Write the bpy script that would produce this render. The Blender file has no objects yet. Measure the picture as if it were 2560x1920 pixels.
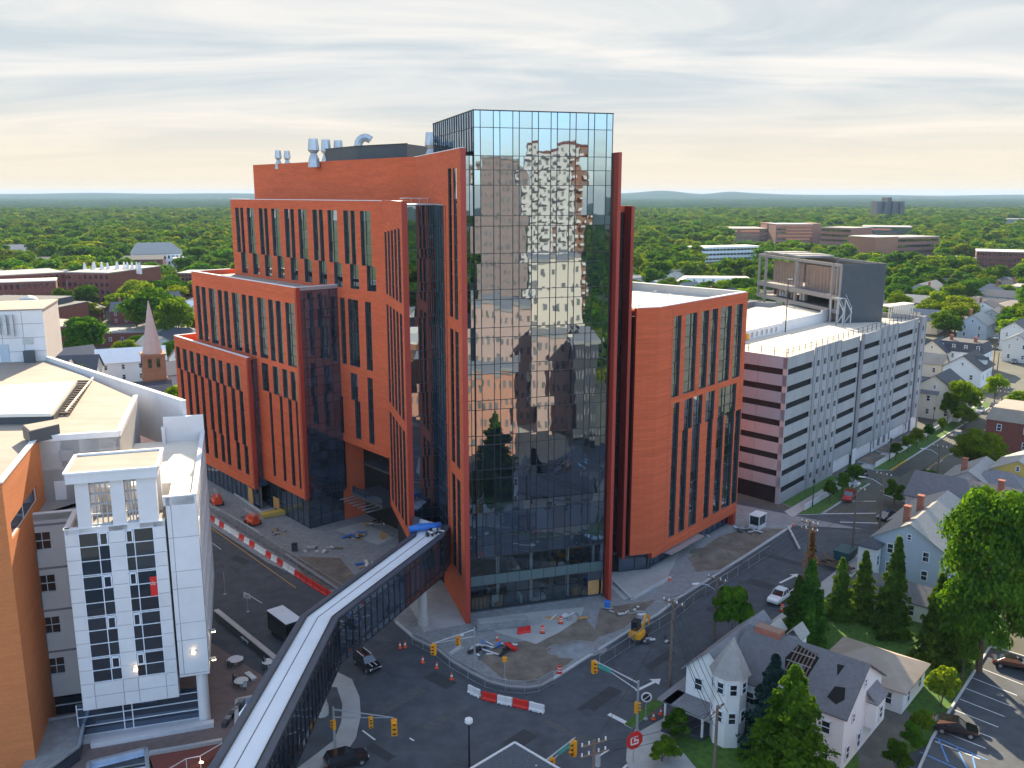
import bpy, bmesh, math, random
import numpy as np
from mathutils import Matrix, Vector
R = math.radians
SC = bpy.context.scene
COL = SC.collection
rnd = random.Random(7)
# ------------------------------------------------------------ camera, sky, sun, exposure
CAM_F, CAM_CX, CAM_CY, CAM_HZ, CAM_H = 2250.0, 1280.0, 960.0, 484.0, 58.0   # focal length and centre in photo pixels, horizon row, height in m
PITCH = math.atan((CAM_CY - CAM_HZ) / CAM_F)
cam_d = bpy.data.cameras.new('camera')
cam_d.sensor_fit = 'HORIZONTAL'
cam_d.sensor_width = 36.0
cam_d.lens = 36.0 * CAM_F / 2560.0
cam_d.clip_start = 1.0
cam_d.clip_end = 60000.0
cam = bpy.data.objects.new('camera', cam_d)
COL.objects.link(cam)
cam.location = (0, 0, CAM_H)
cam.rotation_euler = (R(90) - PITCH, 0, 0)
SC.camera = cam
SUN_AZ = (-0.10, 1.0)      # horizontal direction towards the sun (behind the building)
SUN_EL = R(27)
world = bpy.data.worlds.new('World')
SC.world = world
world.use_nodes = True
nt = world.node_tree
nt.nodes.clear()
wn = nt.nodes.new
out = wn('ShaderNodeOutputWorld')
bg = wn('ShaderNodeBackground')
bg.inputs['Strength'].default_value = 0.15
sky = wn('ShaderNodeTexSky')
sky.sky_type = 'NISHITA'
sky.sun_disc = False
sky.sun_elevation = SUN_EL
_az = math.atan2(SUN_AZ[0], SUN_AZ[1])
sky.sun_rotation = _az
sky.air_density = 1.0
sky.dust_density = 0.8
sky.ozone_density = 2.0
tc = wn('ShaderNodeTexCoord')
sep = wn('ShaderNodeSeparateXYZ')
nt.links.new(tc.outputs['Generated'], sep.inputs[0])
zc = wn('ShaderNodeMath'); zc.operation = 'MAXIMUM'; zc.inputs[1].default_value = 0.0
nt.links.new(sep.outputs[2], zc.inputs[0])
za = wn('ShaderNodeMath'); za.operation = 'ADD'; za.inputs[1].default_value = 0.10
nt.links.new(zc.outputs[0], za.inputs[0])
dx = wn('ShaderNodeMath'); dx.operation = 'DIVIDE'
dy = wn('ShaderNodeMath'); dy.operation = 'DIVIDE'
nt.links.new(sep.outputs[0], dx.inputs[0]); nt.links.new(za.outputs[0], dx.inputs[1])
nt.links.new(sep.outputs[1], dy.inputs[0]); nt.links.new(za.outputs[0], dy.inputs[1])
cmb = wn('ShaderNodeCombineXYZ')
nt.links.new(dx.outputs[0], cmb.inputs[0]); nt.links.new(dy.outputs[0], cmb.inputs[1])
mp = wn('ShaderNodeMapping')
mp.inputs['Location'].default_value = (3.1, 1.7, 0)
mp.inputs['Rotation'].default_value = (0, 0, R(-14))
mp.inputs['Scale'].default_value = (0.46, 1.02, 1)
nt.links.new(cmb.outputs[0], mp.inputs[0])
n1 = wn('ShaderNodeTexNoise'); n1.inputs['Scale'].default_value = 1.0; n1.inputs['Detail'].default_value = 12; n1.inputs['Roughness'].default_value = 0.58; n1.inputs['Distortion'].default_value = 0.9
nt.links.new(mp.outputs[0], n1.inputs['Vector'])
cr = wn('ShaderNodeValToRGB')
cr.color_ramp.elements[0].position = 0.40; cr.color_ramp.elements[0].color = (0.0, 0.0, 0.0, 1)
cr.color_ramp.elements[1].position = 0.66; cr.color_ramp.elements[1].color = (1, 1, 1, 1)
nt.links.new(n1.outputs['Fac'], cr.inputs[0])
# a thin high veil everywhere plus brighter streaks of cirrus; both fade into the warm haze of the horizon
veil = wn('ShaderNodeMixRGB')
veil.inputs[2].default_value = (1.14, 1.28, 1.36, 1)
vd = wn('ShaderNodeVectorMath'); vd.operation = 'DOT_PRODUCT'; vd.inputs[1].default_value = (SUN_AZ[0], SUN_AZ[1], 0.0)   # thin high cloud scatters light forward, so it is brighter towards the sun
nt.links.new(tc.outputs['Generated'], vd.inputs[0])
vr = wn('ShaderNodeMapRange'); vr.inputs[1].default_value = -0.7; vr.inputs[2].default_value = 0.8; vr.inputs[3].default_value = 0.0; vr.inputs[4].default_value = 1.0
nt.links.new(vd.outputs['Value'], vr.inputs[0]); nt.links.new(vr.outputs[0], veil.inputs[0])
nt.links.new(sky.outputs[0], veil.inputs[1])
cl = wn('ShaderNodeMixRGB')
cl.inputs[2].default_value = (1.84, 1.75, 1.64, 1)
cf = wn('ShaderNodeMath'); cf.operation = 'MULTIPLY'; cf.inputs[1].default_value = 0.9
cv = wn('ShaderNodeMath'); cv.operation = 'MULTIPLY'; nt.links.new(cr.outputs[0], cv.inputs[0])
cw = wn('ShaderNodeMapRange'); cw.inputs[1].default_value = -0.9; cw.inputs[2].default_value = 0.5; cw.inputs[3].default_value = 0.12; cw.inputs[4].default_value = 1.0
nt.links.new(vd.outputs['Value'], cw.inputs[0]); nt.links.new(cw.outputs[0], cv.inputs[1])
nt.links.new(cv.outputs[0], cf.inputs[0]); nt.links.new(cf.outputs[0], cl.inputs[0])
nt.links.new(veil.outputs[0], cl.inputs[1])
hr = wn('ShaderNodeMapRange'); hr.inputs[1].default_value = 0.0; hr.inputs[2].default_value = 0.12; hr.inputs[3].default_value = 0.92; hr.inputs[4].default_value = 0.0
hr.interpolation_type = 'SMOOTHSTEP'
nt.links.new(sep.outputs[2], hr.inputs[0])
hz = wn('ShaderNodeMixRGB'); hz.inputs[2].default_value = (1.80, 1.56, 1.20, 1)
hm_ = wn('ShaderNodeMath'); hm_.operation = 'MULTIPLY'; nt.links.new(hr.outputs[0], hm_.inputs[0])
hw_ = wn('ShaderNodeMapRange'); hw_.inputs[1].default_value = -0.6; hw_.inputs[2].default_value = 0.5; hw_.inputs[3].default_value = 0.5; hw_.inputs[4].default_value = 1.0
nt.links.new(vd.outputs['Value'], hw_.inputs[0]); nt.links.new(hw_.outputs[0], hm_.inputs[1]); nt.links.new(hm_.outputs[0], hz.inputs[0]); nt.links.new(cl.outputs[0], hz.inputs[1])
nt.links.new(hz.outputs[0], bg.inputs['Color'])
nt.links.new(bg.outputs[0], out.inputs[0])
sun_d = bpy.data.lights.new('sun', 'SUN')
sun_d.energy = 3.6
sun_d.angle = R(0.5)
sun_d.color = (1.0, 0.84, 0.60)
sun = bpy.data.objects.new('sun', sun_d)
COL.objects.link(sun)
_sd = Vector((SUN_AZ[0], SUN_AZ[1], 0)).normalized() * math.cos(SUN_EL) + Vector((0, 0, math.sin(SUN_EL)))
sun.rotation_euler = _sd.to_track_quat('Z', 'Y').to_euler()
sun.location = (0, 200, 300)
vs = SC.view_settings
vs.view_transform = 'Standard'
vs.look = 'None'
vs.exposure = 1.92
vs.gamma = 1.0
vs.use_curve_mapping = False
SC.cycles.max_bounces = 6
SC.cycles.diffuse_bounces = 3
SC.cycles.glossy_bounces = 3
SC.cycles.transmission_bounces = 4
SC.cycles.transparent_max_bounces = 8
SC.cycles.volume_bounces = 0
SC.cycles.caustics_reflective = False
SC.cycles.caustics_refractive = False
# ------------------------------------------------------------ survey: photo measurements to places on the ground and on walls
_cp, _sp = math.cos(PITCH), math.sin(PITCH)
def ray(x, y):
 a = (x - CAM_CX) / CAM_F; b = (CAM_CY - y) / CAM_F
 return (a, _cp + b * _sp, -_sp + b * _cp)
def G(x, y, z=0.0):
 r = ray(x, y); t = (z - CAM_H) / r[2]
 return (r[0] * t, r[1] * t)
def ZH(x, y, Y):
 r = ray(x, y); return CAM_H + r[2] * Y / r[1]
def hit(P, d, x, y):
 r = ray(x, y); nx, ny = -d[1], d[0]
 t = (P[0] * nx + P[1] * ny) / (r[0] * nx + r[1] * ny)
 X, Y = r[0] * t, r[1] * t
 return (X - P[0]) * d[0] + (Y - P[1]) * d[1], CAM_H + r[2] * t
def nrm(v):
 l = math.hypot(*v); return (v[0] / l, v[1] / l)
# ------------------------------------------------------------ object helpers
def put(o, parent=None, world=True):
 COL.objects.link(o)
 if parent is not None:
  o.parent = parent
  if world and parent.get('_base') is not None:
   b = parent['_base']
   o.matrix_parent_inverse = Matrix.Translation((-b[0], -b[1], -b[2]))
 return o
def tag(o, label=None, cat=None, group=None, kind=None):
 if label: o['label'] = label
 if cat: o['category'] = cat
 if group: o['group'] = group
 if kind: o['kind'] = kind
 return o
def thing(name, label, cat, loc=(0, 0, 0), rz=0.0, group=None, local=False):
 o = bpy.data.objects.new(name, None)
 o.empty_display_size = 0.5
 o.location = loc; o.rotation_euler = (0, 0, rz)
 COL.objects.link(o)
 if not local: o['_base'] = [float(loc[0]), float(loc[1]), float(loc[2] if len(loc) > 2 else 0)]
 return tag(o, label, cat, group)
def dup(root, loc=None, rz=None, label=None, sc=None, mats=None):
 r = root.copy(); COL.objects.link(r)
 if loc is not None: r.location = loc
 if rz is not None: r.rotation_euler = (0, 0, rz)
 if sc is not None: r.scale = (sc, sc, sc) if not isinstance(sc, tuple) else sc
 if label: r['label'] = label
 for ch in list(root.children):
  c = ch.copy(); COL.objects.link(c); c.parent = r
  for g in list(ch.children):
   d = g.copy(); COL.objects.link(d); d.parent = c
 return r
class MB:
 """collects boxes, prisms, tubes and quads and links them as one mesh object"""
 def __init__(self): self.v = []; self.f = []; self.m = []
 def poly(self, pts, m=0):
  n = len(self.v); self.v += [tuple(p) for p in pts]; self.f.append(tuple(range(n, n + len(pts)))); self.m.append(m)
 def box(self, c, s, rz=0.0, m=0):      # centre, size
  cx, cy, cz = c; hx, hy, hz = s[0] / 2, s[1] / 2, s[2] / 2
  ca, sa = math.cos(rz), math.sin(rz); n = len(self.v)
  for z in (-hz, hz):
   for x, y in ((-hx, -hy), (hx, -hy), (hx, hy), (-hx, hy)):
    self.v.append((cx + x * ca - y * sa, cy + x * sa + y * ca, cz + z))
  for q in ((3, 2, 1, 0), (4, 5, 6, 7), (0, 1, 5, 4), (1, 2, 6, 5), (2, 3, 7, 6), (3, 0, 4, 7)):
   self.f.append(tuple(n + i for i in q)); self.m.append(m)
 def prism(self, pts, z0, z1, m=0, mt=None, bottom=True):   # footprint counter-clockwise
  a = sum(pts[i][0] * pts[(i + 1) % len(pts)][1] - pts[(i + 1) % len(pts)][0] * pts[i][1] for i in range(len(pts)))
  if a < 0: pts = pts[::-1]
  n = len(self.v); k = len(pts)
  self.v += [(p[0], p[1], z0) for p in pts] + [(p[0], p[1], z1) for p in pts]
  for i in range(k):
   j = (i + 1) % k
   self.f.append((n + i, n + j, n + k + j, n + k + i)); self.m.append(m)
  self.f.append(tuple(n + k + i for i in range(k))); self.m.append(m if mt is None else mt)
  if bottom: self.f.append(tuple(n + i for i in reversed(range(k)))); self.m.append(m)
 def seg(self, a, b, w, h=None, m=0, up=(0, 0, 1)):          # bar of rectangular section from a to b
  h = w if h is None else h
  a = Vector(a); b = Vector(b); d = b - a
  if d.length < 1e-6: return
  d.normalize(); u = Vector(up)
  if abs(d.dot(u)) > 0.98: u = Vector((1, 0, 0))
  s = d.cross(u).normalized(); t = s.cross(d).normalized(); n = len(self.v)
  for p in (a, b):
   for i, j in ((-1, -1), (1, -1), (1, 1), (-1, 1)):
    self.v.append(tuple(p + s * (i * w / 2) + t * (j * h / 2)))
  for q in ((0, 1, 2, 3), (7, 6, 5, 4), (0, 4, 5, 1), (1, 5, 6, 2), (2, 6, 7, 3), (3, 7, 4, 0)):
   self.f.append(tuple(n + i for i in q)); self.m.append(m)
 def tube(self, pts, r, k=8, m=0, cap=True):                 # r number or list
  rs = r if isinstance(r, (list, tuple)) else [r] * len(pts)
  pts = [Vector(p) for p in pts]; n0 = len(self.v); prev = None
  for i, p in enumerate(pts):
   d = (pts[min(i + 1, len(pts) - 1)] - pts[max(i - 1, 0)]).normalized()
   u = Vector((0, 0, 1)) if abs(d.z) < 0.9 else Vector((1, 0, 0))
   if prev is not None:
    s = (prev - d * prev.dot(d))
    s = s.normalized() if s.length > 1e-4 else d.cross(u).normalized()
   else: s = d.cross(u).normalized()
   prev = s; t = d.cross(s)
   for j in range(k):
    a = 2 * math.pi * j / k
    self.v.append(tuple(p + (s * math.cos(a) + t * math.sin(a)) * rs[i]))
  for i in range(len(pts) - 1):
   for j in range(k):
    a = n0 + i * k + j; b = n0 + i * k + (j + 1) % k
    self.f.append((a, b, b + k, a + k)); self.m.append(m)
  if cap:
   self.f.append(tuple(n0 + j for j in reversed(range(k)))); self.m.append(m)
   self.f.append(tuple(n0 + (len(pts) - 1) * k + j for j in range(k))); self.m.append(m)
 def mesh(self, name, mats, smooth=False):
  me = bpy.data.meshes.new(name); me.from_pydata(self.v, [], self.f)
  for m in (mats if isinstance(mats, (list, tuple)) else [mats]): me.materials.append(m)
  if any(self.m): me.polygons.foreach_set('material_index', self.m)
  if smooth: me.polygons.foreach_set('use_smooth', [True] * len(self.f))
  me.update(); return me
 def build(self, name, mats, parent=None, smooth=False, world=True):
  return put(bpy.data.objects.new(name, self.mesh(name, mats, smooth)), parent, world)
class Wall:
 """a vertical plane: P foot point, d horizontal direction, outward normal n; W(s,z,o) gives the point"""
 def __init__(self, P, d, side=None):
  self.P = P; self.d = nrm(d)
  n = (self.d[1], -self.d[0])
  if side is None: side = (-P[0], -P[1])
  if n[0] * side[0] + n[1] * side[1] < 0: n = (-n[0], -n[1])
  self.n = n
  self.right = self.d[0] * -n[1] + self.d[1] * n[0] > 0      # whether +s runs to the right when seen from outside
 def W(self, s, z, o=0.0):
  return (self.P[0] + self.d[0] * s + self.n[0] * o, self.P[1] + self.d[1] * s + self.n[1] * o, z)
 def hit(self, x, y, o=0.0):
  P = (self.P[0] + self.n[0] * o, self.P[1] + self.n[1] * o)
  return hit(P, self.d, x, y)
 def at(self, s): return (self.P[0] + self.d[0] * s, self.P[1] + self.d[1] * s)
 def box(self, mb, s0, s1, z0, z1, o0, o1, m=0):
  c = self.W((s0 + s1) / 2, (z0 + z1) / 2, (o0 + o1) / 2)
  mb.box(c, (abs(s1 - s0), abs(o1 - o0), abs(z1 - z0)), math.atan2(self.d[1], self.d[0]), m)
 def quad(self, mb, s0, s1, z0, z1, o=0.0, m=0):
  p = [self.W(s0, z0, o), self.W(s1, z0, o), self.W(s1, z1, o), self.W(s0, z1, o)]
  a = Vector(p[1]) - Vector(p[0]); b = Vector(p[3]) - Vector(p[0])
  if a.cross(b).dot(Vector((self.n[0], self.n[1], 0))) < 0: p = p[::-1]
  mb.poly(p, m)
 def holes(self, mb, s0, s1, z0, z1, rects, depth=0.5, m=0, o=0.0, mr=None):
  """front face with rectangular holes and reveals"""
  S = sorted(set([s0, s1] + [min(max(v, s0), s1) for r in rects for v in r[:2]]))
  Z = sorted(set([z0, z1] + [min(max(v, z0), z1) for r in rects for v in r[2:4]]))
  op = {}
  mr = m if mr is None else mr
  for i in range(len(S) - 1):
   for j in range(len(Z) - 1):
    cs, cz = (S[i] + S[i + 1]) / 2, (Z[j] + Z[j + 1]) / 2
    op[i, j] = any(r[0] < cs < r[1] and r[2] < cz < r[3] for r in rects)
  # merge solid cells of a column strip vertically
  for i in range(len(S) - 1):
   j = 0
   while j < len(Z) - 1:
    if not op[i, j]:
     k = j
     while k + 1 < len(Z) - 1 and not op[i, k + 1]: k += 1
     self.quad(mb, S[i], S[i + 1], Z[j], Z[k + 1], o, m); j = k + 1
    else: j += 1
  for i in range(len(S) - 1):
   for j in range(len(Z) - 1):
    if not op[i, j]: continue
    if i == 0 or not op.get((i - 1, j), False): mb.poly([self.W(S[i], Z[j], o), self.W(S[i], Z[j], o - depth), self.W(S[i], Z[j + 1], o - depth), self.W(S[i], Z[j + 1], o)], mr)
    if i == len(S) - 2 or not op.get((i + 1, j), False): mb.poly([self.W(S[i + 1], Z[j], o), self.W(S[i + 1], Z[j], o - depth), self.W(S[i + 1], Z[j + 1], o - depth), self.W(S[i + 1], Z[j + 1], o)], mr)
    if j == 0 or not op.get((i, j - 1), False): mb.poly([self.W(S[i], Z[j], o), self.W(S[i + 1], Z[j], o), self.W(S[i + 1], Z[j], o - depth), self.W(S[i], Z[j], o - depth)], mr)
    if j == len(Z) - 2 or not op.get((i, j + 1), False): mb.poly([self.W(S[i], Z[j + 1], o), self.W(S[i + 1], Z[j + 1], o), self.W(S[i + 1], Z[j + 1], o - depth), self.W(S[i], Z[j + 1], o - depth)], mr)
# ------------------------------------------------------------ materials
def mat(name, col, rough=0.8, var=0.12, scale=0.6, bump=0.0, bscale=8.0, metal=0.0, spec=0.4, stretch=None, dirt=0.0, tint=0.0, emit=None, coat=0.0):
 m = bpy.data.materials.new(name); m.use_nodes = True
 t = m.node_tree; b = t.nodes['Principled BSDF']
 b.inputs['Roughness'].default_value = rough; b.inputs['Metallic'].default_value = metal
 b.inputs['Specular IOR Level'].default_value = spec
 if coat: b.inputs['Coat Weight'].default_value = coat; b.inputs['Coat Roughness'].default_value = 0.08
 g = t.nodes.new('ShaderNodeNewGeometry')
 mpp = t.nodes.new('ShaderNodeMapping'); t.links.new(g.outputs['Position'], mpp.inputs[0])
 if stretch: mpp.inputs['Scale'].default_value = stretch
 n = t.nodes.new('ShaderNodeTexNoise'); n.inputs['Scale'].default_value = scale; n.inputs['Detail'].default_value = 6; n.inputs['Roughness'].default_value = 0.6
 t.links.new(mpp.outputs[0], n.inputs['Vector'])
 mr = t.nodes.new('ShaderNodeMapRange'); mr.inputs[1].default_value = 0.3; mr.inputs[2].default_value = 0.7
 mr.inputs[3].default_value = 1 - var; mr.inputs[4].default_value = 1 + var
 t.links.new(n.outputs['Fac'], mr.inputs[0])
 mx = t.nodes.new('ShaderNodeVectorMath'); mx.operation = 'SCALE'
 mx.inputs[0].default_value = col[:3]
 t.links.new(mr.outputs[0], mx.inputs['Scale'])
 last = mx.outputs[0]
 if dirt:
  n2 = t.nodes.new('ShaderNodeTexNoise'); n2.inputs['Scale'].default_value = scale * 0.22; n2.inputs['Detail'].default_value = 8; n2.inputs['Roughness'].default_value = 0.7
  t.links.new(g.outputs['Position'], n2.inputs['Vector'])
  r2 = t.nodes.new('ShaderNodeMapRange'); r2.inputs[1].default_value = 0.45; r2.inputs[2].default_value = 0.75; r2.inputs[3].default_value = 0.0; r2.inputs[4].default_value = dirt
  t.links.new(n2.outputs['Fac'], r2.inputs[0])
  md = t.nodes.new('ShaderNodeMixRGB'); md.inputs[2].default_value = (col[0] * 0.45, col[1] * 0.42, col[2] * 0.38, 1)
  t.links.new(r2.outputs[0], md.inputs[0]); t.links.new(last, md.inputs[1]); last = md.outputs[0]
 if tint:
  oi = t.nodes.new('ShaderNodeObjectInfo')
  r3 = t.nodes.new('ShaderNodeMapRange'); r3.inputs[3].default_value = 1 - tint; r3.inputs[4].default_value = 1 + tint
  t.links.new(oi.outputs['Random'], r3.inputs[0])
  m3 = t.nodes.new('ShaderNodeVectorMath'); m3.operation = 'SCALE'
  t.links.new(last, m3.inputs[0]); t.links.new(r3.outputs[0], m3.inputs['Scale']); last = m3.outputs[0]
 t.links.new(last, b.inputs['Base Color'])
 if bump:
  nb = t.nodes.new('ShaderNodeTexNoise'); nb.inputs['Scale'].default_value = bscale; nb.inputs['Detail'].default_value = 4
  t.links.new(mpp.outputs[0], nb.inputs['Vector'])
  bb = t.nodes.new('ShaderNodeBump'); bb.inputs['Strength'].default_value = bump; bb.inputs['Distance'].default_value = 0.05
  t.links.new(nb.outputs['Fac'], bb.inputs['Height']); t.links.new(bb.outputs[0], b.inputs['Normal'])
 if emit:
  b.inputs['Emission Color'].default_value = (*emit[:3], 1); b.inputs['Emission Strength'].default_value = emit[3]
 return m
def glass_mat(name, dark, refl=0.45, tintc=(0.75, 0.86, 1.0), rough=0.015, clear=0.0, wav=0.004, var=0.35):
 """coated facade glass: a mirror layer over a dark (or partly see-through) body, each pane slightly different"""
 m = bpy.data.materials.new(name); m.use_nodes = True
 t = m.node_tree; t.nodes.clear()
 o = t.nodes.new('ShaderNodeOutputMaterial')
 gl = t.nodes.new('ShaderNodeBsdfGlossy'); gl.inputs['Color'].default_value = (*tintc, 1); gl.inputs['Roughness'].default_value = rough
 df = t.nodes.new('ShaderNodeBsdfDiffuse')
 oi = t.nodes.new('ShaderNodeObjectInfo')
 g = t.nodes.new('ShaderNodeNewGeometry')
 rr = t.nodes.new('ShaderNodeMapRange'); rr.inputs[3].default_value = 1 - var; rr.inputs[4].default_value = 1 + var
 ad = t.nodes.new('ShaderNodeMath'); ad.operation = 'ADD'; t.links.new(oi.outputs['Random'], ad.inputs[0]); t.links.new(g.outputs['Random Per Island'], ad.inputs[1])
 fr = t.nodes.new('ShaderNodeMath'); fr.operation = 'FRACT'; t.links.new(ad.outputs[0], fr.inputs[0])
 t.links.new(fr.outputs[0], rr.inputs[0])
 sc = t.nodes.new('ShaderNodeVectorMath'); sc.operation = 'SCALE'; sc.inputs[0].default_value = dark
 t.links.new(rr.outputs[0], sc.inputs['Scale']); t.links.new(sc.outputs[0], df.inputs['Color'])
 body = df.outputs[0]
 if clear:
  tr = t.nodes.new('ShaderNodeBsdfTransparent'); tr.inputs['Color'].default_value = (0.72, 0.80, 0.80, 1)
  mb_ = t.nodes.new('ShaderNodeMixShader'); mb_.inputs[0].default_value = clear
  t.links.new(df.outputs[0], mb_.inputs[1]); t.links.new(tr.outputs[0], mb_.inputs[2]); body = mb_.outputs[0]
 lw = t.nodes.new('ShaderNodeFresnel'); lw.inputs['IOR'].default_value = 1.5
 ma = t.nodes.new('ShaderNodeMath'); ma.operation = 'ADD'; ma.inputs[1].default_value = refl - 0.04; ma.use_clamp = True
 t.links.new(lw.outputs[0], ma.inputs[0])
 mx = t.nodes.new('ShaderNodeMixShader'); t.links.new(ma.outputs[0], mx.inputs[0]); t.links.new(body, mx.inputs[1]); t.links.new(gl.outputs[0], mx.inputs[2])
 if wav:
  n = t.nodes.new('ShaderNodeTexNoise'); n.inputs['Scale'].default_value = 0.42; n.inputs['Detail'].default_value = 1.5
  t.links.new(g.outputs['Position'], n.inputs['Vector'])
  b = t.nodes.new('ShaderNodeBump'); b.inputs['Strength'].default_value = 1.0; b.inputs['Distance'].default_value = wav
  t.links.new(n.outputs['Fac'], b.inputs['Height']); t.links.new(b.outputs[0], gl.inputs['Normal'])
 t.links.new(mx.outputs[0], o.inputs[0])
 return m
def brick_mat(name, c1, c2, mortar, scale=1.0, bw=0.9, rh=0.2, rough=0.85, bump=0.35, big=0.10):
 """fine horizontal courses; the coordinate along the wall is x+y so it works on walls of any direction"""
 m = bpy.data.materials.new(name); m.use_nodes = True
 t = m.node_tree; b = t.nodes['Principled BSDF']; b.inputs['Roughness'].default_value = rough
 b.inputs['Specular IOR Level'].default_value = 0.3
 g = t.nodes.new('ShaderNodeNewGeometry'); s = t.nodes.new('ShaderNodeSeparateXYZ'); t.links.new(g.outputs['Position'], s.inputs[0])
 ad = t.nodes.new('ShaderNodeMath'); ad.operation = 'SUBTRACT'; t.links.new(s.outputs[0], ad.inputs[0]); t.links.new(s.outputs[1], ad.inputs[1])
 cb = t.nodes.new('ShaderNodeCombineXYZ'); t.links.new(ad.outputs[0], cb.inputs[0]); t.links.new(s.outputs[2], cb.inputs[1])
 br = t.nodes.new('ShaderNodeTexBrick'); br.inputs['Color1'].default_value = (*c1, 1); br.inputs['Color2'].default_value = (*c2, 1); br.inputs['Mortar'].default_value = (*mortar, 1)
 br.inputs['Scale'].default_value = scale; br.inputs['Mortar Size'].default_value = 0.02; br.inputs['Brick Width'].default_value = bw; br.inputs['Row Height'].default_value = rh
 br.inputs['Mortar Smooth'].default_value = 0.4
 t.links.new(cb.outputs[0], br.inputs['Vector'])
 n = t.nodes.new('ShaderNodeTexNoise'); n.inputs['Scale'].default_value = 0.12; n.inputs['Detail'].default_value = 9; n.inputs['Roughness'].default_value = 0.75
 mpp = t.nodes.new('ShaderNodeMapping'); mpp.inputs['Scale'].default_value = (1, 1, 14)
 t.links.new(g.outputs['Position'], mpp.inputs[0]); t.links.new(mpp.outputs[0], n.inputs['Vector'])
 mr = t.nodes.new('ShaderNodeMapRange'); mr.inputs[1].default_value = 0.3; mr.inputs[2].default_value = 0.7; mr.inputs[3].default_value = 1 - big; mr.inputs[4].default_value = 1 + big
 t.links.new(n.outputs['Fac'], mr.inputs[0])
 sc = t.nodes.new('ShaderNodeVectorMath'); sc.operation = 'SCALE'; t.links.new(br.outputs['Color'], sc.inputs[0]); t.links.new(mr.outputs[0], sc.inputs['Scale'])
 t.links.new(sc.outputs[0], b.inputs['Base Color'])
 if bump:
  bb = t.nodes.new('ShaderNodeBump'); bb.inputs['Strength'].default_value = bump; bb.inputs['Distance'].default_value = 0.03
  t.links.new(br.outputs['Fac'], bb.inputs['Height']); bb.invert = True; t.links.new(bb.outputs[0], b.inputs['Normal'])
 return m
def leaf_mat(name, ca, cb, trans=0.35, tint=0.25):
 m = bpy.data.materials.new(name); m.use_nodes = True
 t = m.node_tree; t.nodes.clear()
 o = t.nodes.new('ShaderNodeOutputMaterial')
 g = t.nodes.new('ShaderNodeNewGeometry'); oi = t.nodes.new('ShaderNodeObjectInfo')
 n = t.nodes.new('ShaderNodeTexNoise'); n.inputs['Scale'].default_value = 0.35; n.inputs['Detail'].default_value = 4
 t.links.new(g.outputs['Position'], n.inputs['Vector'])
 mi = t.nodes.new('ShaderNodeMath'); mi.operation = 'MULTIPLY_ADD'; mi.inputs[1].default_value = 0.55; mi.inputs[2].default_value = -0.14
 t.links.new(g.outputs['Random Per Island'], mi.inputs[0])
 ad = t.nodes.new('ShaderNodeMath'); ad.operation = 'ADD'; t.links.new(mi.outputs[0], ad.inputs[0])
 nm = t.nodes.new('ShaderNodeMapRange'); nm.inputs[1].default_value = 0.3; nm.inputs[2].default_value = 0.7; nm.inputs[4].default_value = 0.75
 t.links.new(n.outputs['Fac'], nm.inputs[0]); t.links.new(nm.outputs[0], ad.inputs[1]); ad.use_clamp = True
 mx = t.nodes.new('ShaderNodeMixRGB'); mx.inputs[1].default_value = (*ca, 1); mx.inputs[2].default_value = (*cb, 1)
 t.links.new(ad.outputs[0], mx.inputs[0])
 r3 = t.nodes.new('ShaderNodeMapRange'); r3.inputs[3].default_value = 1 - tint; r3.inputs[4].default_value = 1 + tint
 t.links.new(oi.outputs['Random'], r3.inputs[0])
 sc = t.nodes.new('ShaderNodeVectorMath'); sc.operation = 'SCALE'; t.links.new(mx.outputs[0], sc.inputs[0]); t.links.new(r3.outputs[0], sc.inputs['Scale'])
 hs = t.nodes.new('ShaderNodeHueSaturation')
 r4 = t.nodes.new('ShaderNodeMapRange'); r4.inputs[3].default_value = 0.478; r4.inputs[4].default_value = 0.514
 fr = t.nodes.new('ShaderNodeMath'); fr.operation = 'MULTIPLY'; fr.inputs[1].default_value = 7.31; t.links.new(oi.outputs['Random'], fr.inputs[0])
 f2 = t.nodes.new('ShaderNodeMath'); f2.operation = 'FRACT'; t.links.new(fr.outputs[0], f2.inputs[0]); t.links.new(f2.outputs[0], r4.inputs[0])
 t.links.new(r4.outputs[0], hs.inputs['Hue']); t.links.new(sc.outputs[0], hs.inputs['Color'])
 d = t.nodes.new('ShaderNodeBsdfDiffuse'); t.links.new(hs.outputs[0], d.inputs[0])
 tl = t.nodes.new('ShaderNodeBsdfTranslucent')
 s2 = t.nodes.new('ShaderNodeMixRGB'); s2.blend_type = 'MULTIPLY'; s2.inputs[0].default_value = 1; s2.inputs[2].default_value = (1.7, 1.45, 0.5, 1)
 t.links.new(hs.outputs[0], s2.inputs[1]); t.links.new(s2.outputs[0], tl.inputs[0])
 ms = t.nodes.new('ShaderNodeMixShader'); ms.inputs[0].default_value = trans
 t.links.new(d.outputs[0], ms.inputs[1]); t.links.new(tl.outputs[0], ms.inputs[2]); t.links.new(ms.outputs[0], o.inputs[0])
 return m
M = {}
M['red'] = brick_mat('terracotta_cladding', (0.62, 0.128, 0.052), (0.56, 0.110, 0.044), (0.42, 0.080, 0.034), bw=1.5, rh=0.30, bump=0.7, big=0.16)
M['redplain'] = mat('terracotta_panel', (0.60, 0.120, 0.048), 0.7, var=0.05)
M['fin'] = mat('dark_red_fin', (0.34, 0.042, 0.026), 0.55, var=0.05)
M['mull'] = mat('black_mullion', (0.018, 0.019, 0.022), 0.45, var=0.1, spec=0.5)
M['steel'] = mat('galvanised_steel', (0.42, 0.44, 0.46), 0.42, var=0.12, metal=0.5)
M['darkgrey'] = mat('dark_grey_panel', (0.055, 0.062, 0.072), 0.5, var=0.1)
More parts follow.
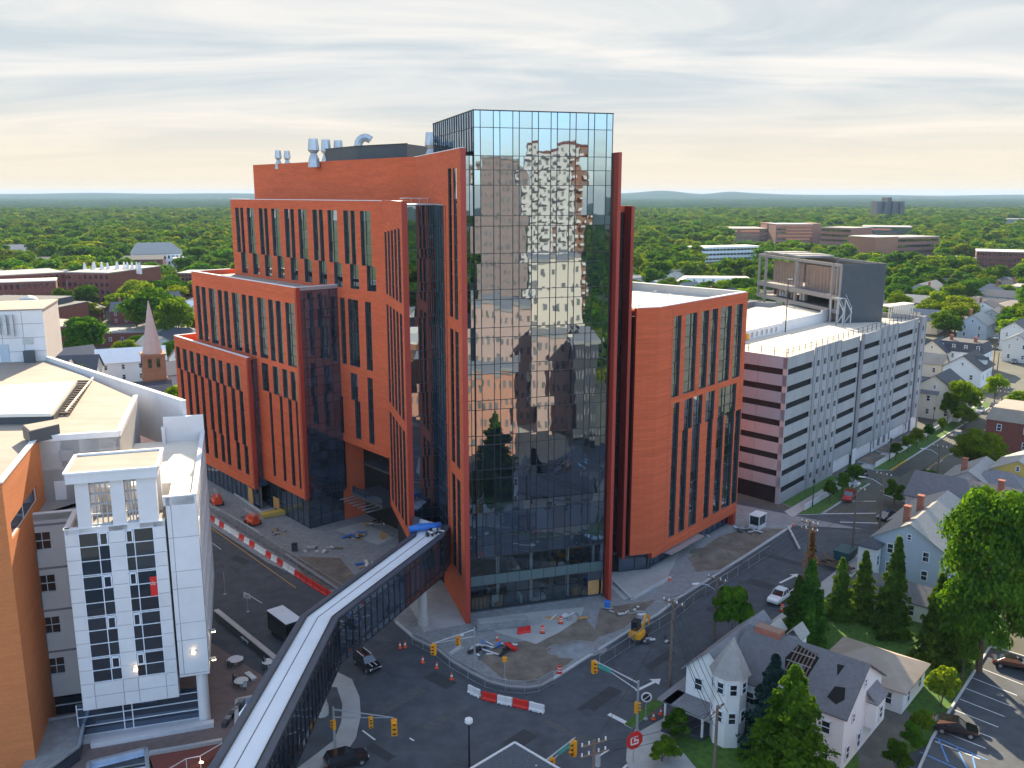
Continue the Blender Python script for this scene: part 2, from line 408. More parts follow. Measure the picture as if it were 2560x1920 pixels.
M['spandrel'] = glass_mat('spandrel_glass', (0.030, 0.040, 0.052), refl=0.34, tintc=(0.72, 0.82, 0.95), wav=0.003)
M['glass'] = glass_mat('mirror_glass', (0.010, 0.014, 0.020), refl=0.38, tintc=(0.54, 0.68, 0.86), wav=0.005)
M['glassdark'] = glass_mat('dark_glass', (0.028, 0.040, 0.060), refl=0.20, tintc=(0.70, 0.82, 1.0))
M['glassslot'] = glass_mat('slot_window_glass', (0.016, 0.022, 0.024), refl=0.40, tintc=(0.82, 0.92, 0.95), wav=0.008, var=0.8)
M['glassclear'] = glass_mat('clear_glass', (0.010, 0.018, 0.020), refl=0.16, clear=0.80, wav=0.0)
M['greenpanel'] = mat('green_grey_panel', (0.09, 0.13, 0.13), 0.45, var=0.06)
M['roofwhite'] = mat('white_roof_membrane', (0.74, 0.68, 0.58), 0.75, var=0.05, scale=0.15, dirt=0.18)
M['rooftan'] = mat('tan_roof_membrane', (0.34, 0.285, 0.235), 0.85, var=0.10, scale=0.3, stretch=(0.5, 2.0, 1), dirt=0.45)
M['roofgrey'] = mat('grey_flat_roof', (0.30, 0.29, 0.28), 0.85, var=0.12, scale=0.2, dirt=0.4)
M['coping'] = mat('white_metal_coping', (0.70, 0.70, 0.70), 0.5, var=0.04)
M['white'] = mat('white_wall_panel', (0.66, 0.63, 0.62), 0.6, var=0.05, scale=0.5, dirt=0.10, tint=0.035)
M['whitestucco'] = mat('off_white_stucco', (0.60, 0.59, 0.56), 0.85, var=0.06, scale=0.5, dirt=0.18, bump=0.1)
M['joint'] = mat('grey_panel_joint', (0.22, 0.21, 0.22), 0.8)
M['frame'] = mat('white_window_frame', (0.72, 0.73, 0.76), 0.5, var=0.03)
M['asphalt'] = mat('asphalt', (0.070, 0.078, 0.090), 0.82, var=0.26, scale=0.5, bump=0.15, bscale=30, dirt=0.35)
M['concrete'] = mat('concrete', (0.40, 0.39, 0.37), 0.85, var=0.10, scale=0.5, bump=0.1, dirt=0.35)
M['kerb'] = mat('pale_kerb_stone', (0.46, 0.46, 0.46), 0.8, var=0.08, dirt=0.2)
M['dirt'] = mat('bare_earth', (0.18, 0.145, 0.115), 0.95, var=0.35, scale=0.5, bump=0.4, bscale=5, dirt=0.4)
M['gravel'] = mat('crushed_gravel', (0.25, 0.25, 0.25), 0.95, var=0.2, scale=1.2, bump=0.5, bscale=9, dirt=0.3)
M['lawn'] = mat('lawn_grass', (0.06, 0.13, 0.018), 0.95, var=0.35, scale=1.5, bump=0.6, bscale=12)
M['paint'] = mat('white_road_paint', (0.62, 0.63, 0.62), 0.7, var=0.12, scale=3)
M['yellow'] = mat('yellow_paint', (0.62, 0.34, 0.03), 0.6, var=0.1)
M['paver'] = mat('brick_paving', (0.20, 0.145, 0.13), 0.85, var=0.15, scale=1.2, dirt=0.3)
M['garage'] = mat('garage_precast', (0.33, 0.325, 0.325), 0.8, var=0.05, scale=0.4, dirt=0.08, tint=0.07)
M['garagecool'] = mat('cool_offset_precast', (0.21, 0.28, 0.33), 0.8, var=0.05, tint=0.06)  # blue-grey base colour offsets the red light bounced onto the garage end
M['garagedark'] = mat('dark_precast_strip', (0.22, 0.21, 0.225), 0.8, var=0.05)
M['deck'] = mat('concrete_parking_deck', (0.62, 0.55, 0.45), 0.85, var=0.06, scale=0.12, dirt=0.22)
M['void'] = mat('dark_interior', (0.012, 0.012, 0.014), 0.9)
M['interior'] = mat('interior_wall', (0.20, 0.17, 0.14), 0.9, var=0.2, scale=0.4)
M['plywood'] = mat('plywood', (0.50, 0.27, 0.10), 0.8, var=0.15, scale=1.5)
M['orange'] = brick_mat('orange_brick', (0.62, 0.20, 0.060), (0.56, 0.17, 0.05), (0.42, 0.16, 0.07), bw=0.4, rh=0.13, bump=0.3)
M['brick'] = brick_mat('dark_red_brick', (0.20, 0.058, 0.042), (0.165, 0.046, 0.036), (0.17, 0.09, 0.07), bw=0.5, rh=0.16, bump=0.0)
M['brickbrown'] = brick_mat('brown_brick', (0.36, 0.16, 0.085), (0.30, 0.13, 0.07), (0.22, 0.13, 0.09), bw=0.5, rh=0.16, bump=0.2)
M['bridgeroof'] = mat('pale_bridge_roof', (0.72, 0.74, 0.76), 0.55, var=0.05, scale=0.3, dirt=0.15)
M['bridgedark'] = mat('dark_bridge_cladding', (0.060, 0.072, 0.095), 0.45, var=0.12)
M['plasticred'] = mat('red_plastic', (0.62, 0.025, 0.018), 0.45, var=0.08, tint=0.1)
M['plasticwhite'] = mat('white_plastic', (0.70, 0.68, 0.66), 0.5, var=0.08, dirt=0.2, tint=0.05)
M['conecol'] = mat('orange_cone', (0.75, 0.10, 0.03), 0.5, var=0.05)
M['signalyellow'] = mat('signal_housing_yellow', (0.72, 0.30, 0.012), 0.5, var=0.06)
M['black'] = mat('black_rubber', (0.02, 0.02, 0.02), 0.7)
M['bark'] = mat('tree_bark', (0.085, 0.062, 0.045), 0.95, var=0.25, scale=3)
M['wood'] = mat('weathered_pole_wood', (0.16, 0.115, 0.085), 0.9, var=0.2, scale=2)
M['tarpblue'] = mat('blue_tarp', (0.03, 0.16, 0.52), 0.4, var=0.15, bump=0.5, bscale=1.5)
M['signgreen'] = mat('green_street_sign', (0.02, 0.26, 0.20), 0.5)
M['shingle'] = mat('grey_shingles', (0.165, 0.165, 0.175), 0.9, var=0.16, scale=2.5, dirt=0.25, tint=0.22, bump=0.25, bscale=10)
M['shinglepale'] = mat('pale_grey_shingles', (0.32, 0.31, 0.29), 0.9, var=0.12, scale=2.5, dirt=0.25, tint=0.12, bump=0.25, bscale=10)
M['shingledark'] = mat('charcoal_shingles', (0.060, 0.064, 0.075), 0.85, var=0.14, scale=2.5, tint=0.2, bump=0.25, bscale=10)
M['siding'] = mat('pale_siding', (0.58, 0.55, 0.50), 0.75, var=0.04, scale=4, stretch=(0.2, 0.2, 3), tint=0.10)
M['sidingcream'] = mat('cream_lit_siding', (0.66, 0.59, 0.49), 0.75, var=0.04, scale=4, stretch=(0.2, 0.2, 3), tint=0.06)  # cream wall colour that also carries the reflected light on left-facing gables
M['sidingblue'] = mat('blue_grey_siding', (0.42, 0.47, 0.52), 0.75, var=0.04, scale=4, stretch=(0.2, 0.2, 3))
M['sidingyellow'] = mat('mustard_siding', (0.55, 0.40, 0.10), 0.75, var=0.04, scale=4, stretch=(0.2, 0.2, 3))
M['sidingwhite'] = mat('white_siding', (0.72, 0.71, 0.69), 0.7, var=0.03, scale=4, stretch=(0.2, 0.2, 3), dirt=0.06)
M['chimney'] = brick_mat('chimney_brick', (0.34, 0.11, 0.07), (0.28, 0.085, 0.055), (0.25, 0.16, 0.12), bw=0.4, rh=0.15, bump=0.1)
M['windowdark'] = glass_mat('house_window_glass', (0.018, 0.022, 0.028), refl=0.14, wav=0.0)
M['lamp'] = mat('lit_wall_lamp', (0.9, 0.8, 0.6), 0.5, emit=(1.0, 0.78, 0.42, 9.0))
M['tail'] = mat('red_lens', (0.45, 0.01, 0.01), 0.3)
M['headl'] = mat('clear_lens', (0.75, 0.78, 0.8), 0.15, spec=0.8)
M['tyre'] = M['black']
M['rim'] = mat('alloy_rim', (0.45, 0.46, 0.48), 0.35, metal=0.7)
M['carglass'] = glass_mat('car_glass', (0.010, 0.012, 0.014), refl=0.16, wav=0.0)
# ============================================================ the new hospital: stepped terracotta blocks, glass tower, right wing
wd = nrm((-.66, .751)); wn_ = (-wd[1], wd[0]); wn_ = (-.751, -.66)
ed = nrm((.957, .29)); fd = (-ed[1], ed[0])
ud = nrm((.66, .751))
HB = (-5.2, 116.9)
hosp = thing('hospital_building', 'tall new hospital of stepped red blocks around a mirror glass tower', 'hospital', (HB[0], HB[1], 0))
def off(P, n, q): return (P[0] + n[0] * q, P[1] + n[1] * q)
def isect(P, d, Q, e2):
 den = d[0] * e2[1] - d[1] * e2[0]
 t = ((Q[0] - P[0]) * e2[1] - (Q[1] - P[1]) * e2[0]) / den
 return (P[0] + d[0] * t, P[1] + d[1] * t)
B2P = (-35.8, 148.8)
W2 = Wall(B2P, wd); W1 = Wall(off(B2P, wn_, 2.0), wd); W3 = Wall(off(B2P, wn_, -8.0), wd); WE = Wall(off(B2P, wn_, -12.0), wd)
T1 = (-6.4, 114.5); T2 = (-15.3, 126.7)
c1 = isect(T1, fd, WE.P, wd); c3 = isect(T2, fd, W3.P, wd)
L1 = math.hypot(c1[0] - T1[0], c1[1] - T1[1]); L2 = math.hypot(c3[0] - T2[0], c3[1] - T2[1])
sE0 = (c1[0] - WE.P[0]) * wd[0] + (c1[1] - WE.P[1]) * wd[1]
s30 = (c3[0] - W3.P[0]) * wd[0] + (c3[1] - W3.P[1]) * wd[1]
WF1 = Wall(T1, fd, (-ed[0], -ed[1])); WF2 = Wall(T2, fd, (-ed[0], -ed[1]))
pane_m = {}
def unit_pane(mk):
 if mk not in pane_m:
  mb = MB(); mb.box((0, 0, 0), (1, 0.03, 1)); pane_m[mk] = mb.mesh('pane_' + mk, M[mk])
 return pane_m[mk]
def pane_obj(W, s0, s1, z0, z1, o, mk, parent, name='pane', tilt=0.30):
 ob = bpy.data.objects.new(name, unit_pane(mk))
 ob.location = W.W((s0 + s1) / 2, (z0 + z1) / 2, o)
 ob.rotation_euler = (R(rnd.gauss(0, tilt)), 0, math.atan2(W.d[1], W.d[0]) + R(rnd.gauss(0, tilt)))
 ob.scale = (s1 - s0, 1, z1 - z0)
 return put(ob, parent)
def tilted_quad(mb, W, s0, s1, z0, z1, o, m=0, t=0.012):
 a, b = rnd.gauss(0, t), rnd.gauss(0, t)
 p = [W.W(s0, z0, o - a - b), W.W(s1, z0, o + a - b), W.W(s1, z1, o + a + b), W.W(s0, z1, o - a + b)]
 u = Vector(p[1]) - Vector(p[0]); v = Vector(p[3]) - Vector(p[0])
 if u.cross(v).dot(Vector((W.n[0], W.n[1], 0))) < 0: p = p[::-1]
 mb.poly(p, m)
def slot_window(W, s0, s1, z0, z1, parent, depth=0.42, mk='glassslot', pitch=1.9, name='window', wide=False, fm='mull', bw=0.07):
 mb = MB(); gm = MB(); oo = -depth + 0.06
 for s in (s0, s1): W.box(mb, s - bw / 2 if s == s0 else s - bw / 2, s + bw / 2, z0, z1, oo - 0.04, oo + 0.08)
 n = max(1, int(round((z1 - z0) / pitch)))
 zz = [z0 + (z1 - z0) * i / n for i in range(n + 1)]
 ss = [s0, (s0 + s1) / 2 if not wide else s0 + (s1 - s0) * 0.62, s1] if (s1 - s0) > 0.85 else [s0, s1]
 for z in zz: W.box(mb, s0, s1, z - bw / 2, z + bw / 2, oo - 0.04, oo + 0.06)
 for s in ss[1:-1]: W.box(mb, s - bw * 0.4, s + bw * 0.4, z0, z1, oo - 0.04, oo + 0.07)
 for i in range(len(ss) - 1):
  for j in range(n): tilted_quad(gm, W, ss[i], ss[i + 1], zz[j], zz[j + 1], oo)
 f = mb.build(name, M[fm], parent)
 g = gm.build('glazing', M[mk], f)
 return f
def red_wall(W, s0, s1, z0, z1, slots, parent=hosp, depth=0.42, m='red', thick=0.7, name='terracotta_wall', reveal='darkgrey', split=None):
 mb = MB(); W.holes(mb, s0, s1, z0, z1, slots, depth, 0, 0.0, 1)
 # edges and back of the cladding
 for s, e_ in ((s0, 1), (s1, -1)): mb.poly([W.W(s, z0), W.W(s, z1), W.W(s, z1, -thick), W.W(s, z0, -thick)], 2)
 mb.poly([W.W(s0, z0), W.W(s1, z0), W.W(s1, z0, -thick), W.W(s0, z0, -thick)], 2)
 mb.poly([W.W(s0, z1), W.W(s1, z1), W.W(s1, z1, -thick), W.W(s0, z1, -thick)], 3)
 mb.poly([W.W(s0, z0, -thick), W.W(s1, z0, -thick), W.W(s1, z1, -thick), W.W(s0, z1, -thick)], 4)
 o = mb.build(name, [M[m], M[reveal], M['fin'], M['coping'], M['void']], parent)
 for r in slots: slot_window(W, r[0], r[1], r[2], r[3], parent, depth, wide=(r[1] - r[0]) > 1.0)
 return o
# ---- block three (tallest window block) : ten modules of slots in three rows
def zc(W, y, x): return W.hit(x, y)[1]
s3L = W3.hit(582, 600)[0]; z3t = 56.85
sl = []
a_top, a_mid, a_bot = zc(W3, 519, 592), zc(W3, 630, 597), zc(W3, 682, 610)
m0 = W3.hit(590, 560)[0]; m9 = W3.hit(941, 560)[0]; pitch3 = (m0 - m9) / 9.92
for k in range(10):
 b = m0 - k * pitch3            # left edge of the module (s decreases to the right)
 q = pitch3
 if k % 2 == 0: sl += [(b - .36 * q, b, a_mid, a_top), (b - .70 * q, b - .44 * q, a_mid, a_top)]
 else: sl += [(b - .60 * q, b, a_mid, a_top)]
 sl += [(b - .80 * q, b - .28 * q, a_bot, a_mid)]
r2t, r2b = zc(W3, 742, 840), zc(W3, 905, 845)
r3t, r3m, r3b = zc(W3, 924, 850), zc(W3, 997, 875), zc(W3, 1080, 850)
for k in (6, 7, 8, 9):
 b = m0 - k * pitch3 - 0.3
 if k in (6, 7): sl += [(b - .30 * q, b, r2b, r2t), (b - .82 * q, b - .52 * q, r2b, r2t)]
 elif k == 8: sl += [(b - .64 * q, b - .02 * q, r2b, r2t)]
 else: sl += [(b - .40 * q, b - .05 * q, r2b, r2t)]
 if k == 6: sl += [(b - .34 * q, b, r3b, r3t)]
 elif k == 7: sl += [(b - .38 * q, b, r3m, r3t), (b - .46 * q, b - .14 * q, r3b, r3m)]
 elif k == 8: sl += [(b - .44 * q, b - .02 * q, r3m, r3t), (b - .56 * q, b - .22 * q, r3b, r3m)]
 else: sl += [(b - .36 * q, b - .05 * q, r3b, r3t)]
red_wall(W3, s30, s3L, 15.3, z3t, sl)
# ---- block two
s2L = W2.hit(487, 800)[0]; z2t = 42.75; z2b = 5.9
sl = []
t2, b2 = zc(W2, 716, 500), zc(W2, 852, 512)
g0 = W2.hit(492, 760)[0]; g4 = W2.hit(738, 780)[0]; p2 = (g0 - g4) / 3.93
for k in range(4):
 b = g0 - k * p2
 for (o_, w_) in ((0.0, .19), (.27, .20), (.60, .30)): sl.append((b - (o_ + w_) * p2, b - o_ * p2, b2, t2))
q_t, q_m, q_b = zc(W2, 915, 684), zc(W2, 984, 684), zc(W2, 1192, 690)
for (x0, x1, wd_) in ((655, 671, 1), (682, 697, 1), (706, 719, 2), (726, 739, 3)):
 sa, sb = W2.hit(x1, 930)[0], W2.hit(x0, 930)[0]
 if wd_ == 1: sl += [(sa, sb, q_m, q_t), (sa - 0.75, sa + 0.25, q_b, q_m)]
 elif wd_ == 2: sl += [(sa, sb, q_m, q_t), (sa - 0.85, sa + 0.35, q_b, q_m)]
 else: sl += [(sa, sb, q_m, q_t), (sa - 0.1, sa + 0.6, q_b, q_m)]
red_wall(W2, 0.0, s2L, z2b, z2t, sl)
# ---- block one (lowest, leftmost)
s1R, s1L = W1.hit(617, 893)[0], W1.hit(435, 848)[0]; z1t = 29.1; z1b = 4.3
sl = []
u_t, u_m = zc(W1, 867, 445), zc(W1, 920, 445)
l_m, l_b = zc(W1, 1082, 545), zc(W1, 1155, 560)
g0 = W1.hit(441, 880)[0]; g8 = W1.hit(602, 930)[0]; p1 = (g0 - g8) / 8.75
for k in range(9):
 b = g0 - k * p1
 q = p1; sl += [(b - .64 * q, b, u_m, u_t), (b - .88 * q, b - .40 * q, l_m, u_m), (b - 1.04 * q, b - .58 * q, l_b, l_m)] if k % 3 else [(b - .55 * q, b, u_m, u_t), (b - .80 * q, b - .36 * q, l_b, u_m)]
red_wall(W1, s1R, s1L, z1b, z1t, sl)
# ---- upper set-back block
sEL = WE.hit(632, 409)[0]; zEt = 63.6
red_wall(WE, sE0, sEL, 55.0, zEt, [], thick=0.6)
# ---- the two walls that run forward between the blocks and the glass, and end in thin fins
f1b = [(2.0, 3.9), (5.0, 6.9)]
sl = []
for a, b in f1b: sl += [(a, b, 41.8, 61.2), (a, b, 21.5, 40.2), (a, b, 6.0, 19.8)]
red_wall(WF1, 0.0, L1, 0.0, 63.5, sl, thick=0.62, depth=0.18)
sl = []
fb = L2 - 2.0
for i in range(5):
 a = 1.6 + i * 3.0
 for (za, zb) in ((42.6, 53.3 - 0.08 * a), (25.2, 41.0), (8.6, 23.6)):
  sl.append((a, a + 1.95, za, zb - 0.2 * i * 0))
red_wall(WF2, 0.0, L2, 7.0, 57.0, sl, thick=0.75, depth=0.2)
# fin ends
for P_, w_, z0_, z1_ in ((T1, 0.64, 0.0, 63.52), (T2, 0.77, 7.0, 57.02)):
 mb = MB(); cx = off(off(P_, fd, -0.14), ed, w_ / 2 + 0.004)
 mb.box((cx[0], cx[1], (z0_ + z1_) / 2), (w_, 0.3, z1_ - z0_), math.atan2(ed[1], ed[0]))
 mb.build('fin_edge', M['fin'], hosp)
mb = MB()
for P_, L_, z0_, z1_ in (((14.0, 121.4), 2.2, 0.0, 63.3), ((16.9, 129.3), 2.4, 3.2, 56.3)):
 mb = MB(); c = off(off(P_, fd, L_ / 2), ed, 0.2)
 mb.box((c[0], c[1], (z0_ + z1_) / 2), (0.45, L_, z1_ - z0_), math.atan2(ed[1], ed[0]))
 mb.build('terracotta_fin', M['fin'], hosp)
# ---- curtain walls: grid of panes held by black mullions
PANES = [0]
def curtain(W, ss, zz, parent, o=0.0, mk='glass', spand=(), mull=0.075, own=True, smk='spandrel', tilt=0.22, mullm='mull', deep=0.16):
 mb = MB()
 for s in ss: W.box(mb, s - mull / 2, s + mull / 2, zz[0], zz[-1], o - 0.05, o + deep / 2)
 for z in zz: W.box(mb, min(ss), max(ss), z - mull / 2, z + mull / 2, o - 0.05, o + deep / 2 - 0.01)
 fr = mb.build('mullion_grid', M[mullm], parent)
 rest = MB()
 for j in range(len(zz) - 1):
  isp = j in spand
  for i in range(len(ss) - 1):
   a, b = min(ss[i], ss[i + 1]), max(ss[i], ss[i + 1])
   if own and PANES[0] < 296:
    PANES[0] += 1; pane_obj(W, a, b, zz[j], zz[j + 1], o, smk if isp else mk, parent, tilt=tilt)
   else: tilted_quad(rest, W, a, b, zz[j], zz[j + 1], o, 1 if isp else 0, t=0.006)
 if rest.v:
  r = rest.build('glass_pane', [M[mk], M[smk]], parent); r['kind'] = 'stuff'
 return fr
WT = Wall(HB, ed)
def cols(s0, s1, n, w, first_narrow=True):
 out_ = [s0]; k = 0; u = (s1 - s0) / (sum(1 if (i % 2 == 0) == first_narrow else 2 for i in range(n)))
 for i in range(n): out_.append(out_[-1] + u * (1 if (i % 2 == 0) == first_narrow else 2))
 return out_
tc_ = cols(0.40, 19.25, 15, 0)
ZT = [68.2, 66.15, 62.7, 60.95, 59.05, 55.2, 53.9, 50.4, 49.1, 45.7, 44.4, 40.7, 39.4, 35.8, 34.5, 30.9, 29.6, 26.0, 24.7, 21.2, 19.9, 16.4, 15.0, 11.8, 10.4, 8.6]
ztop = ZT[:3][::-1]
curtain(WT, tc_, ZT[:7][::-1], hosp, spand=())
low = ZT[6:][::-1]
def spand_of(lst): return [j for j in range(len(lst) - 1) if lst[j + 1] - lst[j] < 2.0]
curtain(WT, tc_, low[4:], hosp, spand=())
curtain(WT, tc_, low[:5], hosp, mk='glassdark', spand=spand_of(low[:5]), own=False)
# narrow bay of glass between the fin and the corner
curtain(WT, [-0.75, -0.15, 0.40], ZT[2:][::-1], hosp, o=-0.25, spand=(), own=False)
WTL = Wall((HB[0] + ed[0] * 0.4, HB[1] + ed[1] * 0.4), fd, (-ed[0], -ed[1]))
curtain(WTL, [0] + [1.05 + 1.35 * i for i in range(18)], [63.2, 66.15, 68.2], hosp, spand=(), own=False)
# tower mass and roof
mb = MB()
def quadpts(P, d1, a0, a1, d2, b0, b1): return [off(off(P, d1, a), d2, b) for a, b in ((a0, b0), (a1, b0), (a1, b1), (a0, b1))]
mb.prism(quadpts(HB, ed, 0.5, 19.1, fd, 0.25, 24.0), 8.75, 67.6)
mb.prism(quadpts(HB, ed, -0.6, 0.4, fd, 0.6, 24.0), 8.75, 63.2)
mb.build('tower_core', M['void'], hosp)
mb = MB()
for a0, a1, b0, b1 in ((0.3, 19.35, -0.1, 0.35), (0.3, 0.75, 0.35, 24), (18.9, 19.35, 0.35, 24), (0.3, 19.35, 24, 24.4)): mb.prism(quadpts(HB, ed, a0, a1, fd, b0, b1), 68.2, 68.3)
mb.build('tower_coping', M['mull'], hosp)
mb = MB(); WR_ = Wall(off(HB, ed, 19.25), fd, ed); WR_.quad(mb, 0.1, 24, 0, 68.1, 0.0)
mb.build('tower_side_glass', M['glassdark'], hosp)
# lower floors, set back under the hanging glass box
OB = -0.85
zl = [5.55, 8.6]
lc = [-0.3 + 2.0 * i for i in range(11)]
curtain(WT, [-0.4, 1.5, 3.6, 5.6, 7.7, 9.8, 11.9, 14.0, 16.0, 17.8, 19.4], [5.5, 8.6], hosp, o=OB, mk='glassclear', own=False, deep=0.1)
mb = MB()
for i in range(11): WT.box(mb, -0.4 + 1.8 * i + 0.03, -0.4 + 1.8 * (i + 1) - 0.03, 4.05, 5.5, OB - 0.1, OB + 0.05)
mb.build('green_panel_band', M['greenpanel'], hosp)
curtain(WT, [2.6, 4.4, 6.2, 8.1, 10.0, 12.0, 14.0, 15.8, 17.2], [0.35, 2.55, 4.05], hosp, o=OB, mk='glassclear', own=False, deep=0.1)
curtain(WT, [-0.4, 0.2, 0.8, 1.4, 2.0, 2.6], [0.1, 2.6, 4.05], hosp, o=OB, mk='glassclear', own=False, deep=0.1)
mb = MB(); WT.box(mb, 0.3, 19.4, 8.5, 8.62, -8, 0.05); WT.box(mb, -0.4, 19.4, 0, 0.35, OB - 0.3, OB + 0.02)
WT.box(mb, -0.5, 19.4, 4.05, 4.25, -9, OB - 0.12); WT.box(mb, 17.2, 19.4, 2.6, 4.05, OB - 0.15, OB)
mb.build('floor_slab', M['darkgrey'], hosp)
mb = MB(); WT.box(mb, -0.6, 19.4, 0.02, 8.4, -9.3, -9.0); WT.box(mb, -0.9, -0.6, 0, 8.5, -9, OB); WT.box(mb, 5.2, 5.4, 0.05, 4, -9, -4); WT.box(mb, 12.2, 12.4, 0.05, 8.4, -9, -3.5)
mb.build('interior_partition', M['interior'], hosp)
for s0_, s1_, z0_, z1_, oo_ in ((17.35, 19.1, 0.35, 2.55, OB - 0.1), (0.0, 2.4, 0.1, 2.0, OB - 0.7)):
 mb = MB(); WT.box(mb, s0_, s1_, z0_, z1_, oo_ - 0.06, oo_); mb.build('plywood_sheet', M['plywood'], hosp)
mb = MB()
for s_ in (4.0, 9.0, 14.6, 18.6): WT.box(mb, s_ - 0.2, s_ + 0.2, 0, 8.5, -2.6, -2.2)
mb.build('interior_column', M['white'], hosp)
mb = MB(); r5 = random.Random(5)
for i in range(26):
 s_ = r5.uniform(0.5, 18); fl = r5.choice((0.0, 4.26)); h_ = r5.uniform(0.5, 1.9); WT.box(mb, s_, s_ + r5.uniform(0.3, 1.3), fl + 0.05, fl + h_, -r5.uniform(2, 7), -r5.uniform(1.5, 1.9), r5.choice((0, 1, 2)))
mb.build('stored_material', [M['plywood'], M['white'], M['interior']], hosp)['kind'] = 'stuff'
# ---- curved glass bay between the two fins
WBf = Wall((-14.8, 127.4), ed)
bz = [7.0, 10.5, 11.9, 15.2, 16.5, 20.0, 21.3, 24.8, 26.1, 29.7, 31.0, 34.6, 35.9, 39.4, 40.7, 44.4, 45.7, 49.1, 50.4, 53.6, 56.4]
curtain(WBf, [0, 1.45, 2.9, 4.2], bz, hosp, own=False)
WBs = Wall(WBf.at(4.2), (0.31, -0.95), (-1, -0.3))
curtain(WBs, [0, 1.6, 3.2, 4.8, 6.1], bz, hosp, mk='glassdark', own=False)
mb = MB(); pb = [WBf.at(0), WBf.at(4.2), WBs.at(6.3), off(WBs.at(6.3), fd, 16), off(WBf.at(-0.3), fd, 12)]
mb.prism(pb, 56.42, 56.6); mb.build('bay_roof', M['steel'], hosp)
mb = MB(); pb2 = [off(WBf.at(0.1), fd, 0.2), off(WBf.at(4.2), fd, 0.2), off(WBs.at(6.2), ed, 0.25), off(WBs.at(6.3), fd, 16), off(WBf.at(-0.3), fd, 12)]
mb.prism(pb2, 0.0, 56.3); mb.build('bay_core', M['void'], hosp)
mb = MB(); WE_r = Wall(WBf.at(0), ed)
for s_ in (0.4, 1.6, 2.8, 4.0): WBf.box(mb, s_, s_ + 0.06, 56.6, 57.4, -4.5, -4.44)
WBf.box(mb, 0, 4.4, 57.3, 57.4, -4.5, -4.42); mb.build('roof_railing', M['steel'], hosp)
# ---- glass sides of the lower blocks
def side_glass(W, s, depth, z0, z1, z00, n, mk='glassdark'):
 Ws = Wall(W.at(s), (-W.n[0], -W.n[1]), (-W.d[0], -W.d[1]))
 zs = [z0]
 while zs[-1] < z1 - 2.2: zs.append(zs[-1] + (1.55 if len(zs) % 3 else 1.85))
 zs.append(z1)
 curtain(Ws, [depth * i / n for i in range(n + 1)], zs, hosp, mk=mk, own=False, mull=0.06, spand=(), smk='spandrel')
 return Ws
side_glass(Wall(W2.at(0.3), wd), 0, 8.0, 6.0, 42.2, 0, 5)
side_glass(Wall(W1.at(s1R + 0.3), wd), 0, 3.6, 4.5, 28.6, 0, 3)
mb = MB(); mb.box((W2.W(0, 24.3, -0.35)), (0.12, 0.72, z2t - z2b), math.atan2(wd[1], wd[0])); mb.box(W1.W(s1R, (z1t + z1b) / 2, -0.35), (0.12, 0.72, z1t - z1b), math.atan2(wd[1], wd[0]))
mb.build('fin_edge', M['fin'], hosp)
# cores, roofs, parapets
def core(pts, z0, z1, m='void', name='block_core'):
 mb = MB(); mb.prism(pts, z0, z1, 0, 1); return mb.build(name, [M[m], M['rooftan']], hosp)
def WP(W, s, o): return off(W.at(s), W.n, o)
core([WP(WE, sE0 + 0.3, -0.55), WP(WE, sEL - 0.05, -0.55), WP(WE, sEL - 0.05, -26), WP(WE, sE0 - 16, -26), off(T1, fd, 6)], 0, 62.6)
core([WP(W3, s30 + 0.4, -0.6), WP(W3, s3L - 0.1, -0.6), WP(WE, s3L - 0.1, -3), WP(WE, s30, -3)], 15.4, 56.2)
core([WP(W2, 0.5, -0.6), WP(W2, s2L - 0.1, -0.6), WP(W3, s2L - 0.1, -0.5), WP(W3, 0.5, -0.5)], 6.2, 41.9)
core([WP(W2, 1.6, -1.7), WP(W2, s2L - 0.3, -1.7), WP(W3, s2L - 0.3, -0.5), WP(W3, 1.6, -0.5)], 0, 6.15)
core([WP(W1, s1R + 0.5, -0.6), WP(W1, s1L - 0.1, -0.6), WP(W2, s1L - 0.1, -0.3), WP(W2, s1R + 0.5, -0.3)], 4.4, 28.3)
mb = MB()
W3.box(mb, s3L - 0.02, s3L + 0.35, 15, 56.85, -12, -0.7); WE.box(mb, sEL - 0.02, sEL + 0.35, 40, 63.55, -26, -0.6)
W2.box(mb, s2L, s2L + 0.35, 5.9, 42.7, -16, -0.7); W1.box(mb, s1L, s1L + 0.35, 4.4, 29.0, -16, -0.7)
mb.build('terracotta_end_wall', M['red'], hosp)
def parapet(pts, z0, z1, t=0.35, m='redplain', name='parapet'):
 mb = MB()
 for a, b in zip(pts[:-1], pts[1:]):
  mb.seg((a[0], a[1], (z0 + z1) / 2), (b[0], b[1], (z0 + z1) / 2), t, z1 - z0, 0)
  mb.seg((a[0], a[1], z1 + 0.05), (b[0], b[1], z1 + 0.05), t + 0.12, 0.1, 1)
 return mb.build(name, [M[m], M['coping']], hosp)
parapet([WP(W2, 0, -0.3), WP(W2, s2L + 0.1, -0.3), WP(W3, s2L + 0.1, -0.2)], 41.9, 42.75)
parapet([WP(W1, s1R, -0.3), WP(W1, s1L + 0.1, -0.3), WP(W2, s1L + 0.1, -9.0), ], 28.3, 29.1)
parapet([WP(W3, s30, -0.3), WP(W3, s3L + 0.1, -0.3), WP(WE, s3L + 0.1, -0.2)], 56.2, 56.88)
parapet([WP(WF1, 0, -0.3), WP(WF1, L1, -0.3), WP(WE, sEL, -0.3), WP(WE, sEL, -26)], 62.6, 63.5)
# right end of block two: roof coping continues over the glass side
parapet([WP(W2, 0.3, -0.6), WP(W2, 0.3, -8.0)], 42.2, 42.75, m='steel')
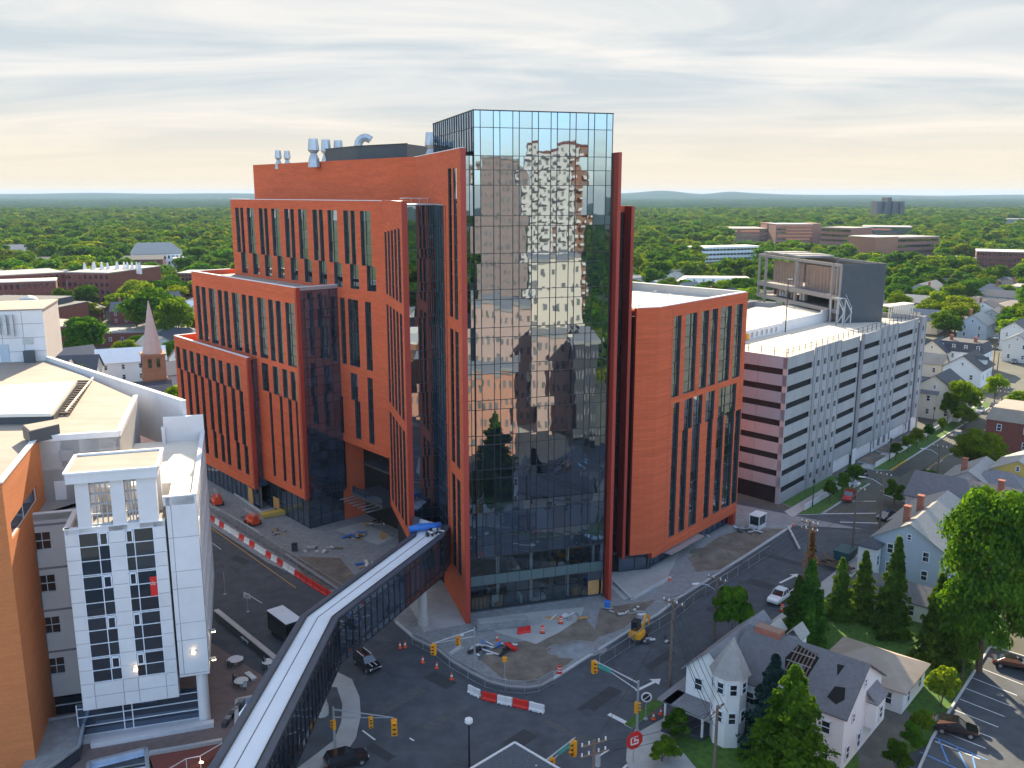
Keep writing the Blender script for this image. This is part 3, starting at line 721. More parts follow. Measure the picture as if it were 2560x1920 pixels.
# ground floor below the blocks: recessed storefront, white soffit band
def storefront(W, s0, s1, z1, o, name='storefront'):
 n = max(1, int(abs(s1 - s0) / 1.9)); curtain(W, [s0 + (s1 - s0) * i / n for i in range(n + 1)], [0.1, 2.3, z1], hosp, o=o, mk='glassdark', own=False, mull=0.09)
 mb = MB(); W.box(mb, s0, s1, 0, z1, o - 0.5, o - 0.12); mb.build('storefront_backing', M['interior'], hosp)
storefront(W2, 1.2, 17.5, 5.9, -1.1)
storefront(W1, s1R + 0.5, s1L, 4.5, -1.0)
Ws2 = Wall(W2.at(0.8), (-W2.n[0], -W2.n[1]), (-W2.d[0], -W2.d[1])); storefront(Ws2, 1.1, 8.0, 6.2, -0.2)
mb = MB(); W1.box(mb, s1R + 3.2, s1R + 5.0, 0.1, 3.4, -1.02, -0.86); mb.build('plywood_sheet', M['plywood'], hosp)
mb = MB(); W2.box(mb, 12.4, 14.6, 0.5, 2.6, -1.12, -0.96); mb.build('plywood_sheet', M['plywood'], hosp)
# entrance court under block three
WK = Wall(W3.at(0), wd);
mb = MB(); W3.box(mb, s30 + 0.3, 2.0, 0, 15.2, -5.4, -5.0, 0); W3.box(mb, 1.0, 1.4, 0, 15.3, -5.2, -0.1, 1); W3.box(mb, s30 + 0.3, 1.2, 15.0, 15.28, -5.2, -0.1, 1)
mb.build('entrance_recess', [M['void'], M['redplain']], hosp)
curtain(W3, [s30 + 0.5 + 1.6 * i for i in range(9)], [0.1, 3.4, 6.6, 7.6, 10.4, 13.2, 15.0], hosp, o=-4.7, mk='glassdark', own=False, spand=(2,))
mb = MB(); W3.box(mb, s30 + 0.6, -4.0, 6.4, 6.9, -4.6, 1.2); W3.box(mb, s30 + 0.6, -4.4, 11.6, 11.9, -4.6, -1.0); mb.build('entrance_canopy', M['darkgrey'], hosp)
mb = MB(); W3.box(mb, s30 + 0.8, -4.2, 6.95, 8.1, 1.12, 1.18); mb.build('balcony_glass', M['glassdark'], hosp)
for i in range(7):
 mb = MB(); s_ = -1.2 - i * 1.45
 mb.seg(W3.W(s_, 4.9, -4.5), W3.W(s_, 4.9, 2.0 ), 0.28, 0.14); mb.build('canopy_beam', M['steel'], hosp)
mb = MB(); W3.box(mb, s30 + 2.0, s30 + 7.0, 0.1, 3.2, -4.66, -4.55); mb.build('plywood_sheet', M['plywood'], hosp)
# ---- right wing
WG = Wall((17.5, 130.4), ed); gs0 = WG.hit(1592, 768)[0]; gs1 = WG.hit(1651, 768)[0]
KP = WG.at(gs1); sR = None
KR = (40.0, 152.6); WH = Wall(KP, (KR[0] - KP[0], KR[1] - KP[1])); LH = math.hypot(KR[0] - KP[0], KR[1] - KP[1])
zR = 41.65
red_wall(WG, gs0, gs1, 3.2, zR, [])
sl = []
def hs(x, y): return WH.hit(x, y)[0]
x_top = [(1683, 1702), (1713, 1741), (1752, 1770), (1775, 1792), (1799, 1826), (1834, 1853)]
rt, rb = 0, 0
t1 = (WH.hit(1683, 790)[1] + WH.hit(1841, 764)[1]) / 2; b1 = (WH.hit(1683, 992)[1] + WH.hit(1840, 945)[1]) / 2
for a, b in x_top: sl.append((hs(a, 850), hs(b, 850), b1, t1))
t2_ = (WH.hit(1682, 1007)[1] + WH.hit(1835, 962)[1]) / 2; m2_ = WH.hit(1725, 1070)[1]; b2_ = (WH.hit(1675, 1340)[1] + WH.hit(1842, 1256)[1]) / 2
x2 = [(1680, 1695, 0, 0), (1711, 1731, 1704, 1719), (1733, 1755, 1729, 1748), (1764, 1785, 1766, 1779), (1796, 1815, 1790, 1806), (1815, 1838, 1811, 1832), (0, 0, 1835, 1848)]
for a, b, c, d in x2:
 if a and not c: sl.append((hs(a, 1100), hs(b, 1100), b2_, t2_)); continue
 if a: sl.append((hs(a, 1020), hs(b, 1020), m2_, t2_))
 if c: sl.append((hs(c, 1110), hs(d, 1110), b2_, m2_))
red_wall(WH, 0, LH, 2.3, zR, sl)
KB = G(1577, 705, 41.6)
mb = MB(); mb.prism([off(WG.at(gs0), fd, 0.6), off(KP, fd, 0.8), off(WH.at(LH - 0.1), WH.n, -0.7), (23.0, 169.0), (8, 150)], 3.0, 40.3, 0, 1); mb.prism([off(off(KP, fd, 2.4), ed, -4), off(KP, fd, 3.4), off(WH.at(LH - .6), WH.n, -2.2), (23, 168), (10, 150)], 0, 2.95)
mb.build('wing_core', [M['void'], M['roofwhite']], hosp)
PW = [off(WG.at(gs0 + .3), fd, 0.45), isect(off(KP, fd, .45), ed, off(KP, WH.n, -.45), WH.d), off(off(KR, WH.n, -0.45), WH.d, -.3), (22.4, 169.9), (10, 160)]
mb = MB()
for a, b in zip(PW[:-1], PW[1:]):
 mb.seg((a[0], a[1], 40.9), (b[0], b[1], 40.9), 0.5, 1.5, 0); mb.seg((a[0], a[1], 41.71), (b[0], b[1], 41.71), 0.62, 0.1, 1)
mb.build('wing_parapet', [M['whitestucco'], M['coping']], hosp)
mb = MB(); We = Wall(KR, (22.4 - KR[0], 169.9 - KR[1]), (1, 1)); We.box(mb, 0.1, 24, 2.3, 41.6, 0.0, 0.3); mb.build('terracotta_end_wall', M['red'], hosp)
for i, (x, y) in enumerate(((1596, 782), (1633, 745), (1668, 752))):
 p = G(x, y, 40.3); mb = MB(); mb.tube([(p[0], p[1], 40.3), (p[0], p[1], 41.5)], 0.09, 6); mb.tube([(p[0], p[1], 41.45), (p[0] + 0.6, p[1], 41.5)], 0.1, 6)
 mb.build('roof_vent_pipe', M['steel'], hosp)
# link between the tower and the wing, with its orange slit window
WL = Wall((13.5, 131.0), ed);
curtain(WL, [-0.5, 0.8, 1.9, 3.0], [3, 6.5, 10, 13.5, 17, 20.5, 24, 27.5, 31, 34.5, 38, 41.5, 45, 48.5, 52, 55.4], hosp, own=False)
mb = MB(); WL.box(mb, -0.5, 3.2, 55.4, 56.3, -0.4, 0.1); WL.box(mb, 3.0, 6.5, 3.2, 41.3, -0.5, 0.0); mb.build('link_wall', M['redplain'], hosp)
mb = MB(); WL.box(mb, 3.1, 3.8, 34.6, 38.1, 0.0, 0.12); mb.build('orange_slit_window', M['signalyellow'], hosp)
mb = MB(); mb.prism([WL.at(-0.6), WL.at(6.4), off(WL.at(6.4), fd, 10), off(WL.at(-0.6), fd, 10)], 0, 41.0); mb.prism([off(WL.at(-0.6), fd, .3), off(WL.at(3.0), fd, .3), off(WL.at(3.0), fd, 10), off(WL.at(-0.6), fd, 10)], 41, 55.4); mb.build('link_core', M['void'], hosp)
# wing ground floor
WGb = Wall(off(WG.P, fd, 1.4), ed); storefront(WGb, -0.5, gs1 + 0.4, 3.3, 0)
WHb = Wall(off(KP, WH.n, -1.2), WH.d); storefront(WHb, 0.5, LH - 0.5, 2.6, 0)
mb = MB(); WH.box(mb, 4.0, 14.5, 1.9, 2.08, -1.0, 1.1); mb.build('door_canopy', M['steel'], hosp)
mb = MB(); WH.box(mb, LH - 1.0, LH, 0, 2.4, -1.0, 0); mb.build('terracotta_pier', M['fin'], hosp)
# ---- roof plant
def onroof(x, y, Y): return (ray(x, y)[0] * Y / ray(x, y)[1], Y, ZH(x, y, Y))
def stack(x0, x1, yt, yb, Y, cat='exhaust stack', lab='', flare=True, grp='exhaust stacks on the hospital roof'):
 w = (x1 - x0) / CAM_F * Y; zt = ZH(x0, yt, Y); X = (((x0 + x1) / 2 - CAM_CX) / CAM_F) * Y * 0.98
 t = thing('exhaust_stack', lab, cat, (X, Y, 62.6), 0, grp, local=True)
 h = zt - 62.6; mb = MB()
 if flare:
  mb.tube([(0, 0, 0), (0, 0, h * 0.30), (0, 0, h * 0.5)], [w * 0.62, w * 0.5, w * 0.28], 10)
  mb.build('stack_base', M['steel'], t, smooth=False, world=False)
  mb = MB(); mb.tube([(0, 0, h * 0.5), (0, 0, h * 0.6), (0, 0, h)], [w * 0.34, w * 0.56, w * 0.44], 10)
  mb.build('stack_hood', M['steel'], t, world=False)
 else:
  mb.box((0, 0, h / 2), (w, w, h)); mb.build('stack_hood', M['steel'], t, world=False)
 return t
stack(694, 709, 376, 400, 178, lab='slim flared exhaust stack at the far left of the hospital roof')
stack(716, 731, 377, 400, 178, lab='slim flared exhaust stack, second from the left on the hospital roof')
stack(777, 802, 347, 395, 165, lab='big flared exhaust stack left of the dark rooftop penthouse')
stack(809, 832, 349, 380, 172, lab='wide exhaust stack rising behind the left end of the dark penthouse')
stack(840, 862, 351, 380, 172, lab='wide exhaust stack behind the penthouse, nearest to the curved duct')
stack(1066, 1093, 331, 390, 148, lab='tall exhaust stack beside the glass crown of the tower')
stack(1021, 1031, 373, 390, 160, lab='small square vent box right of the dark penthouse, the left one', flare=False)
stack(1038, 1048, 374, 390, 160, lab='small square vent box right of the dark penthouse, the right one', flare=False)
pt = thing('rooftop_penthouse', 'low dark grey plant penthouse on the red hospital roof', 'penthouse', (-28, 165, 62.6))
p0, p1, p2_ = onroof(808, 371, 172), onroof(893, 366, 160), onroof(1018, 373, 152)
zt = p1[2]; mb = MB(); mb.prism([p0[:2], p1[:2], p2_[:2], (p2_[0] + 3, p2_[1] + 10), (p0[0] + 8, p0[1] + 10)], 62.55, zt); mb.build('wall', M['darkgrey'], pt)
mb = MB()
for a, b in ((p0, p1), (p1, p2_)): mb.seg((a[0], a[1], zt + .06), (b[0], b[1], zt + .06), 0.3, 0.12)
mb.build('coping', M['mull'], pt)
d0 = onroof(896, 364, 166); t = thing('curved_duct', 'curved galvanised duct elbow on top of the dark penthouse', 'duct', (d0[0], 166, zt), local=True)
mb = MB(); mb.tube([(0, 0, -0.2), (0, 0, 0.5)] + [(1.3 - 1.3 * math.cos(a), 0, 0.5 + 1.3 * math.sin(a)) for a in [i * math.pi * 0.75 / 6 for i in range(1, 7)]], 0.75, 10); mb.build('duct', M['steel'], t, world=False)
mb = MB(); mb.box((0, 0, 0.0), (2.2, 2.2, 0.3)); mb.build('duct_flange', M['steel'], t, world=False)
# ============================================================ parking garage
gd = nrm((.663, .748)); GP = (50.8, 163.0)
gar = thing('parking_garage', 'long grey precast parking garage of eight decks along the right street', 'parking garage', (GP[0], GP[1], 0))
WGa = Wall(GP, gd); WGb_ = Wall(GP, (-.69, .72))
rowsz = [26.2 - 3.27 * k for k in range(8)]
HG = 28.5
def panel(W, s0, s1, z0, z1, o, m='garage', parent=gar, name='precast_panel', t=0.22, j=0.03):
 mb = MB(); W.box(mb, s0 + j, s1 - j, z0 + j * 0.5, z1 - j * 0.5, o - t, o); return mb.build(name, M[m], parent)
secs = [('slot', 0.0, 11.8, 0), ('sq', 11.8, 24.6, 0.3), ('slot', 24.6, 34.8, 0.15), ('pil', 34.8, 36.6, 0.5), ('slot', 36.6, 47.2, 0.15), ('sq', 47.2, 57.8, 0.35), ('slot', 57.8, 69.2, 0.15), ('sq', 69.2, 72.2, 0.2), ('pil', 72.2, 73.9, 0.5), ('sq', 73.9, 77.9, 0.2)]
mb_mull = MB()
for kind, a, b, o in secs:
 top = HG + (0.35 if kind == 'pil' else 0.0) + (0.4 if a in (11.8, 47.2) else 0)
 if kind == 'slot':
  n = 3; xs = [a + (b - a) * i / n for i in range(n + 1)]
  for k in range(8):
   z1 = top if k == 0 else rowsz[k - 1] - 1.15
   z0 = rowsz[k]
   for i in range(n): panel(WGa, xs[i], xs[i + 1], z0, z1, o)
   if False:
    for i in range(1, n * 2): WGa.box(mb_mull, a + (b - a) * i / (n * 2) - 0.06, a + (b - a) * i / (n * 2) + 0.06, rowsz[k] - 1.15, rowsz[k], o - 0.7, o - 0.4)
  for i in range(n):
   z1 = rowsz[7] - (1.15 if a < 5 else -0.0); panel(WGa, xs[i], xs[i + 1], 0.0 if a < 5 else 2.9, z1, o) if z1 > 0.4 else None
  if a > 5:
   for i in range(n): panel(WGa, xs[i], xs[i + 1], 0.05, 2.9, o - 0.35, 'white')
  for s_ in (a + 0.25, b - 0.25): panel(WGa, s_ - 0.25, s_ + 0.25, rowsz[7] - 1.1, HG, o - 0.02)
 elif kind == 'pil':
  panel(WGa, a, b, 3.6, top, o, 'garagedark'); panel(WGa, a, b, 0, 3.6, o, 'white')
 else:
  n = max(1, int(round((b - a) / 3.5)))
  for i in range(n):
   x0 = a + (b - a) * i / n; x1 = a + (b - a) * (i + 1) / n; cx = (x0 + x1) / 2
   for (g0, g1) in ((0, 3), (3, 6), (6, 8)):
    zt_ = top if g0 == 0 else rowsz[g0] + 0.9
    zb_ = (rowsz[g1] + 0.9) if g1 < 8 else (0.0 if a < 20 else 2.8)
    rects = [(cx - 0.62, cx + 0.62, rowsz[k] - 1.2, rowsz[k] + 0.02) for k in range(g0, g1) if rowsz[k] - 1.2 > zb_ + 0.2]
    mb = MB(); WGa.holes(mb, x0 + 0.03, x1 - 0.03, zb_ + 0.015, zt_ - 0.015, rects, 0.3, 0, o)
    for s_ in (x0 + 0.03, x1 - 0.03): mb.poly([WGa.W(s_, zb_, o), WGa.W(s_, zt_, o), WGa.W(s_, zt_, o - .3), WGa.W(s_, zb_, o - .3)])
    mb.poly([WGa.W(x0, zt_ - .015, o), WGa.W(x1, zt_ - .015, o), WGa.W(x1, zt_ - .015, o - .3), WGa.W(x0, zt_ - .015, o - .3)])
    mb.build('precast_panel', M['garage'], gar)
   for s_ in (x0 + 0.5, x1 - 0.35): panel(WGa, s_ - 0.09, s_ + 0.09, 1.0, top - 0.1, o + 0.06, 'garagedark', name='pilaster_strip')
  if a > 20:
   for i in range(n): panel(WGa, a + (b - a) * i / n, a + (b - a) * (i + 1) / n, 0.05, 2.8, o - 0.2, 'white')
mb_mull.build('slot_post', M['garagedark'], gar)
for k in range(8):          # short front facing the hospital
 z1 = HG if k == 0 else rowsz[k - 1] - 1.15
 for i in range(5):
  a = i * 6.0; panel(WGb_, a + (0.0 if i else 0.0), a + 6.0, rowsz[k], z1, 0.0, 'garagecool' if k < 4 else 'garage')
for i in range(5): panel(WGb_, i * 6.0, i * 6.0 + 6.0, 3.3 - 0.4, rowsz[7] - 0.0 - 0.0, 0.0, 'garage') if rowsz[7] > 3.4 else None
panel(WGb_, 0.0, 0.9, 0, HG - 0.1, 0.0, 'garage')
mb = MB()
for k in range(7):
 for i in range(0, 16, 5): WGb_.box(mb, 1.9 * i + 0.3, 1.9 * i + 0.42, rowsz[k] - 1.15, rowsz[k], -0.7, -0.5)
mb.build('slot_post', M['garagedark'], gar)
curtain(WGb_, [0.9 + 2.4 * i for i in range(13)], [0.3, 2.9], gar, o=-0.5, mk='glassdark', own=False)
gL = 77.8
gpoly = [off(GP, WGa.n, -0.6), off(WGa.at(gL), WGa.n, -0.4), off(off(WGa.at(gL), WGa.n, -46), gd, 4), off(WGb_.at(30), WGb_.n, -0.5)]
gpoly[0] = (GP[0] - 0.05, GP[1] + 0.75)
mb = MB(); mb.prism([gpoly[0], gpoly[1], gpoly[2], (gpoly[3][0], gpoly[3][1])], 0, 27.2, 0, 1); mb.build('deck', [M['void'], M['deck']], gar)
WGe = Wall(WGa.at(77.9), (-gd[1], gd[0]), gd)
mb = MB(); WGe.box(mb, -0.3, 46, 0.0, HG - 0.1, -0.4, 0.0); mb.build('end_wall', M['garage'], gar)
WGr = Wall(off(WGa.at(0), WGa.n, -46), gd)
mb = MB(); WGr.box(mb, -8, 82, 27, 28.5, -0.3, 0); mb.build('rear_parapet', M['garage'], gar)
mb = MB()   # railing above the parapet
for W_, s0_, s1_ in ((WGa, 0.3, 72), (WGb_, 0.3, 28)):
 n = int((s1_ - s0_) / 2.6)
 for i in range(n + 1): W_.box(mb, s0_ + (s1_ - s0_) * i / n - 0.05, s0_ + (s1_ - s0_) * i / n + 0.05, HG, HG + 1.5, -0.5, -0.4)
 for z_ in (HG + 0.75, HG + 1.45): W_.box(mb, s0_, s1_, z_ - 0.03, z_ + 0.03, -0.48, -0.42)
mb.build('railing', M['mull'], gar)
# ramp wall on the roof deck with a row of openings, rising to the right
ra, rb_ = (51.2, 192.1), (85.0, 228.2); WRp = Wall(ra, (rb_[0] - ra[0], rb_[1] - ra[1]))
mb = MB(); Lr = math.hypot(rb_[0] - ra[0], rb_[1] - ra[1])
WRp.holes(mb, -8, 15.5, 27.2, 29.2, [(-6 + 2.2 * i, -4.9 + 2.2 * i, 27.5, 28.6) for i in range(9)], 0.3); WRp.box(mb, 15.5, Lr, 27.2, 29.6, -0.3, 0); WRp.box(mb, Lr - 14, Lr, 29.5, 30.2, -0.3, 0.003); WRp.box(mb, -8, 15.5, 29.2, 29.25, -0.3, 0)
mb.build('ramp_wall', M['white'], gar)
mb = MB(); WRp.box(mb, -10, 60, 27.25, 29.0, -16, -0.35); mb.build('upper_ramp_deck', M['deck'], gar)
mb = MB(); c = WRp.W(-1.6, 28.0, 0.4); mb.box(c, (0.9, 0.5, 1.2), 0.8); mb.build('yellow_bollard_guard', M['signalyellow'], gar)
pe = thing('stair_kiosk', 'small cream slatted stair enclosure at the far corner of the garage roof', 'stair enclosure', (100, 222, 27.2))
q0, q1 = G(1850 + 1640 / 4.424, 600 + 870 / 4.424, 27.2), G(1850 + 1915 / 4.424, 600 + 830 / 4.424, 27.2); WK_ = Wall(q0, (q1[0] - q0[0], q1[1] - q0[1])); lk = math.hypot(q1[0] - q0[0], q1[1] - q0[1])
mb = MB(); WK_.box(mb, 0, lk, 30.0, 30.3, -3, 0.1); mb.build('roof', M['sidingcream'], pe)
for i in range(12):
 mb = MB(); WK_.box(mb, lk * i / 11.6, lk * i / 11.6 + 0.28, 27.2, 30.0, -0.15, 0); mb.build('slat', M['sidingcream'], pe)
# ---- steel plant frame standing on the garage roof
M['framegrey'] = mat('grey_brown_steel', (0.27, 0.25, 0.24), 0.5, var=.1)
A_, B_ = G(1850 + 265 / 4.424, 600 + 725 / 4.424, 27.2), G(1850 + 990 / 4.424, 600 + 900 / 4.424, 27.2)
pf = thing('rooftop_plant_frame', 'big open steel plant frame on legs above the garage roof', 'plant frame', (A_[0], A_[1], 27.2))
WPf = Wall(A_, (B_[0] - A_[0], B_[1] - A_[1])); Lp = math.hypot(B_[0] - A_[0], B_[1] - A_[1])
def pz(x, y): return WPf.hit(1850 + x / 4.424, 600 + y / 4.424)
zt_ = (pz(290, 185)[1] + pz(1005, 225)[1]) / 2; zm = (pz(290, 505)[1] + pz(1000, 560)[1]) / 2; zl_ = (pz(290, 640)[1] + pz(1000, 715)[1]) / 2
sX0, sX1 = pz(200, 400)[0], pz(1120, 400)[0]; dp = 12.0
for s_ in (0.0, Lp * 0.49, Lp):
 for o_ in (0.0, -dp):
  mb = MB(); WPf.box(mb, s_ - 0.3, s_ + 0.3, 27.2 if (s_ != Lp * 0.49) else zl_, zt_, o_ - 0.3, o_ + 0.3)
  mb.seg(WPf.W(s_, zl_ - 2.2, o_), WPf.W(s_ + 1.6, zl_, o_), 0.2); mb.seg(WPf.W(s_, zl_ - 2.2, o_), WPf.W(s_ - 1.6, zl_, o_), 0.2)
  mb.build('steel_column', M['framegrey'], pf)
for s_ in (sX0 + 0.2, sX1 - 0.3, sX1 - 1.6):
 mb = MB(); WPf.box(mb, s_ - 0.25, s_ + 0.25, zl_, zt_, -0.4, 0.1); mb.build('steel_column', M['framegrey'], pf)
for z_, h_ in ((zt_, 0.7), (zm, 1.1), (zl_, 1.0)):
 mb = MB(); WPf.box(mb, sX0, sX1, z_ - h_, z_, -0.2, 0.2); WPf.box(mb, sX0, sX1, z_ - h_, z_, -dp - 0.2, -dp + 0.2)
 for s_ in (sX0, sX1 - 0.3): WPf.box(mb, s_, s_ + 0.3, z_ - h_, z_, -dp, 0)
 mb.build('steel_beam', M['framegrey'], pf)
mb = MB(); WPf.box(mb, sX0, sX1, zm - 0.5, zm - 0.3, -dp, 0); WPf.box(mb, sX0, sX1, zl_ - 0.5, zl_ - 0.3, -dp, 0); mb.build('floor_plate', M['garagedark'], pf)
mb = MB(); WPf.box(mb, sX1 - 0.3, sX1 + 0.1, zl_ - 3.4, zt_, -dp, -0.3); mb.build('dark_end_panel', M['darkgrey'], pf)
mb = MB(); WPf.box(mb, sX0 + 0.2, sX1 - 0.4, zl_, zt_ - 0.3, -dp - 0.1, -dp + 0.1); mb.build('back_panel', M['interior'], pf)
lou = mat('brown_louvre', (0.30, 0.215, 0.175), 0.7, var=0.1)
for (a, b) in ((0.5, Lp * 0.49 - 0.4), (Lp * 0.49 + 1.2, Lp - 0.4)):
 for i in range(15):
  z_ = zm + 0.3 + (zt_ - 2.0 - zm) * i / 14.0; mb = MB(); mb.seg(WPf.W(a, z_, -2.2), WPf.W(b, z_ , -2.2), 0.14, 0.34); mb.build('louvre', lou, pf)
 mb = MB()
 for i in range(11): WPf.box(mb, a + (b - a) * i / 10 - 0.06, a + (b - a) * i / 10 + 0.06, zm, zt_ - 1.4, -2.2, -2.0)
 mb.build('louvre_post', lou, pf)
mb = MB()
for i in range(5): WPf.box(mb, sX0 + 0.5 + i * 3.9, sX0 + 3.6 + i * 3.9, zt_ + 0.1, zt_ + 0.6 + 0.15 * (i % 2), -dp + 0.6, -1.0, 0)
mb.build('roof_unit', M['framegrey'], pf)
r5 = random.Random(3)
for i in range(12):
 s_ = 1.0 + i * 1.5; mb = MB(); WPf.box(mb, s_, s_ + r5.uniform(0.5, 1.1), zl_, zl_ + r5.uniform(1.0, 2.2), -3.2, -2.2, 0); mb.build('plant_unit', r5.choice([M['framegrey'], M['darkgrey'], M['chimney'], M['white']]), pf)
# stair tower to the right of the frame
stt = thing('roof_stair', 'open steel staircase between the plant frame and the garage roof', 'staircase', WPf.W(sX1 + 1, 27.2, 1.0))
for s_, o_ in ((sX1 + 0.3, 0.3), (sX1 + 0.3, 2.4), (sX1 + 3.0, 0.3), (sX1 + 3.0, 2.4), (sX1 + 5.6, 0.3), (sX1 + 5.6, 2.4)):
 mb = MB(); WPf.box(mb, s_, s_ + 0.18, 27.2, zm - 0.2 - (1.8 if s_ > sX1 + 5 else 0), o_, o_ + 0.18); mb.build('stair_post', M['steel'], stt)
for o_ in (0.4, 2.4):
 mb = MB(); mb.seg(WPf.W(sX1 + 0.3, zm - .2, o_), WPf.W(sX1 + 3.0, zm - .2, o_), .15, .2); mb.seg(WPf.W(sX1 + 3.0, zm - .2, o_), WPf.W(sX1 + 6.0, 30.6, o_), .15, .3); mb.seg(WPf.W(sX1 + 3.0, zm + .8, o_), WPf.W(sX1 + 6.0, 31.6, o_), .08); mb.seg(WPf.W(sX1 + 6.0, 30.6, o_), WPf.W(sX1 + 3.0, 27.4, o_), .15, .3); mb.build('stair_stringer', M['steel'], stt)
mb = MB(); WPf.box(mb, sX1 + 0.3, sX1 + 3.1, zm - .3, zm - .2, 0.3, 2.5); mb.build('landing', M['steel'], stt)
for i, (x, y, h) in enumerate(((500, 1020, 12), (1090, 905, 6))):
 p = G(1850 + x / 4.424, 600 + y / 4.424, 27.2)
 t = thing('deck_lamp_post', ['tall thin lamp post on the garage roof beside the white ramp wall', 'short lamp post on the garage roof by the plant frame stairs'][i], 'lamp post', (p[0], p[1], 27.2), local=True)
 mb = MB(); mb.tube([(0, 0, 0), (0, 0, h)], [0.14, 0.09], 6); mb.build('pole', M['mull'], t, world=False)
 mb = MB(); mb.box((0.4, 0, h), (1.1, 0.4, 0.14)); mb.build('lamp_head', M['steel'], t, world=False)
# ============================================================ glazed skybridge
BZ0, BZ1 = 5.35, 11.0
BL = [(-14.6, 126.8), (-14.3, 119.0), (-24.0, 94.5), (-26.2, 50)]; BR = [(-9.0, 122.6), (-9.6, 118.5), (-19.6, 94.1), (-21.2, 50)]
br = thing('skybridge', 'glazed pedestrian skybridge with a pale roof bending over the street to the hospital', 'skybridge', (-22, 94, 0))
def ip(a, b, t): return (a[0] + (b[0] - a[0]) * t, a[1] + (b[1] - a[1]) * t)
mb = MB()
for i in range(3):
 for (ta, tb, m_, zz_) in ((0.0, 0.17, 1, 0.16), (0.17, 0.83, 0, 0.0), (0.83, 1.0, 1, 0.16)):
  a, b, c, d = ip(BL[i], BR[i], ta), ip(BL[i], BR[i], tb), ip(BL[i + 1], BR[i + 1], tb), ip(BL[i + 1], BR[i + 1], ta)
  mb.prism([a, b, c, d], BZ1 - 0.35, BZ1 + zz_, m_)
mb.build('roof', [M['bridgeroof'], M['bridgedark']], br)
mb = MB();
for i in range(3):
 a, b = ip(BL[i], BR[i], 0.45), ip(BL[i + 1], BR[i + 1], 0.45); mb.seg((a[0], a[1], BZ1 + 0.01), (b[0], b[1], BZ1 + 0.01), 0.07, 0.04)
 for tt in (0.17, 0.83):
  a, b = ip(BL[i], BR[i], tt), ip(BL[i + 1], BR[i + 1], tt); mb.seg((a[0], a[1], BZ1 + 0.12), (b[0], b[1], BZ1 + 0.12), 0.12, 0.2)
mb.build('roof_seam', M['mull'], br)
mb = MB()
for i in range(3): mb.prism([ip(BL[i], BR[i], 0.03), ip(BL[i], BR[i], 0.97), ip(BL[i + 1], BR[i + 1], 0.97), ip(BL[i + 1], BR[i + 1], 0.03)], BZ0, BZ0 + 0.6)
mb.build('floor_slab', M['bridgedark'], br)
M['glassbridge'] = glass_mat('bridge_glass', (0.012, 0.020, 0.032), refl=0.20, tintc=(0.75, 0.85, 1.0), clear=0.35, wav=0.01)
for side, PT in (('r', BR), ('l', BL)):
 for i in range(3):
  if i == 0: continue
  a, b = PT[i], PT[i + 1]; W_ = Wall(a, (b[0] - a[0], b[1] - a[1]), (1, -0.3) if side == 'r' else (-1, 0.3)); L_ = math.hypot(b[0] - a[0], b[1] - a[1])
  n = int(L_ / 1.35); mb = MB()
  for z_ in (BZ0 + 0.05, BZ0 + 1.0, BZ1 - 0.9, BZ1 - 0.1): W_.box(mb, 0, L_, z_ - 0.05, z_ + 0.05, -0.05, 0.08)
  for j in range(n + 1): W_.box(mb, L_ * j / n - 0.04, L_ * j / n + 0.04, BZ0, BZ1 - 0.3, -0.05, 0.10)
  mb.build('mullion_grid', M['mull'], br)
  tb_ = MB()
  for j in range(0, n, 4):
   s0_, s1_ = L_ * j / n, min(L_, L_ * (j + 4) / n)
   if (j // 4) % 2: tb_.seg(W_.W(s0_, BZ0 + .6, -0.5), W_.W(s1_, BZ1 - .5, -0.5), 0.22)
   else: tb_.seg(W_.W(s0_, BZ1 - .5, -0.5), W_.W(s1_, BZ0 + .6, -0.5), 0.22)
  tb_.build('truss_diagonal', M['steel'], br)
  if side == 'l':
   mb = MB()
   for j in range(n): tilted_quad(mb, W_, L_ * j / n, L_ * (j + 1) / n, BZ0, BZ1 - .3, 0)
   mb.build('glass_pane', M['glassbridge'], br); continue
  for j in range(n):
   up = (i == 1 and j < 9)
   pane_obj(W_, L_ * j / n, L_ * (j + 1) / n, BZ0 + 1.0, BZ1 - 0.9, 0, 'glassbridge' if not up else 'glassdark', br, name='bridge_pane', tilt=0.5)
   pane_obj(W_, L_ * j / n, L_ * (j + 1) / n, BZ0 + 0.05, BZ0 + 1.0, 0, 'spandrel', br, name='lower_panel', tilt=0.2)
   pane_obj(W_, L_ * j / n, L_ * (j + 1) / n, BZ1 - 0.9, BZ1 - 0.1, 0, 'spandrel', br, name='upper_panel', tilt=0.2)
W_ = Wall(BR[0], (BR[1][0] - BR[0][0], BR[1][1] - BR[0][1]), (1, 0)); mb = MB(); W_.box(mb, 0, 4.1, BZ0, BZ1 - .2, -.2, 0); mb.build('end_panel', M['bridgedark'], br)
W_ = Wall(BL[0], (BL[1][0] - BL[0][0], BL[1][1] - BL[0][1]), (-1, 0)); mb = MB(); W_.box(mb, 0, 7.8, BZ0, BZ1 - .2, -.2, 0); mb.build('end_panel', M['bridgedark'], br)
for p in ((-12.2, 114.2), (-21.6, 92.3), (-22.4, 72)):
 mb = MB(); mb.tube([(p[0], p[1], 0), (p[0], p[1], 1.3), (p[0], p[1], 1.3), (p[0], p[1], BZ0)], [0.78, 0.78, 0.62, 0.62], 16); mb.build('column', M['concrete'], br, smooth=False)
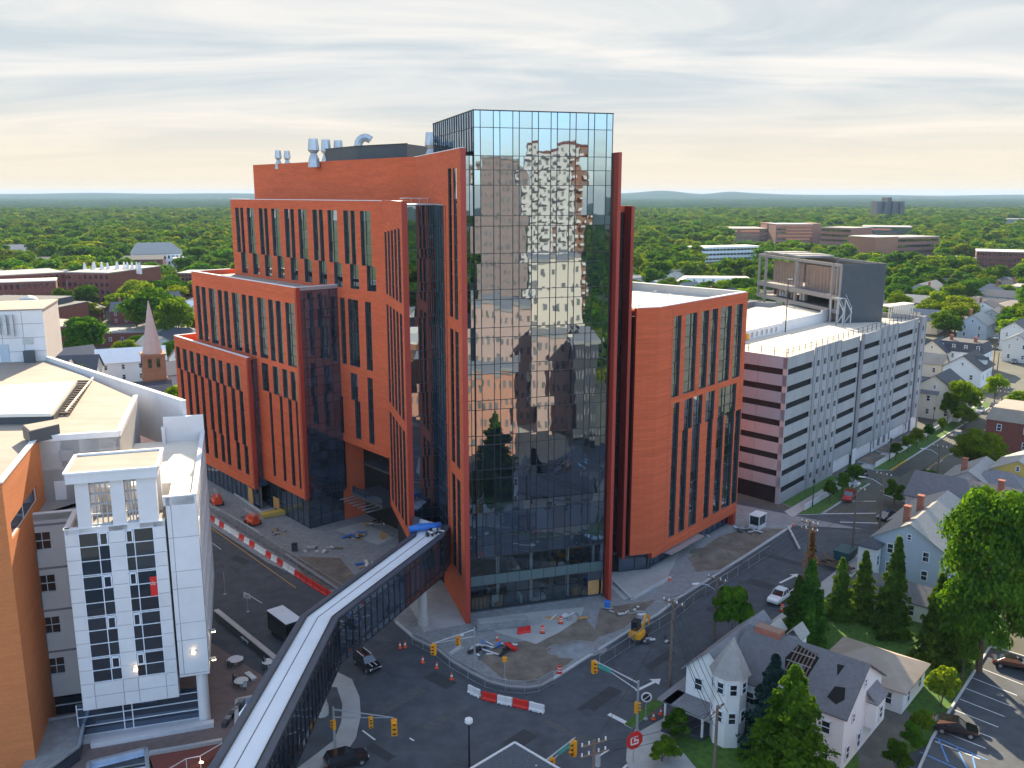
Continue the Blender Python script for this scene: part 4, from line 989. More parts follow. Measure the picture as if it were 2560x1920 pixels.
# things lying on the bridge roof
p = G(1063, 1312, 12.0); tarp = MB()
for i in range(7):
 a = math.pi * i / 6;
tarp.tube([(p[0] - 2.2, p[1] - 0.7, 11.55), (p[0] - 0.8, p[1] - 0.1, 11.7), (p[0] + 0.8, p[1] + 0.4, 11.62), (p[0] + 2.2, p[1] + 0.9, 11.7)], [0.45, 0.55, 0.5, 0.42], 9)
tag(tarp.build('rolled_tarp', M['tarpblue'], smooth=True), 'blue tarpaulin rolled up at the hospital end of the bridge roof', 'tarpaulin')
r6 = random.Random(11); mb = MB(); p = G(1085, 1330, 11.1)
for i in range(16): mb.box((p[0] + r6.uniform(-.9, 1.2), p[1] + r6.uniform(-1.6, 1.6), 11.15 + r6.uniform(0, .3)), (r6.uniform(.2, .9), r6.uniform(.1, .5), r6.uniform(.1, .4)), r6.uniform(0, 3), r6.choice((0, 0, 1)))
tag(mb.build('debris_heap', [M['black'], M['white']]), 'heap of black and white scraps on the bridge roof by the tower', 'debris', kind=None)
# ============================================================ white panelled medical building, lower left
CW = (-33.3, 90.4)
wb = thing('white_panel_building', 'white panelled medical building with a projecting window bay and brown roofs, lower left', 'building', (CW[0], CW[1], 0))
nE = (-ed[0], -ed[1])
Wf0 = Wall(CW, nE, (0.3, -1)); Wr0 = Wall(CW, fd, ed)
def wpan(W, s0, s1, z0, z1, cols_, rows_, o=0.0, m='white', holes=()):
 """wall of separate cladding panels with open joints in front of a dark backing"""
 bk = MB(); W.box(bk, s0, s1, z0, z1, o - 0.35, o - 0.10)
 b_ = bk.build('panel_backing', M['joint'], wb)
 for i in range(len(cols_) - 1):
  for j in range(len(rows_) - 1):
   a, b, c, d = cols_[i], cols_[i + 1], rows_[j], rows_[j + 1]
   if any(h[0] < (a + b) / 2 < h[1] and h[2] < (c + d) / 2 < h[3] for h in holes): continue
   mb = MB(); W.box(mb, a + 0.025, b - 0.025, c + 0.025, d - 0.025, o - 0.11, o + 0.0); mb.build('wall_panel', M[m], wb)
def lin(a, b, n): return [a + (b - a) * i / n for i in range(n + 1)]
# right part, front face and long right face
wpan(Wf0, 0, 3.1, 6.6, 26.9, [0, 2.6, 3.1], [6.6, 10.6, 12.6, 16.6, 18.6, 22.4, 26.9])
WIN_R = []
rr_ = lin(0, 27, 9)
for k in range(5):
 for i in range(8): WIN_R.append((1.2 + i * 3.0, 3.0 + i * 3.0, 8.0 + k * 3.9, 9.9 + k * 3.9))
mb = MB(); Wr0.holes(mb, 0.05, 27.2, 6.6, 27.0, WIN_R, 0.25); mb.build('side_wall', M['white'], wb)
for r in WIN_R: slot_window(Wr0, *r, wb, 0.25, mk='windowdark', fm='frame', pitch=1.9)
mb = MB(); mb.prism([CW, off(CW, nE, 3.1), off(off(CW, nE, 3.1), fd, 27), off(CW, fd, 27)], 6.3, 6.55); mb.build('soffit', M['white'], wb)
mb = MB(); c_ = off(off(CW, nE, 0.9), fd, 1.0); mb.tube([(c_[0], c_[1], 0), (c_[0], c_[1], 6.4)], 0.62, 18); mb.build('round_column', M['white'], wb, smooth=False)
# low roof deck, parapets
BK = (-41.0, 116.0)
dk = MB(); dk.prism([off(off(CW, nE, .15), fd, .15), off(off(CW, nE, 3.0), fd, .15), off(off(CW, nE, 3.0), fd, 8.2), off(off(CW, nE, 11.5), fd, 8.6), off(off(CW, nE, 11.5), fd, 27), off(BK, nE, .15)], 6.5, 26.0, 0, 1)
dk.build('low_roof', [M['whitestucco'], M['roofwhite']], wb)
def par2(a, b, z0, z1, t=0.4, mi='white', name='parapet'):
 mb = MB(); mb.seg((a[0], a[1], (z0 + z1) / 2), (b[0], b[1], (z0 + z1) / 2), t, z1 - z0); o = mb.build(name, M[mi], wb)
 mb = MB(); mb.seg((a[0], a[1], z1 + .05), (b[0], b[1], z1 + .05), t + .14, .1); mb.build('coping', M['coping'], wb); return o
par2(off(CW, nE, .2), off(off(BK, nE, .2), fd, 0), 26.0, 27.0)
par2(off(off(CW, nE, 0.0), fd, .2), off(off(CW, nE, 3.3), fd, .2), 26.0, 26.95)
bl = off(BK, nE, 5.0); par2(BK, bl, 26.0, 29.2)
par2(off(bl, fd, -0.0), off(bl, fd, -1.2), 26.0, 28.0)
# projecting bay with two columns of windows
PB = (-35.5, 89.6); WBy = Wall(PB, nE, (0.3, -1))
b0, b1 = 0.95, 10.6
xl = [WBy.hit(x, 1500)[0] for x in (222, 293, 323, 402)]       # jambs of the two window columns at mid height
xl = [WBy.hit(x, 1511)[0] for x in (214, 289, 328, 399)]
zf = [7.1, 10.0, 14.62, 19.24, 24.0]                        # storey lines
hl = [(xl[1], xl[0], zf[0], 24.0), (xl[3], xl[2], zf[0], 24.0)]
wpan(WBy, b0, b1, 4.1, 24.4, [b0, xl[3], xl[2], xl[1], xl[0], b1], [4.1, 5.6, 7.1] + [7.1 + 1.55 * i for i in range(1, 11)] + [24.4], holes=hl)
for (a, b, sm) in ((xl[1], xl[0], 0), (xl[3], xl[2], 1)):
 bk = MB(); WBy.box(bk, a, b, zf[0], 24.1, -0.30, -0.095); bk.build('window_backing', M['void'], wb)
 for k in range(4):
  z0 = zf[k]; z1 = zf[k + 1]
  fr = MB(); w_ = b - a; sp = a + w_ * (0.36 if not sm else 0.68)
  zs = [z0 + 0.08, z0 + (z1 - z0) * 0.34, z0 + (z1 - z0) * 0.67, z1 - 0.1] if k else [z0 + .1, z0 + 1.45, z1 - .1]
  for z in zs: WBy.box(fr, a, b, z - 0.04, z + 0.04, -0.08, 0.03)
  for s in (a, sp, b): WBy.box(fr, s - 0.04, s + 0.04, z0, z1, -0.08, 0.06)
  f = fr.build('window', M['frame'], wb)
  for j in range(len(zs) - 1):
   for (p, q) in ((a, sp), (sp, b)): pane_obj(WBy, p + .04, q - .04, zs[j] + .04, zs[j + 1] - .04, -0.03, 'windowdark', f, tilt=0.5)
  # one opening sash in a thicker frame
  sh = MB(); p, q = (a, sp) if not sm else (sp, b); zc0, zc1 = zs[-2] + .08, zs[-1] - .12
  for z in (zc0, zc1): WBy.box(sh, p + .15, q - .15, z - .06, z + .06, .02, .09)
  for s in (p + .15, q - .15): WBy.box(sh, s - .06, s + .06, zc0, zc1, .02, .09)
  sh.build('sash', M['frame'], f)
# red banner seen in one window
mb = MB(); WBy.box(mb, xl[3] + 0.05, xl[3] + 0.75, 16.2, 18.4, 0.0, 0.03); bn = mb.build('window_banner', M['plasticred'], wb)
fc = bpy.data.curves.new('banner_lettering', 'FONT'); fc.body = 'cla'; fc.size = 0.8; fc.extrude = 0.01
fo = bpy.data.objects.new('banner_lettering', fc); fc.materials.append(M['plasticwhite'])
fo.matrix_world = Matrix.Translation(WBy.W(xl[3] + 0.75, 17.5, 0.06)) @ Matrix.Rotation(math.atan2(ed[1], ed[0]), 4, 'Z') @ Matrix.Rotation(R(90), 4, 'X'); fo.scale = (0.62, 0.8, 1)
bpy.context.view_layer.update(); _m = bpy.data.meshes.new_from_object(fo); _x = fo.matrix_basis.copy(); bpy.data.objects.remove(fo); fo = bpy.data.objects.new('banner_lettering', _m); fo.matrix_basis = _x; put(fo, bn)
Wbl = Wall(WBy.at(b1), fd, nE); Wbr = Wall(WBy.at(b0), fd, ed)
wpan(Wbl, 0.1, 6.5, 4.1, 24.4, [0.1, 3.2, 6.5], lin(4.1, 24.4, 7)); wpan(Wbr, 0.1, 1.5, 4.1, 24.4, [0.1, 1.5], lin(4.1, 24.4, 7))
mb = MB(); mb.prism([off(WBy.at(b0 + .2), fd, .35), off(WBy.at(b1 - .2), fd, .35), off(WBy.at(b1 - .2), fd, 8), off(WBy.at(b0 + .2), fd, 8)], 3.9, 23.9, 0, 1); mb.build('bay_core', [M['whitestucco'], M['roofgrey']], wb)
par2(off(WBy.at(b0), fd, .2), off(WBy.at(b1), fd, .2), 23.9, 24.45); par2(off(WBy.at(b1 - .2), fd, 0), off(WBy.at(b1 - .2), fd, 6), 23.9, 24.45)
# open portal above the bay with its flat cap
cz0, cz1 = 29.4, 30.4
pc = [off(WBy.at(1.2), fd, -.5), off(WBy.at(9.9), fd, -.5), off(WBy.at(9.9), fd, 6.6), off(WBy.at(1.2), fd, 6.6)]
mb = MB(); mb.prism(pc, cz0, cz1, 0, 1); mb.build('portal_cap', [M['white'], M['rooftan']], wb)
mb = MB()
for a, b in zip(pc, pc[1:] + pc[:1]): mb.seg((a[0], a[1], cz1 + .1), (b[0], b[1], cz1 + .1), .35, .2)
mb.build('coping', M['coping'], wb)
for a, b in ((1.5, 3.4), (4.6, 5.9), (7.9, 9.2)):
 for (o0, o1) in ((-0.9, 0.0), (-6.2, -5.3)):
  mb = MB(); z_ = 23.9
  WBy.box(mb, a, b, z_, cz0, o0, o1); mb.build('portal_pier', M['white'], wb)
for a, b in ((3.4, 4.6), (5.9, 7.9)):
 mb = MB()
 for z in (24.6, 25.7, 26.8, 27.9, 29.0): WBy.box(mb, a, b, z - .08, z + .08, -.6, -.4)
 for i in (1, 2, 3): s = a + (b - a) * i / 4; WBy.box(mb, s - .06, s + .06, 24, 29.3, -.62, -.42)
 mb.build('portal_grille', M['steel'], wb)
# left part between the bay and the orange wing
PLf = (-49.1, 92.7); WLf = Wall(PLf, nE, (0.3, -1))
rl = [2.5, 4.9, 8.0, 9.6, 12.9, 14.6, 17.9, 19.6, 22.6, 24.1]
hl = [(1.2, 2.9, 5.2 + 4.95 * k, 7.2 + 4.95 * k) for k in range(4)]
mb = MB(); WLf.holes(mb, -2.2, 3.9, 2.5, 24.1, hl, 0.3); mb.build('wall', M['whitestucco'], wb)
for r in hl: slot_window(WLf, *r, wb, 0.3, mk='windowdark', fm='frame', pitch=1.0)
mb = MB()
for z in (8.0, 12.95, 17.9, 22.9): WLf.box(mb, -2.2, 3.9, z - .12, z + .12, -.02, .05)
mb.build('string_course', M['joint'], wb)
mb = MB(); WLf.box(mb, -2.2, 3.9, 0, 2.5, -.6, -.4); mb.build('lower_glazing', M['glassdark'], wb)
mb = MB(); WLf.box(mb, -2.2, 3.9, 1.15, 1.25, -.42, -.3); mb.build('glazing_bar', M['frame'], wb)
aR = G(93, 1098, 31.0); bR = G(297, 1080, 31.0); cR = G(341, 991, 31.0); dR = G(119, 895, 31.0)
aR = off(bR, nE, math.hypot(aR[0] - bR[0], aR[1] - bR[1]))
mb = MB(); mb.prism([off(WLf.at(-2.2), fd, .3), off(WLf.at(4.6), fd, .3), off(aR, ed, -.3), bR, off(bR, fd, 3)], 2.4, 23.4, 0, 1); mb.build('lower_deck', [M['whitestucco'], M['roofgrey']], wb)
par2(off(WLf.at(-2.2), fd, .2), off(WLf.at(3.9), fd, .2), 23.4, 24.15, mi='whitestucco')
# tall back wall with a door, and the high roof
Wdr = Wall(bR, nE, (0.3, -1)); Ld = math.hypot(aR[0] - bR[0], aR[1] - bR[1])
wpan(Wdr, 0, Ld, 23.4, 31.0, lin(0, Ld, 4), [23.4, 25.3, 27.2, 29.1, 31.0])
mb = MB(); Wdr.box(mb, Ld - 2.3, Ld - 1.1, 23.45, 25.7, 0, .06); mb.build('roof_door', M['frame'], wb)
mb = MB(); Wdr.box(mb, Ld - 3.4, Ld - 2.0, 28.0, 29.3, 0, .06); mb.build('louvre_vent', M['steel'], wb)
Wsr = Wall(bR, fd, ed); Ls = math.hypot(cR[0] - bR[0], cR[1] - bR[1])
mb = MB(); Wsr.box(mb, 0, Ls + 1, 23.5, 31.0, -.4, .0); mb.build('side_wall', M['white'], wb)
fL = G(0, 1211, 31.0); oL = math.hypot(fL[0] - aR[0], fL[1] - aR[1])
lf = (-.29 * 1.0, .957)
hp = [bR, off(bR, fd, Ls), dR, off(dR, nE, 60), off(off(off(aR, nE, 50), fd, -15), ed, 0), off(off(aR, fd, -15.2), nE, .3), off(aR, nE, .3)]
mb = MB(); mb.prism(hp, 22, 30.6, 0, 1); mb.build('high_roof', [M['whitestucco'], M['rooftan']], wb)
par2(aR, bR, 30.5, 31.1); par2(bR, off(bR, fd, Ls), 30.5, 31.1);
dg0 = G(463, 1043, 29.0); dg1 = off(dR, nrm((dR[0] - dg0[0], dR[1] - dg0[1])), 3)
par2(dg0, dR, 24.0, 31.2, t=0.5);
# orange brick wing
ow = thing('orange_brick_wing', 'orange brick wing with a white coping at the left edge, nearest the camera', 'building wing', (aR[0], aR[1], 0))
Wow = Wall(aR, (-fd[0], -fd[1]), ed); KO = Wow.hit(31, 1920)[0]; KO = 17.2
mb = MB(); Wow.holes(mb, 0.0, KO, 0, 31.0, [(3.6, KO - 1.5, 24.8, 26.5)], 0.3)
Wof = Wall(Wow.at(KO), nE, (0.3, -1)); Wof.quad(mb, 0, 14, 0, 31)
mb.build('wall', M['orange'], ow)
slot_window(Wow, 3.6, KO - 1.5, 24.8, 26.5, ow, 0.3, mk='windowdark', fm='frame')
mb = MB()
for k in range(4): Wow.box(mb, 6.2, 7.2, 3.6 + 4.9 * k, 5.4 + 4.9 * k, -.05, .02)
mb.build('window', M['windowdark'], ow)
mb = MB(); Wow.box(mb, -1, KO, 31.0, 31.15, -.5, .1); mb.build('coping', M['coping'], ow)
mb = MB(); Wow.box(mb, -1.5, 1.4, 2.5, 30.9, -.3, 0.03); mb.build('return_pier', M['orange'], ow)
# roof things on the high roof
def rp(x, y, z): q = G(x, y, z); return (q[0], q[1])
t = thing('raised_skylight', 'broad cream roof platform at the left edge of the high brown roof', 'roof platform', (*rp(60, 1000, 30.6), 30.6))
pp = [rp(0, 963, 32), rp(189, 953, 32), rp(128, 1033, 32), rp(-40, 1036, 32), rp(-120, 966, 32)]
mb = MB(); mb.prism(pp, 31.6, 32.0, 0); mb.build('platform', M['roofwhite'], t)
mb = MB(); mb.prism([off(p_, (0, -1), -0.5) for p_ in pp[:4]], 30.55, 31.6, 0); mb.build('plinth', M['darkgrey'], t)
t = thing('roof_duct_box', 'long dark duct box with a tan lid in front of the cream roof platform', 'duct', (*rp(100, 1055, 30.6), 30.6))
q = [rp(55, 1063, 32.3), rp(145, 1047, 32.3), rp(148, 1060, 32.3), rp(72, 1078, 32.3)]
mb = MB(); mb.prism(q, 30.8, 32.2, 0); mb.build('duct', M['darkgrey'], t); mb = MB(); mb.prism([((q_[0] - q[0][0]) * .96 + q[0][0] + .1, (q_[1] - q[0][1]) * .96 + q[0][1] + .1) for q_ in q], 32.2, 32.3); mb.build('lid', M['rooftan'], t)
t = thing('roof_pipe_rack', 'dark strip of pipes and sleepers on the brown roof right of the cream platform', 'pipe rack', (*rp(200, 1000, 30.6), 30.6))
for i in range(15):
 u = i / 14; a = rp(195 - 58 * u + 0, 956 + 82 * u, 30.7); b = rp(228 - 52 * u, 956 + 80 * u, 30.7); mb = MB(); mb.seg((a[0], a[1], 30.85), (b[0], b[1], 30.85), .35, .35); mb.build('sleeper', M['wood'], t)
a, b = rp(233, 949, 30.7), rp(165, 1035, 30.7); mb = MB(); mb.seg((a[0], a[1], 31), (b[0], b[1], 31), .22, .22); mb.build('conduit', M['sidingcream'], t)
# white penthouse block behind
ph = thing('white_roof_penthouse', 'white panelled penthouse with a blue door behind the brown roof at the left edge', 'penthouse', (-78, 148.7, 30))
WPh = Wall((-78.0, 148.7), nE, (0.3, -1))
mb = MB(); WPh.box(mb, 0, 60, 30.0, 39.1, -14, 0); mb.build('wall', M['white'], ph)
mb = MB(); WPh.box(mb, -.15, 60, 39.1, 39.35, -14, .1); mb.build('coping', M['rooftan'], ph)
mb = MB()
for z in (32.3, 34.6, 36.9): WPh.box(mb, 0, 30, z - .03, z + .03, 0, .03)
for s in (3.2, 6.4, 9.6, 12.8): WPh.box(mb, s - .03, s + .03, 31, 39, 0, .032)
mb.build('panel_joint', M['joint'], ph)
mb = MB(); WPh.box(mb, 5.6, 6.9, 30.7, 33.6, .02, .1); mb.build('door', M['sidingblue'], ph)
mb = MB(); WPh.box(mb, 1.8, 3.4, 33.5, 34.5, .02, .1); mb.build('louvre_vent', M['steel'], ph)
for i, s in enumerate((4.4, 5.4, 6.6)):
 mb = MB(); WPh.box(mb, s, s + .5, 35.0 + .2 * i, 38.5, .02, .7); mb.build('wall_duct', M['steel'], ph)
mb = MB(); WPh.box(mb, 1.6, 3.2, 30.6, 32.6, .8, 1.8); mb.build('condenser', M['darkgrey'], ph)
# low frontage: gravel roof, glazing, skylight and brick planter beside the bay
lo = thing('low_annex', 'low glazed annex with a dark gravel roof at the foot of the white building', 'annex', (-50, 88, 0))
gpts = [G(x, y, 1.6) for x, y in ((110, 1803), (216, 1784), (197, 1868), (120, 1925), (20, 1990), (60, 1905))]
mb = MB(); mb.prism(gpts[:5], 0, 1.6, 0, 1); mb.build('wall', [M['glassdark'], M['gravel']], lo)
mb = MB()
for a, b in zip(gpts[:4], gpts[1:5]): mb.seg((a[0], a[1], 1.7), (b[0], b[1], 1.7), .3, .25)
mb.build('coping', M['steel'], lo)
# dark glazing under the bay
Wgz = Wall((-35.5, 89.6), nE, (0.3, -1))
mb = MB(); Wgz.box(mb, -1.0, 11.5, 0.4, 4.1, -1.6, -1.4); mb.build('ground_glazing', M['glassdark'], wb)
mb = MB()
for z in (0.45, 1.5, 2.6, 3.6): Wgz.box(mb, -1.0, 11.5, z - .04, z + .04, -1.4, -1.32)
for s in (-1.0, 6.0, 6.9, 11.5): Wgz.box(mb, s - .05, s + .05, .4, 4.1, -1.4, -1.3)
mb.build('glazing_bar', M['frame'], wb)
mb = MB(); Wgz.box(mb, -1.5, 12, 0, .45, -1.5, -.2); Wgz.box(mb, -1.3, -.9, 0, 6.4, -1.6, -1.0); mb.build('plinth', M['white'], wb)
# wall lamps
for nm_, W_, s_, z_, lab in (('wall_lamp', WBy, 5.05, 8.2, 'lit wall lamp between the two window columns of the bay'), ('wall_lamp', Wf0, 1.5, 9.2, 'lit wall lamp on the blank white wall right of the bay')):
 c = W_.W(s_, z_, 0.0); t = thing('wall_lamp', lab, 'wall lamp', c)
 mb = MB(); W_.box(mb, s_ - .2, s_ + .2, z_ - .12, z_ + .12, 0.02, .3); mb.build('lamp_shade', M['signalyellow'], t)
 mb = MB(); W_.box(mb, s_ - .16, s_ + .16, z_ - .17, z_ + .16, .3, .34); mb.build('lamp_lens', M['lamp'], t)
for i, (s_, z_) in enumerate(((4.0, 9.4), (0.8, 7.6))):
 c = Wr0.W(s_, z_, 0); t = thing('wall_lamp', ['lit lamp on the right side wall of the white building, the farther one', 'lit lamp on the right side wall of the white building, the nearer one'][i], 'wall lamp', c)
 mb = MB(); Wr0.box(mb, s_ - .2, s_ + .2, z_ - .1, z_ + .1, 0.02, .7); mb.build('lamp_arm', M['steel'], t)
 mb = MB(); Wr0.box(mb, s_ - .18, s_ + .18, z_ - .16, z_ - .1, .3, .7); mb.build('lamp_lens', M['lamp'], t)
# ============================================================ ground, streets, pavements
def sheet(name, pts, z, m, kind='structure', parent=None):
 mb = MB(); a = sum(pts[i][0] * pts[(i + 1) % len(pts)][1] - pts[(i + 1) % len(pts)][0] * pts[i][1] for i in range(len(pts)))
 if a < 0: pts = pts[::-1]
 mb.poly([(p[0], p[1], z) for p in pts]); o = mb.build(name, m, parent);
 if parent is None: o['kind'] = kind
 return o
M['ground'] = mat('earth_and_grass', (0.050, 0.075, 0.026), 0.95, var=0.35, scale=0.02, dirt=0.3)
sheet('ground', [(-16000, -3000), (16000, -3000), (16000, 22000), (-16000, 22000)], -0.02, M['ground'])
M['townyard'] = mat('town_yards', (0.105, 0.105, 0.085), 0.95, var=0.35, scale=0.06, dirt=0.4)
sheet('yards', [(-420, -160), (480, -160), (560, 620), (-420, 520)], -0.010, M['townyard'])
def gp(lst): return [G(x, y) for x, y in lst]
KERB = [(990, 1556), (1040, 1600), (1094, 1625), (1132, 1656), (1178, 1683), (1220, 1705), (1270, 1718), (1318, 1721), (1353, 1716), (1389, 1695), (1457, 1651), (1569, 1581), (1646, 1536), (1695, 1497), (1806, 1428), (1887, 1376), (1981, 1315)]
kp = gp(KERB); aUn = math.atan2(.75, .66)
# the crossing and both streets as one asphalt sheet
road = [(-105, 205), (-88, 218)]
ra_ = off(W2.at(60), W2.n, 26); rb2 = off(W2.at(60), W2.n, 9)
asph = [off(W2.at(130), W2.n, 31), off(W2.at(130), W2.n, 12), off(W2.at(0), W2.n, 12), (-20, 112), (60, 176), (70, 186), off(GP, (0.75, -0.66), 6.0), off(WGa.at(170), WGa.n, 9.0), off(WGa.at(170), WGa.n, 24), off(WGa.at(10), WGa.n, 24), (50, 128), (24, 92), (18, 60), (-22, 60), (-31, 88)]
sheet('road', [off(W2.at(130), W2.n, 32), off(W2.at(130), W2.n, 14.5), off(W2.at(-12), W2.n, 14.5), (-14, 100), (-4, 96), (10, 100), (25, 114), (52, 136), (75, 160), off(WGa.at(200), WGa.n, 8.5), off(WGa.at(200), WGa.n, 20.5), off(WGa.at(40), WGa.n, 21), off(WGa.at(3), WGa.n, 22), (33, 113), (20.5, 97.5), (14.0, 88), (13.5, 40), (-30, 40), (-27, 84), (-29, 96)], 0.0, M['asphalt'])
sheet('crossing', [(-62, 30), (60, 30), (60, 100), (20, 140), (-62, 150)], -0.004, M['asphalt'])
# cross street between the wing and the garage, and its continuation to the right
cs = nrm((-.69, .72)); c0 = (47, 150)
sheet('cross_street', [off(off(GP, cs, 60), (-.72, -.69), 3), off(off(GP, cs, 60), (-.72, -.69), 12.5), off(c0, (-.72, -.69), 5), (60, 128), (78, 112), (86, 120), (72, 140), (62, 158), off(GP, (-.5, -.7), 3.5)], 0.004, M['asphalt'])
# building site inside the kerb: paving, bare earth
site = kp + [(62, 150), (40, 165), (0, 170), (-60, 200), off(W2.at(130), W2.n, -5), off(W2.at(130), W2.n, 12), off(W2.at(-8), W2.n, 11.5), (-19.5, 118)]
sheet('building_site_ground', site, 0.10, M['gravel'])
mb = MB()
for a, b in zip(kp[:-1], kp[1:]): mb.seg((a[0], a[1], 0.07), (b[0], b[1], 0.07), 0.38, 0.24)
mb.build('kerb', M['kerb'])['kind'] = 'structure'
def gz(lst, z=0.1): return [G(x, y, z) for x, y in lst]
sheet('bare_earth', gz([(1190, 1640), (1260, 1700), (1330, 1708), (1420, 1660), (1500, 1590), (1450, 1530), (1330, 1600), (1260, 1610)]), 0.1051, M['dirt'])
sheet('bare_earth', gz([(1720, 1395), (1800, 1340), (1870, 1320), (1960, 1322), (1880, 1374), (1800, 1424), (1740, 1430)]), 0.1062, M['dirt'])
sheet('bare_earth', gz([(720, 1390), (850, 1395), (930, 1490), (880, 1510), (790, 1470)]), 0.1073, M['dirt'])
sheet('bare_earth', gz([(1500, 1520), (1640, 1500), (1560, 1570), (1480, 1600)]), 0.1084, M['dirt'])
sheet('fresh_concrete', gz([(1190, 1548), (1330, 1530), (1460, 1518), (1452, 1545), (1400, 1580), (1340, 1610), (1240, 1580)]), 0.1095, M['concrete'])
sheet('fresh_concrete', gz([(835, 1325), (905, 1305), (985, 1345), (945, 1362)]), 0.1106, M['concrete'])
sheet('fresh_concrete', gz([(1000, 1470), (1110, 1440), (1165, 1560), (1060, 1580)]), 0.1117, M['concrete'])
sheet('fresh_concrete', gz([(1500, 1440), (1560, 1425), (1620, 1425), (1700, 1380), (1660, 1460), (1560, 1500)]), 0.1128, M['concrete'])
# spoil heaps
def heap(p, r, h, m, lab, seed):
 rr = random.Random(seed); mb = MB(); K = 22; L = 7; vs_ = []
 for j in range(L + 1):
  for i in range(K):
   a = 2 * math.pi * i / K; q = j / L; k = r * q * (1 + 0.18 * math.sin(2 * a + seed) + rr.uniform(-.06, .06))
   vs_.append((p[0] + k * math.cos(a), p[1] + 0.8 * k * math.sin(a), 0.1 + h * (math.cos(q * math.pi) * .5 + .5) + (rr.uniform(-.08, .08) if j < L else 0)))
 n = len(mb.v); mb.v += vs_
 for j in range(L):
  for i in range(K): mb.f.append((j * K + i, (j + 1) * K + i, (j + 1) * K + (i + 1) % K, j * K + (i + 1) % K)); mb.m.append(0)
 return tag(mb.build('spoil_heap', m, smooth=True), lab, 'earth heap')
heap(G(1440, 1625), 3.4, 0.9, M['gravel'], 'dark heap of earth inside the curved kerb at the crossing', 1)
heap(G(1790, 1385), 3.6, 0.9, M['dirt'], 'brown heap of earth in front of the right wing', 2)
heap(G(870, 1490), 3.2, 0.8, M['gravel'], 'grey heap of earth behind the mesh fence left of the bridge', 3)
# pavements and verges
def strip(name, pts, w, h, m, z0=0.0, kind='structure'):
 mb = MB()
 for a, b in zip(pts[:-1], pts[1:]): mb.seg((a[0], a[1], z0 + h / 2), (b[0], b[1], z0 + h / 2), w, h)
 o = mb.build(name, m); o['kind'] = kind; return o
def plate(name, pts, z0, z1, m, mt=None, kind='structure'):
 mb = MB(); mb.prism(pts, z0, z1, 0, 1 if mt else 0); o = mb.build(name, [m, mt] if mt else m); o['kind'] = kind; return o
# lower left plaza in brick paving, with a pavement along the street
plaza = [off(W2.at(130), W2.n, 32.6), off(W2.at(6), W2.n, 32.6), (-25.5, 96), (-24, 84), (-22, 70), (-20, 50), (-110, 50), (-110, 160)]
plate('plaza_paving', plaza, -0.3, 0.06, M['paver'])
pv = [off(W2.at(130), W2.n, 28.6), off(W2.at(4), W2.n, 28.6), off(W2.at(3), W2.n, 33.0), off(W2.at(130), W2.n, 33.0)]
plate('pavement', pv, -0.3, 0.10, M['concrete'])
mb = MB(); a, b = off(W2.at(80), W2.n, 28.5), off(W2.at(5), W2.n, 28.5); mb.seg((a[0], a[1], .09), (b[0], b[1], .09), .22, .2); mb.build('yellow_kerb', M['yellow'])['kind'] = 'structure'
# the curved corner under the bridge
isl = [G(x, y) for x, y in ((840, 1680), (880, 1700), (899, 1745), (902, 1790), (890, 1845), (860, 1890), (800, 1925), (740, 1990), (640, 1990), (700, 1800), (780, 1700))]
sheet('island_dark_sheet', [G(x, y, .13) for x, y in ((790, 1715), (842, 1718), (856, 1760), (853, 1805), (835, 1850), (790, 1885), (730, 1930), (640, 1970), (690, 1810))], .13, M['asphalt'])  # dark asphalt sheet over the middle of the corner island
plate('corner_pavement', isl, -0.3, 0.12, M['kerb'], M['concrete'])
# right side: corner pavement, verge and the houses' lawns
cr_ = [(1733, 1739), (1640, 1815), (1585, 1845), (1570, 1880), (1575, 1930), (1600, 2010), (1720, 2010), (1760, 1800)]
crp = [G(x, y) for x, y in cr_]
plate('corner_pavement', [G(1655, 1800), G(1600, 1830), G(1568, 1862), G(1565, 1900), G(1590, 1990), (22, 62), (24.5, 88), G(1748, 1765)], -0.3, 0.12, M['kerb'], M['concrete'])
verge = [G(1750, 1722), G(1642, 1800), G(1655, 1815), G(1765, 1735)]
lawn_pts = [G(1690, 1790), G(1780, 1720), (34, 108), (50, 118), (62, 122), (78, 118), (84, 84), (60, 76), (26, 62), (23.2, 76)]
M_l = M['lawn']
sheet('lawn', [G(1665, 1830), G(1770, 1738), (33, 112), (46, 122.5), (61, 130), (74, 130), (60, 96), (34, 80), (24.0, 66)], 0.125, M_l)
sheet('lawn', [G(1960, 1600), G(2060, 1520), G(2240, 1560), G(2330, 1640), G(2200, 1700), G(2050, 1700)], 0.13, M_l)
plate('pavement', [(20.0, 95.6), (33.3, 112.2), (64, 147), (66, 145), (35.0, 110.4), (22.0, 94.5)], -0.2, 0.12, M['concrete'])
plate('verge', [G(1560, 1812), G(1580, 1822), G(1640, 1775), G(1735, 1700), G(1712, 1700), G(1630, 1755)], 0.0, 0.10, M['kerb'], M['lawn'])
plate('drive', [G(1950, 1570), G(2010, 1512), G(2035, 1530), G(1975, 1590)], 0.0, 0.14, M['concrete'])
M['driveway'] = mat('worn_driveway', (0.13, 0.12, 0.105), 0.9, var=0.25, scale=0.6, dirt=0.5)
sheet('driveway', [G(2160, 1990), G(2140, 1860), G(2190, 1790), G(2250, 1760), G(2290, 1800), G(2230, 1900), G(2260, 1990)], 0.13, M['driveway'])
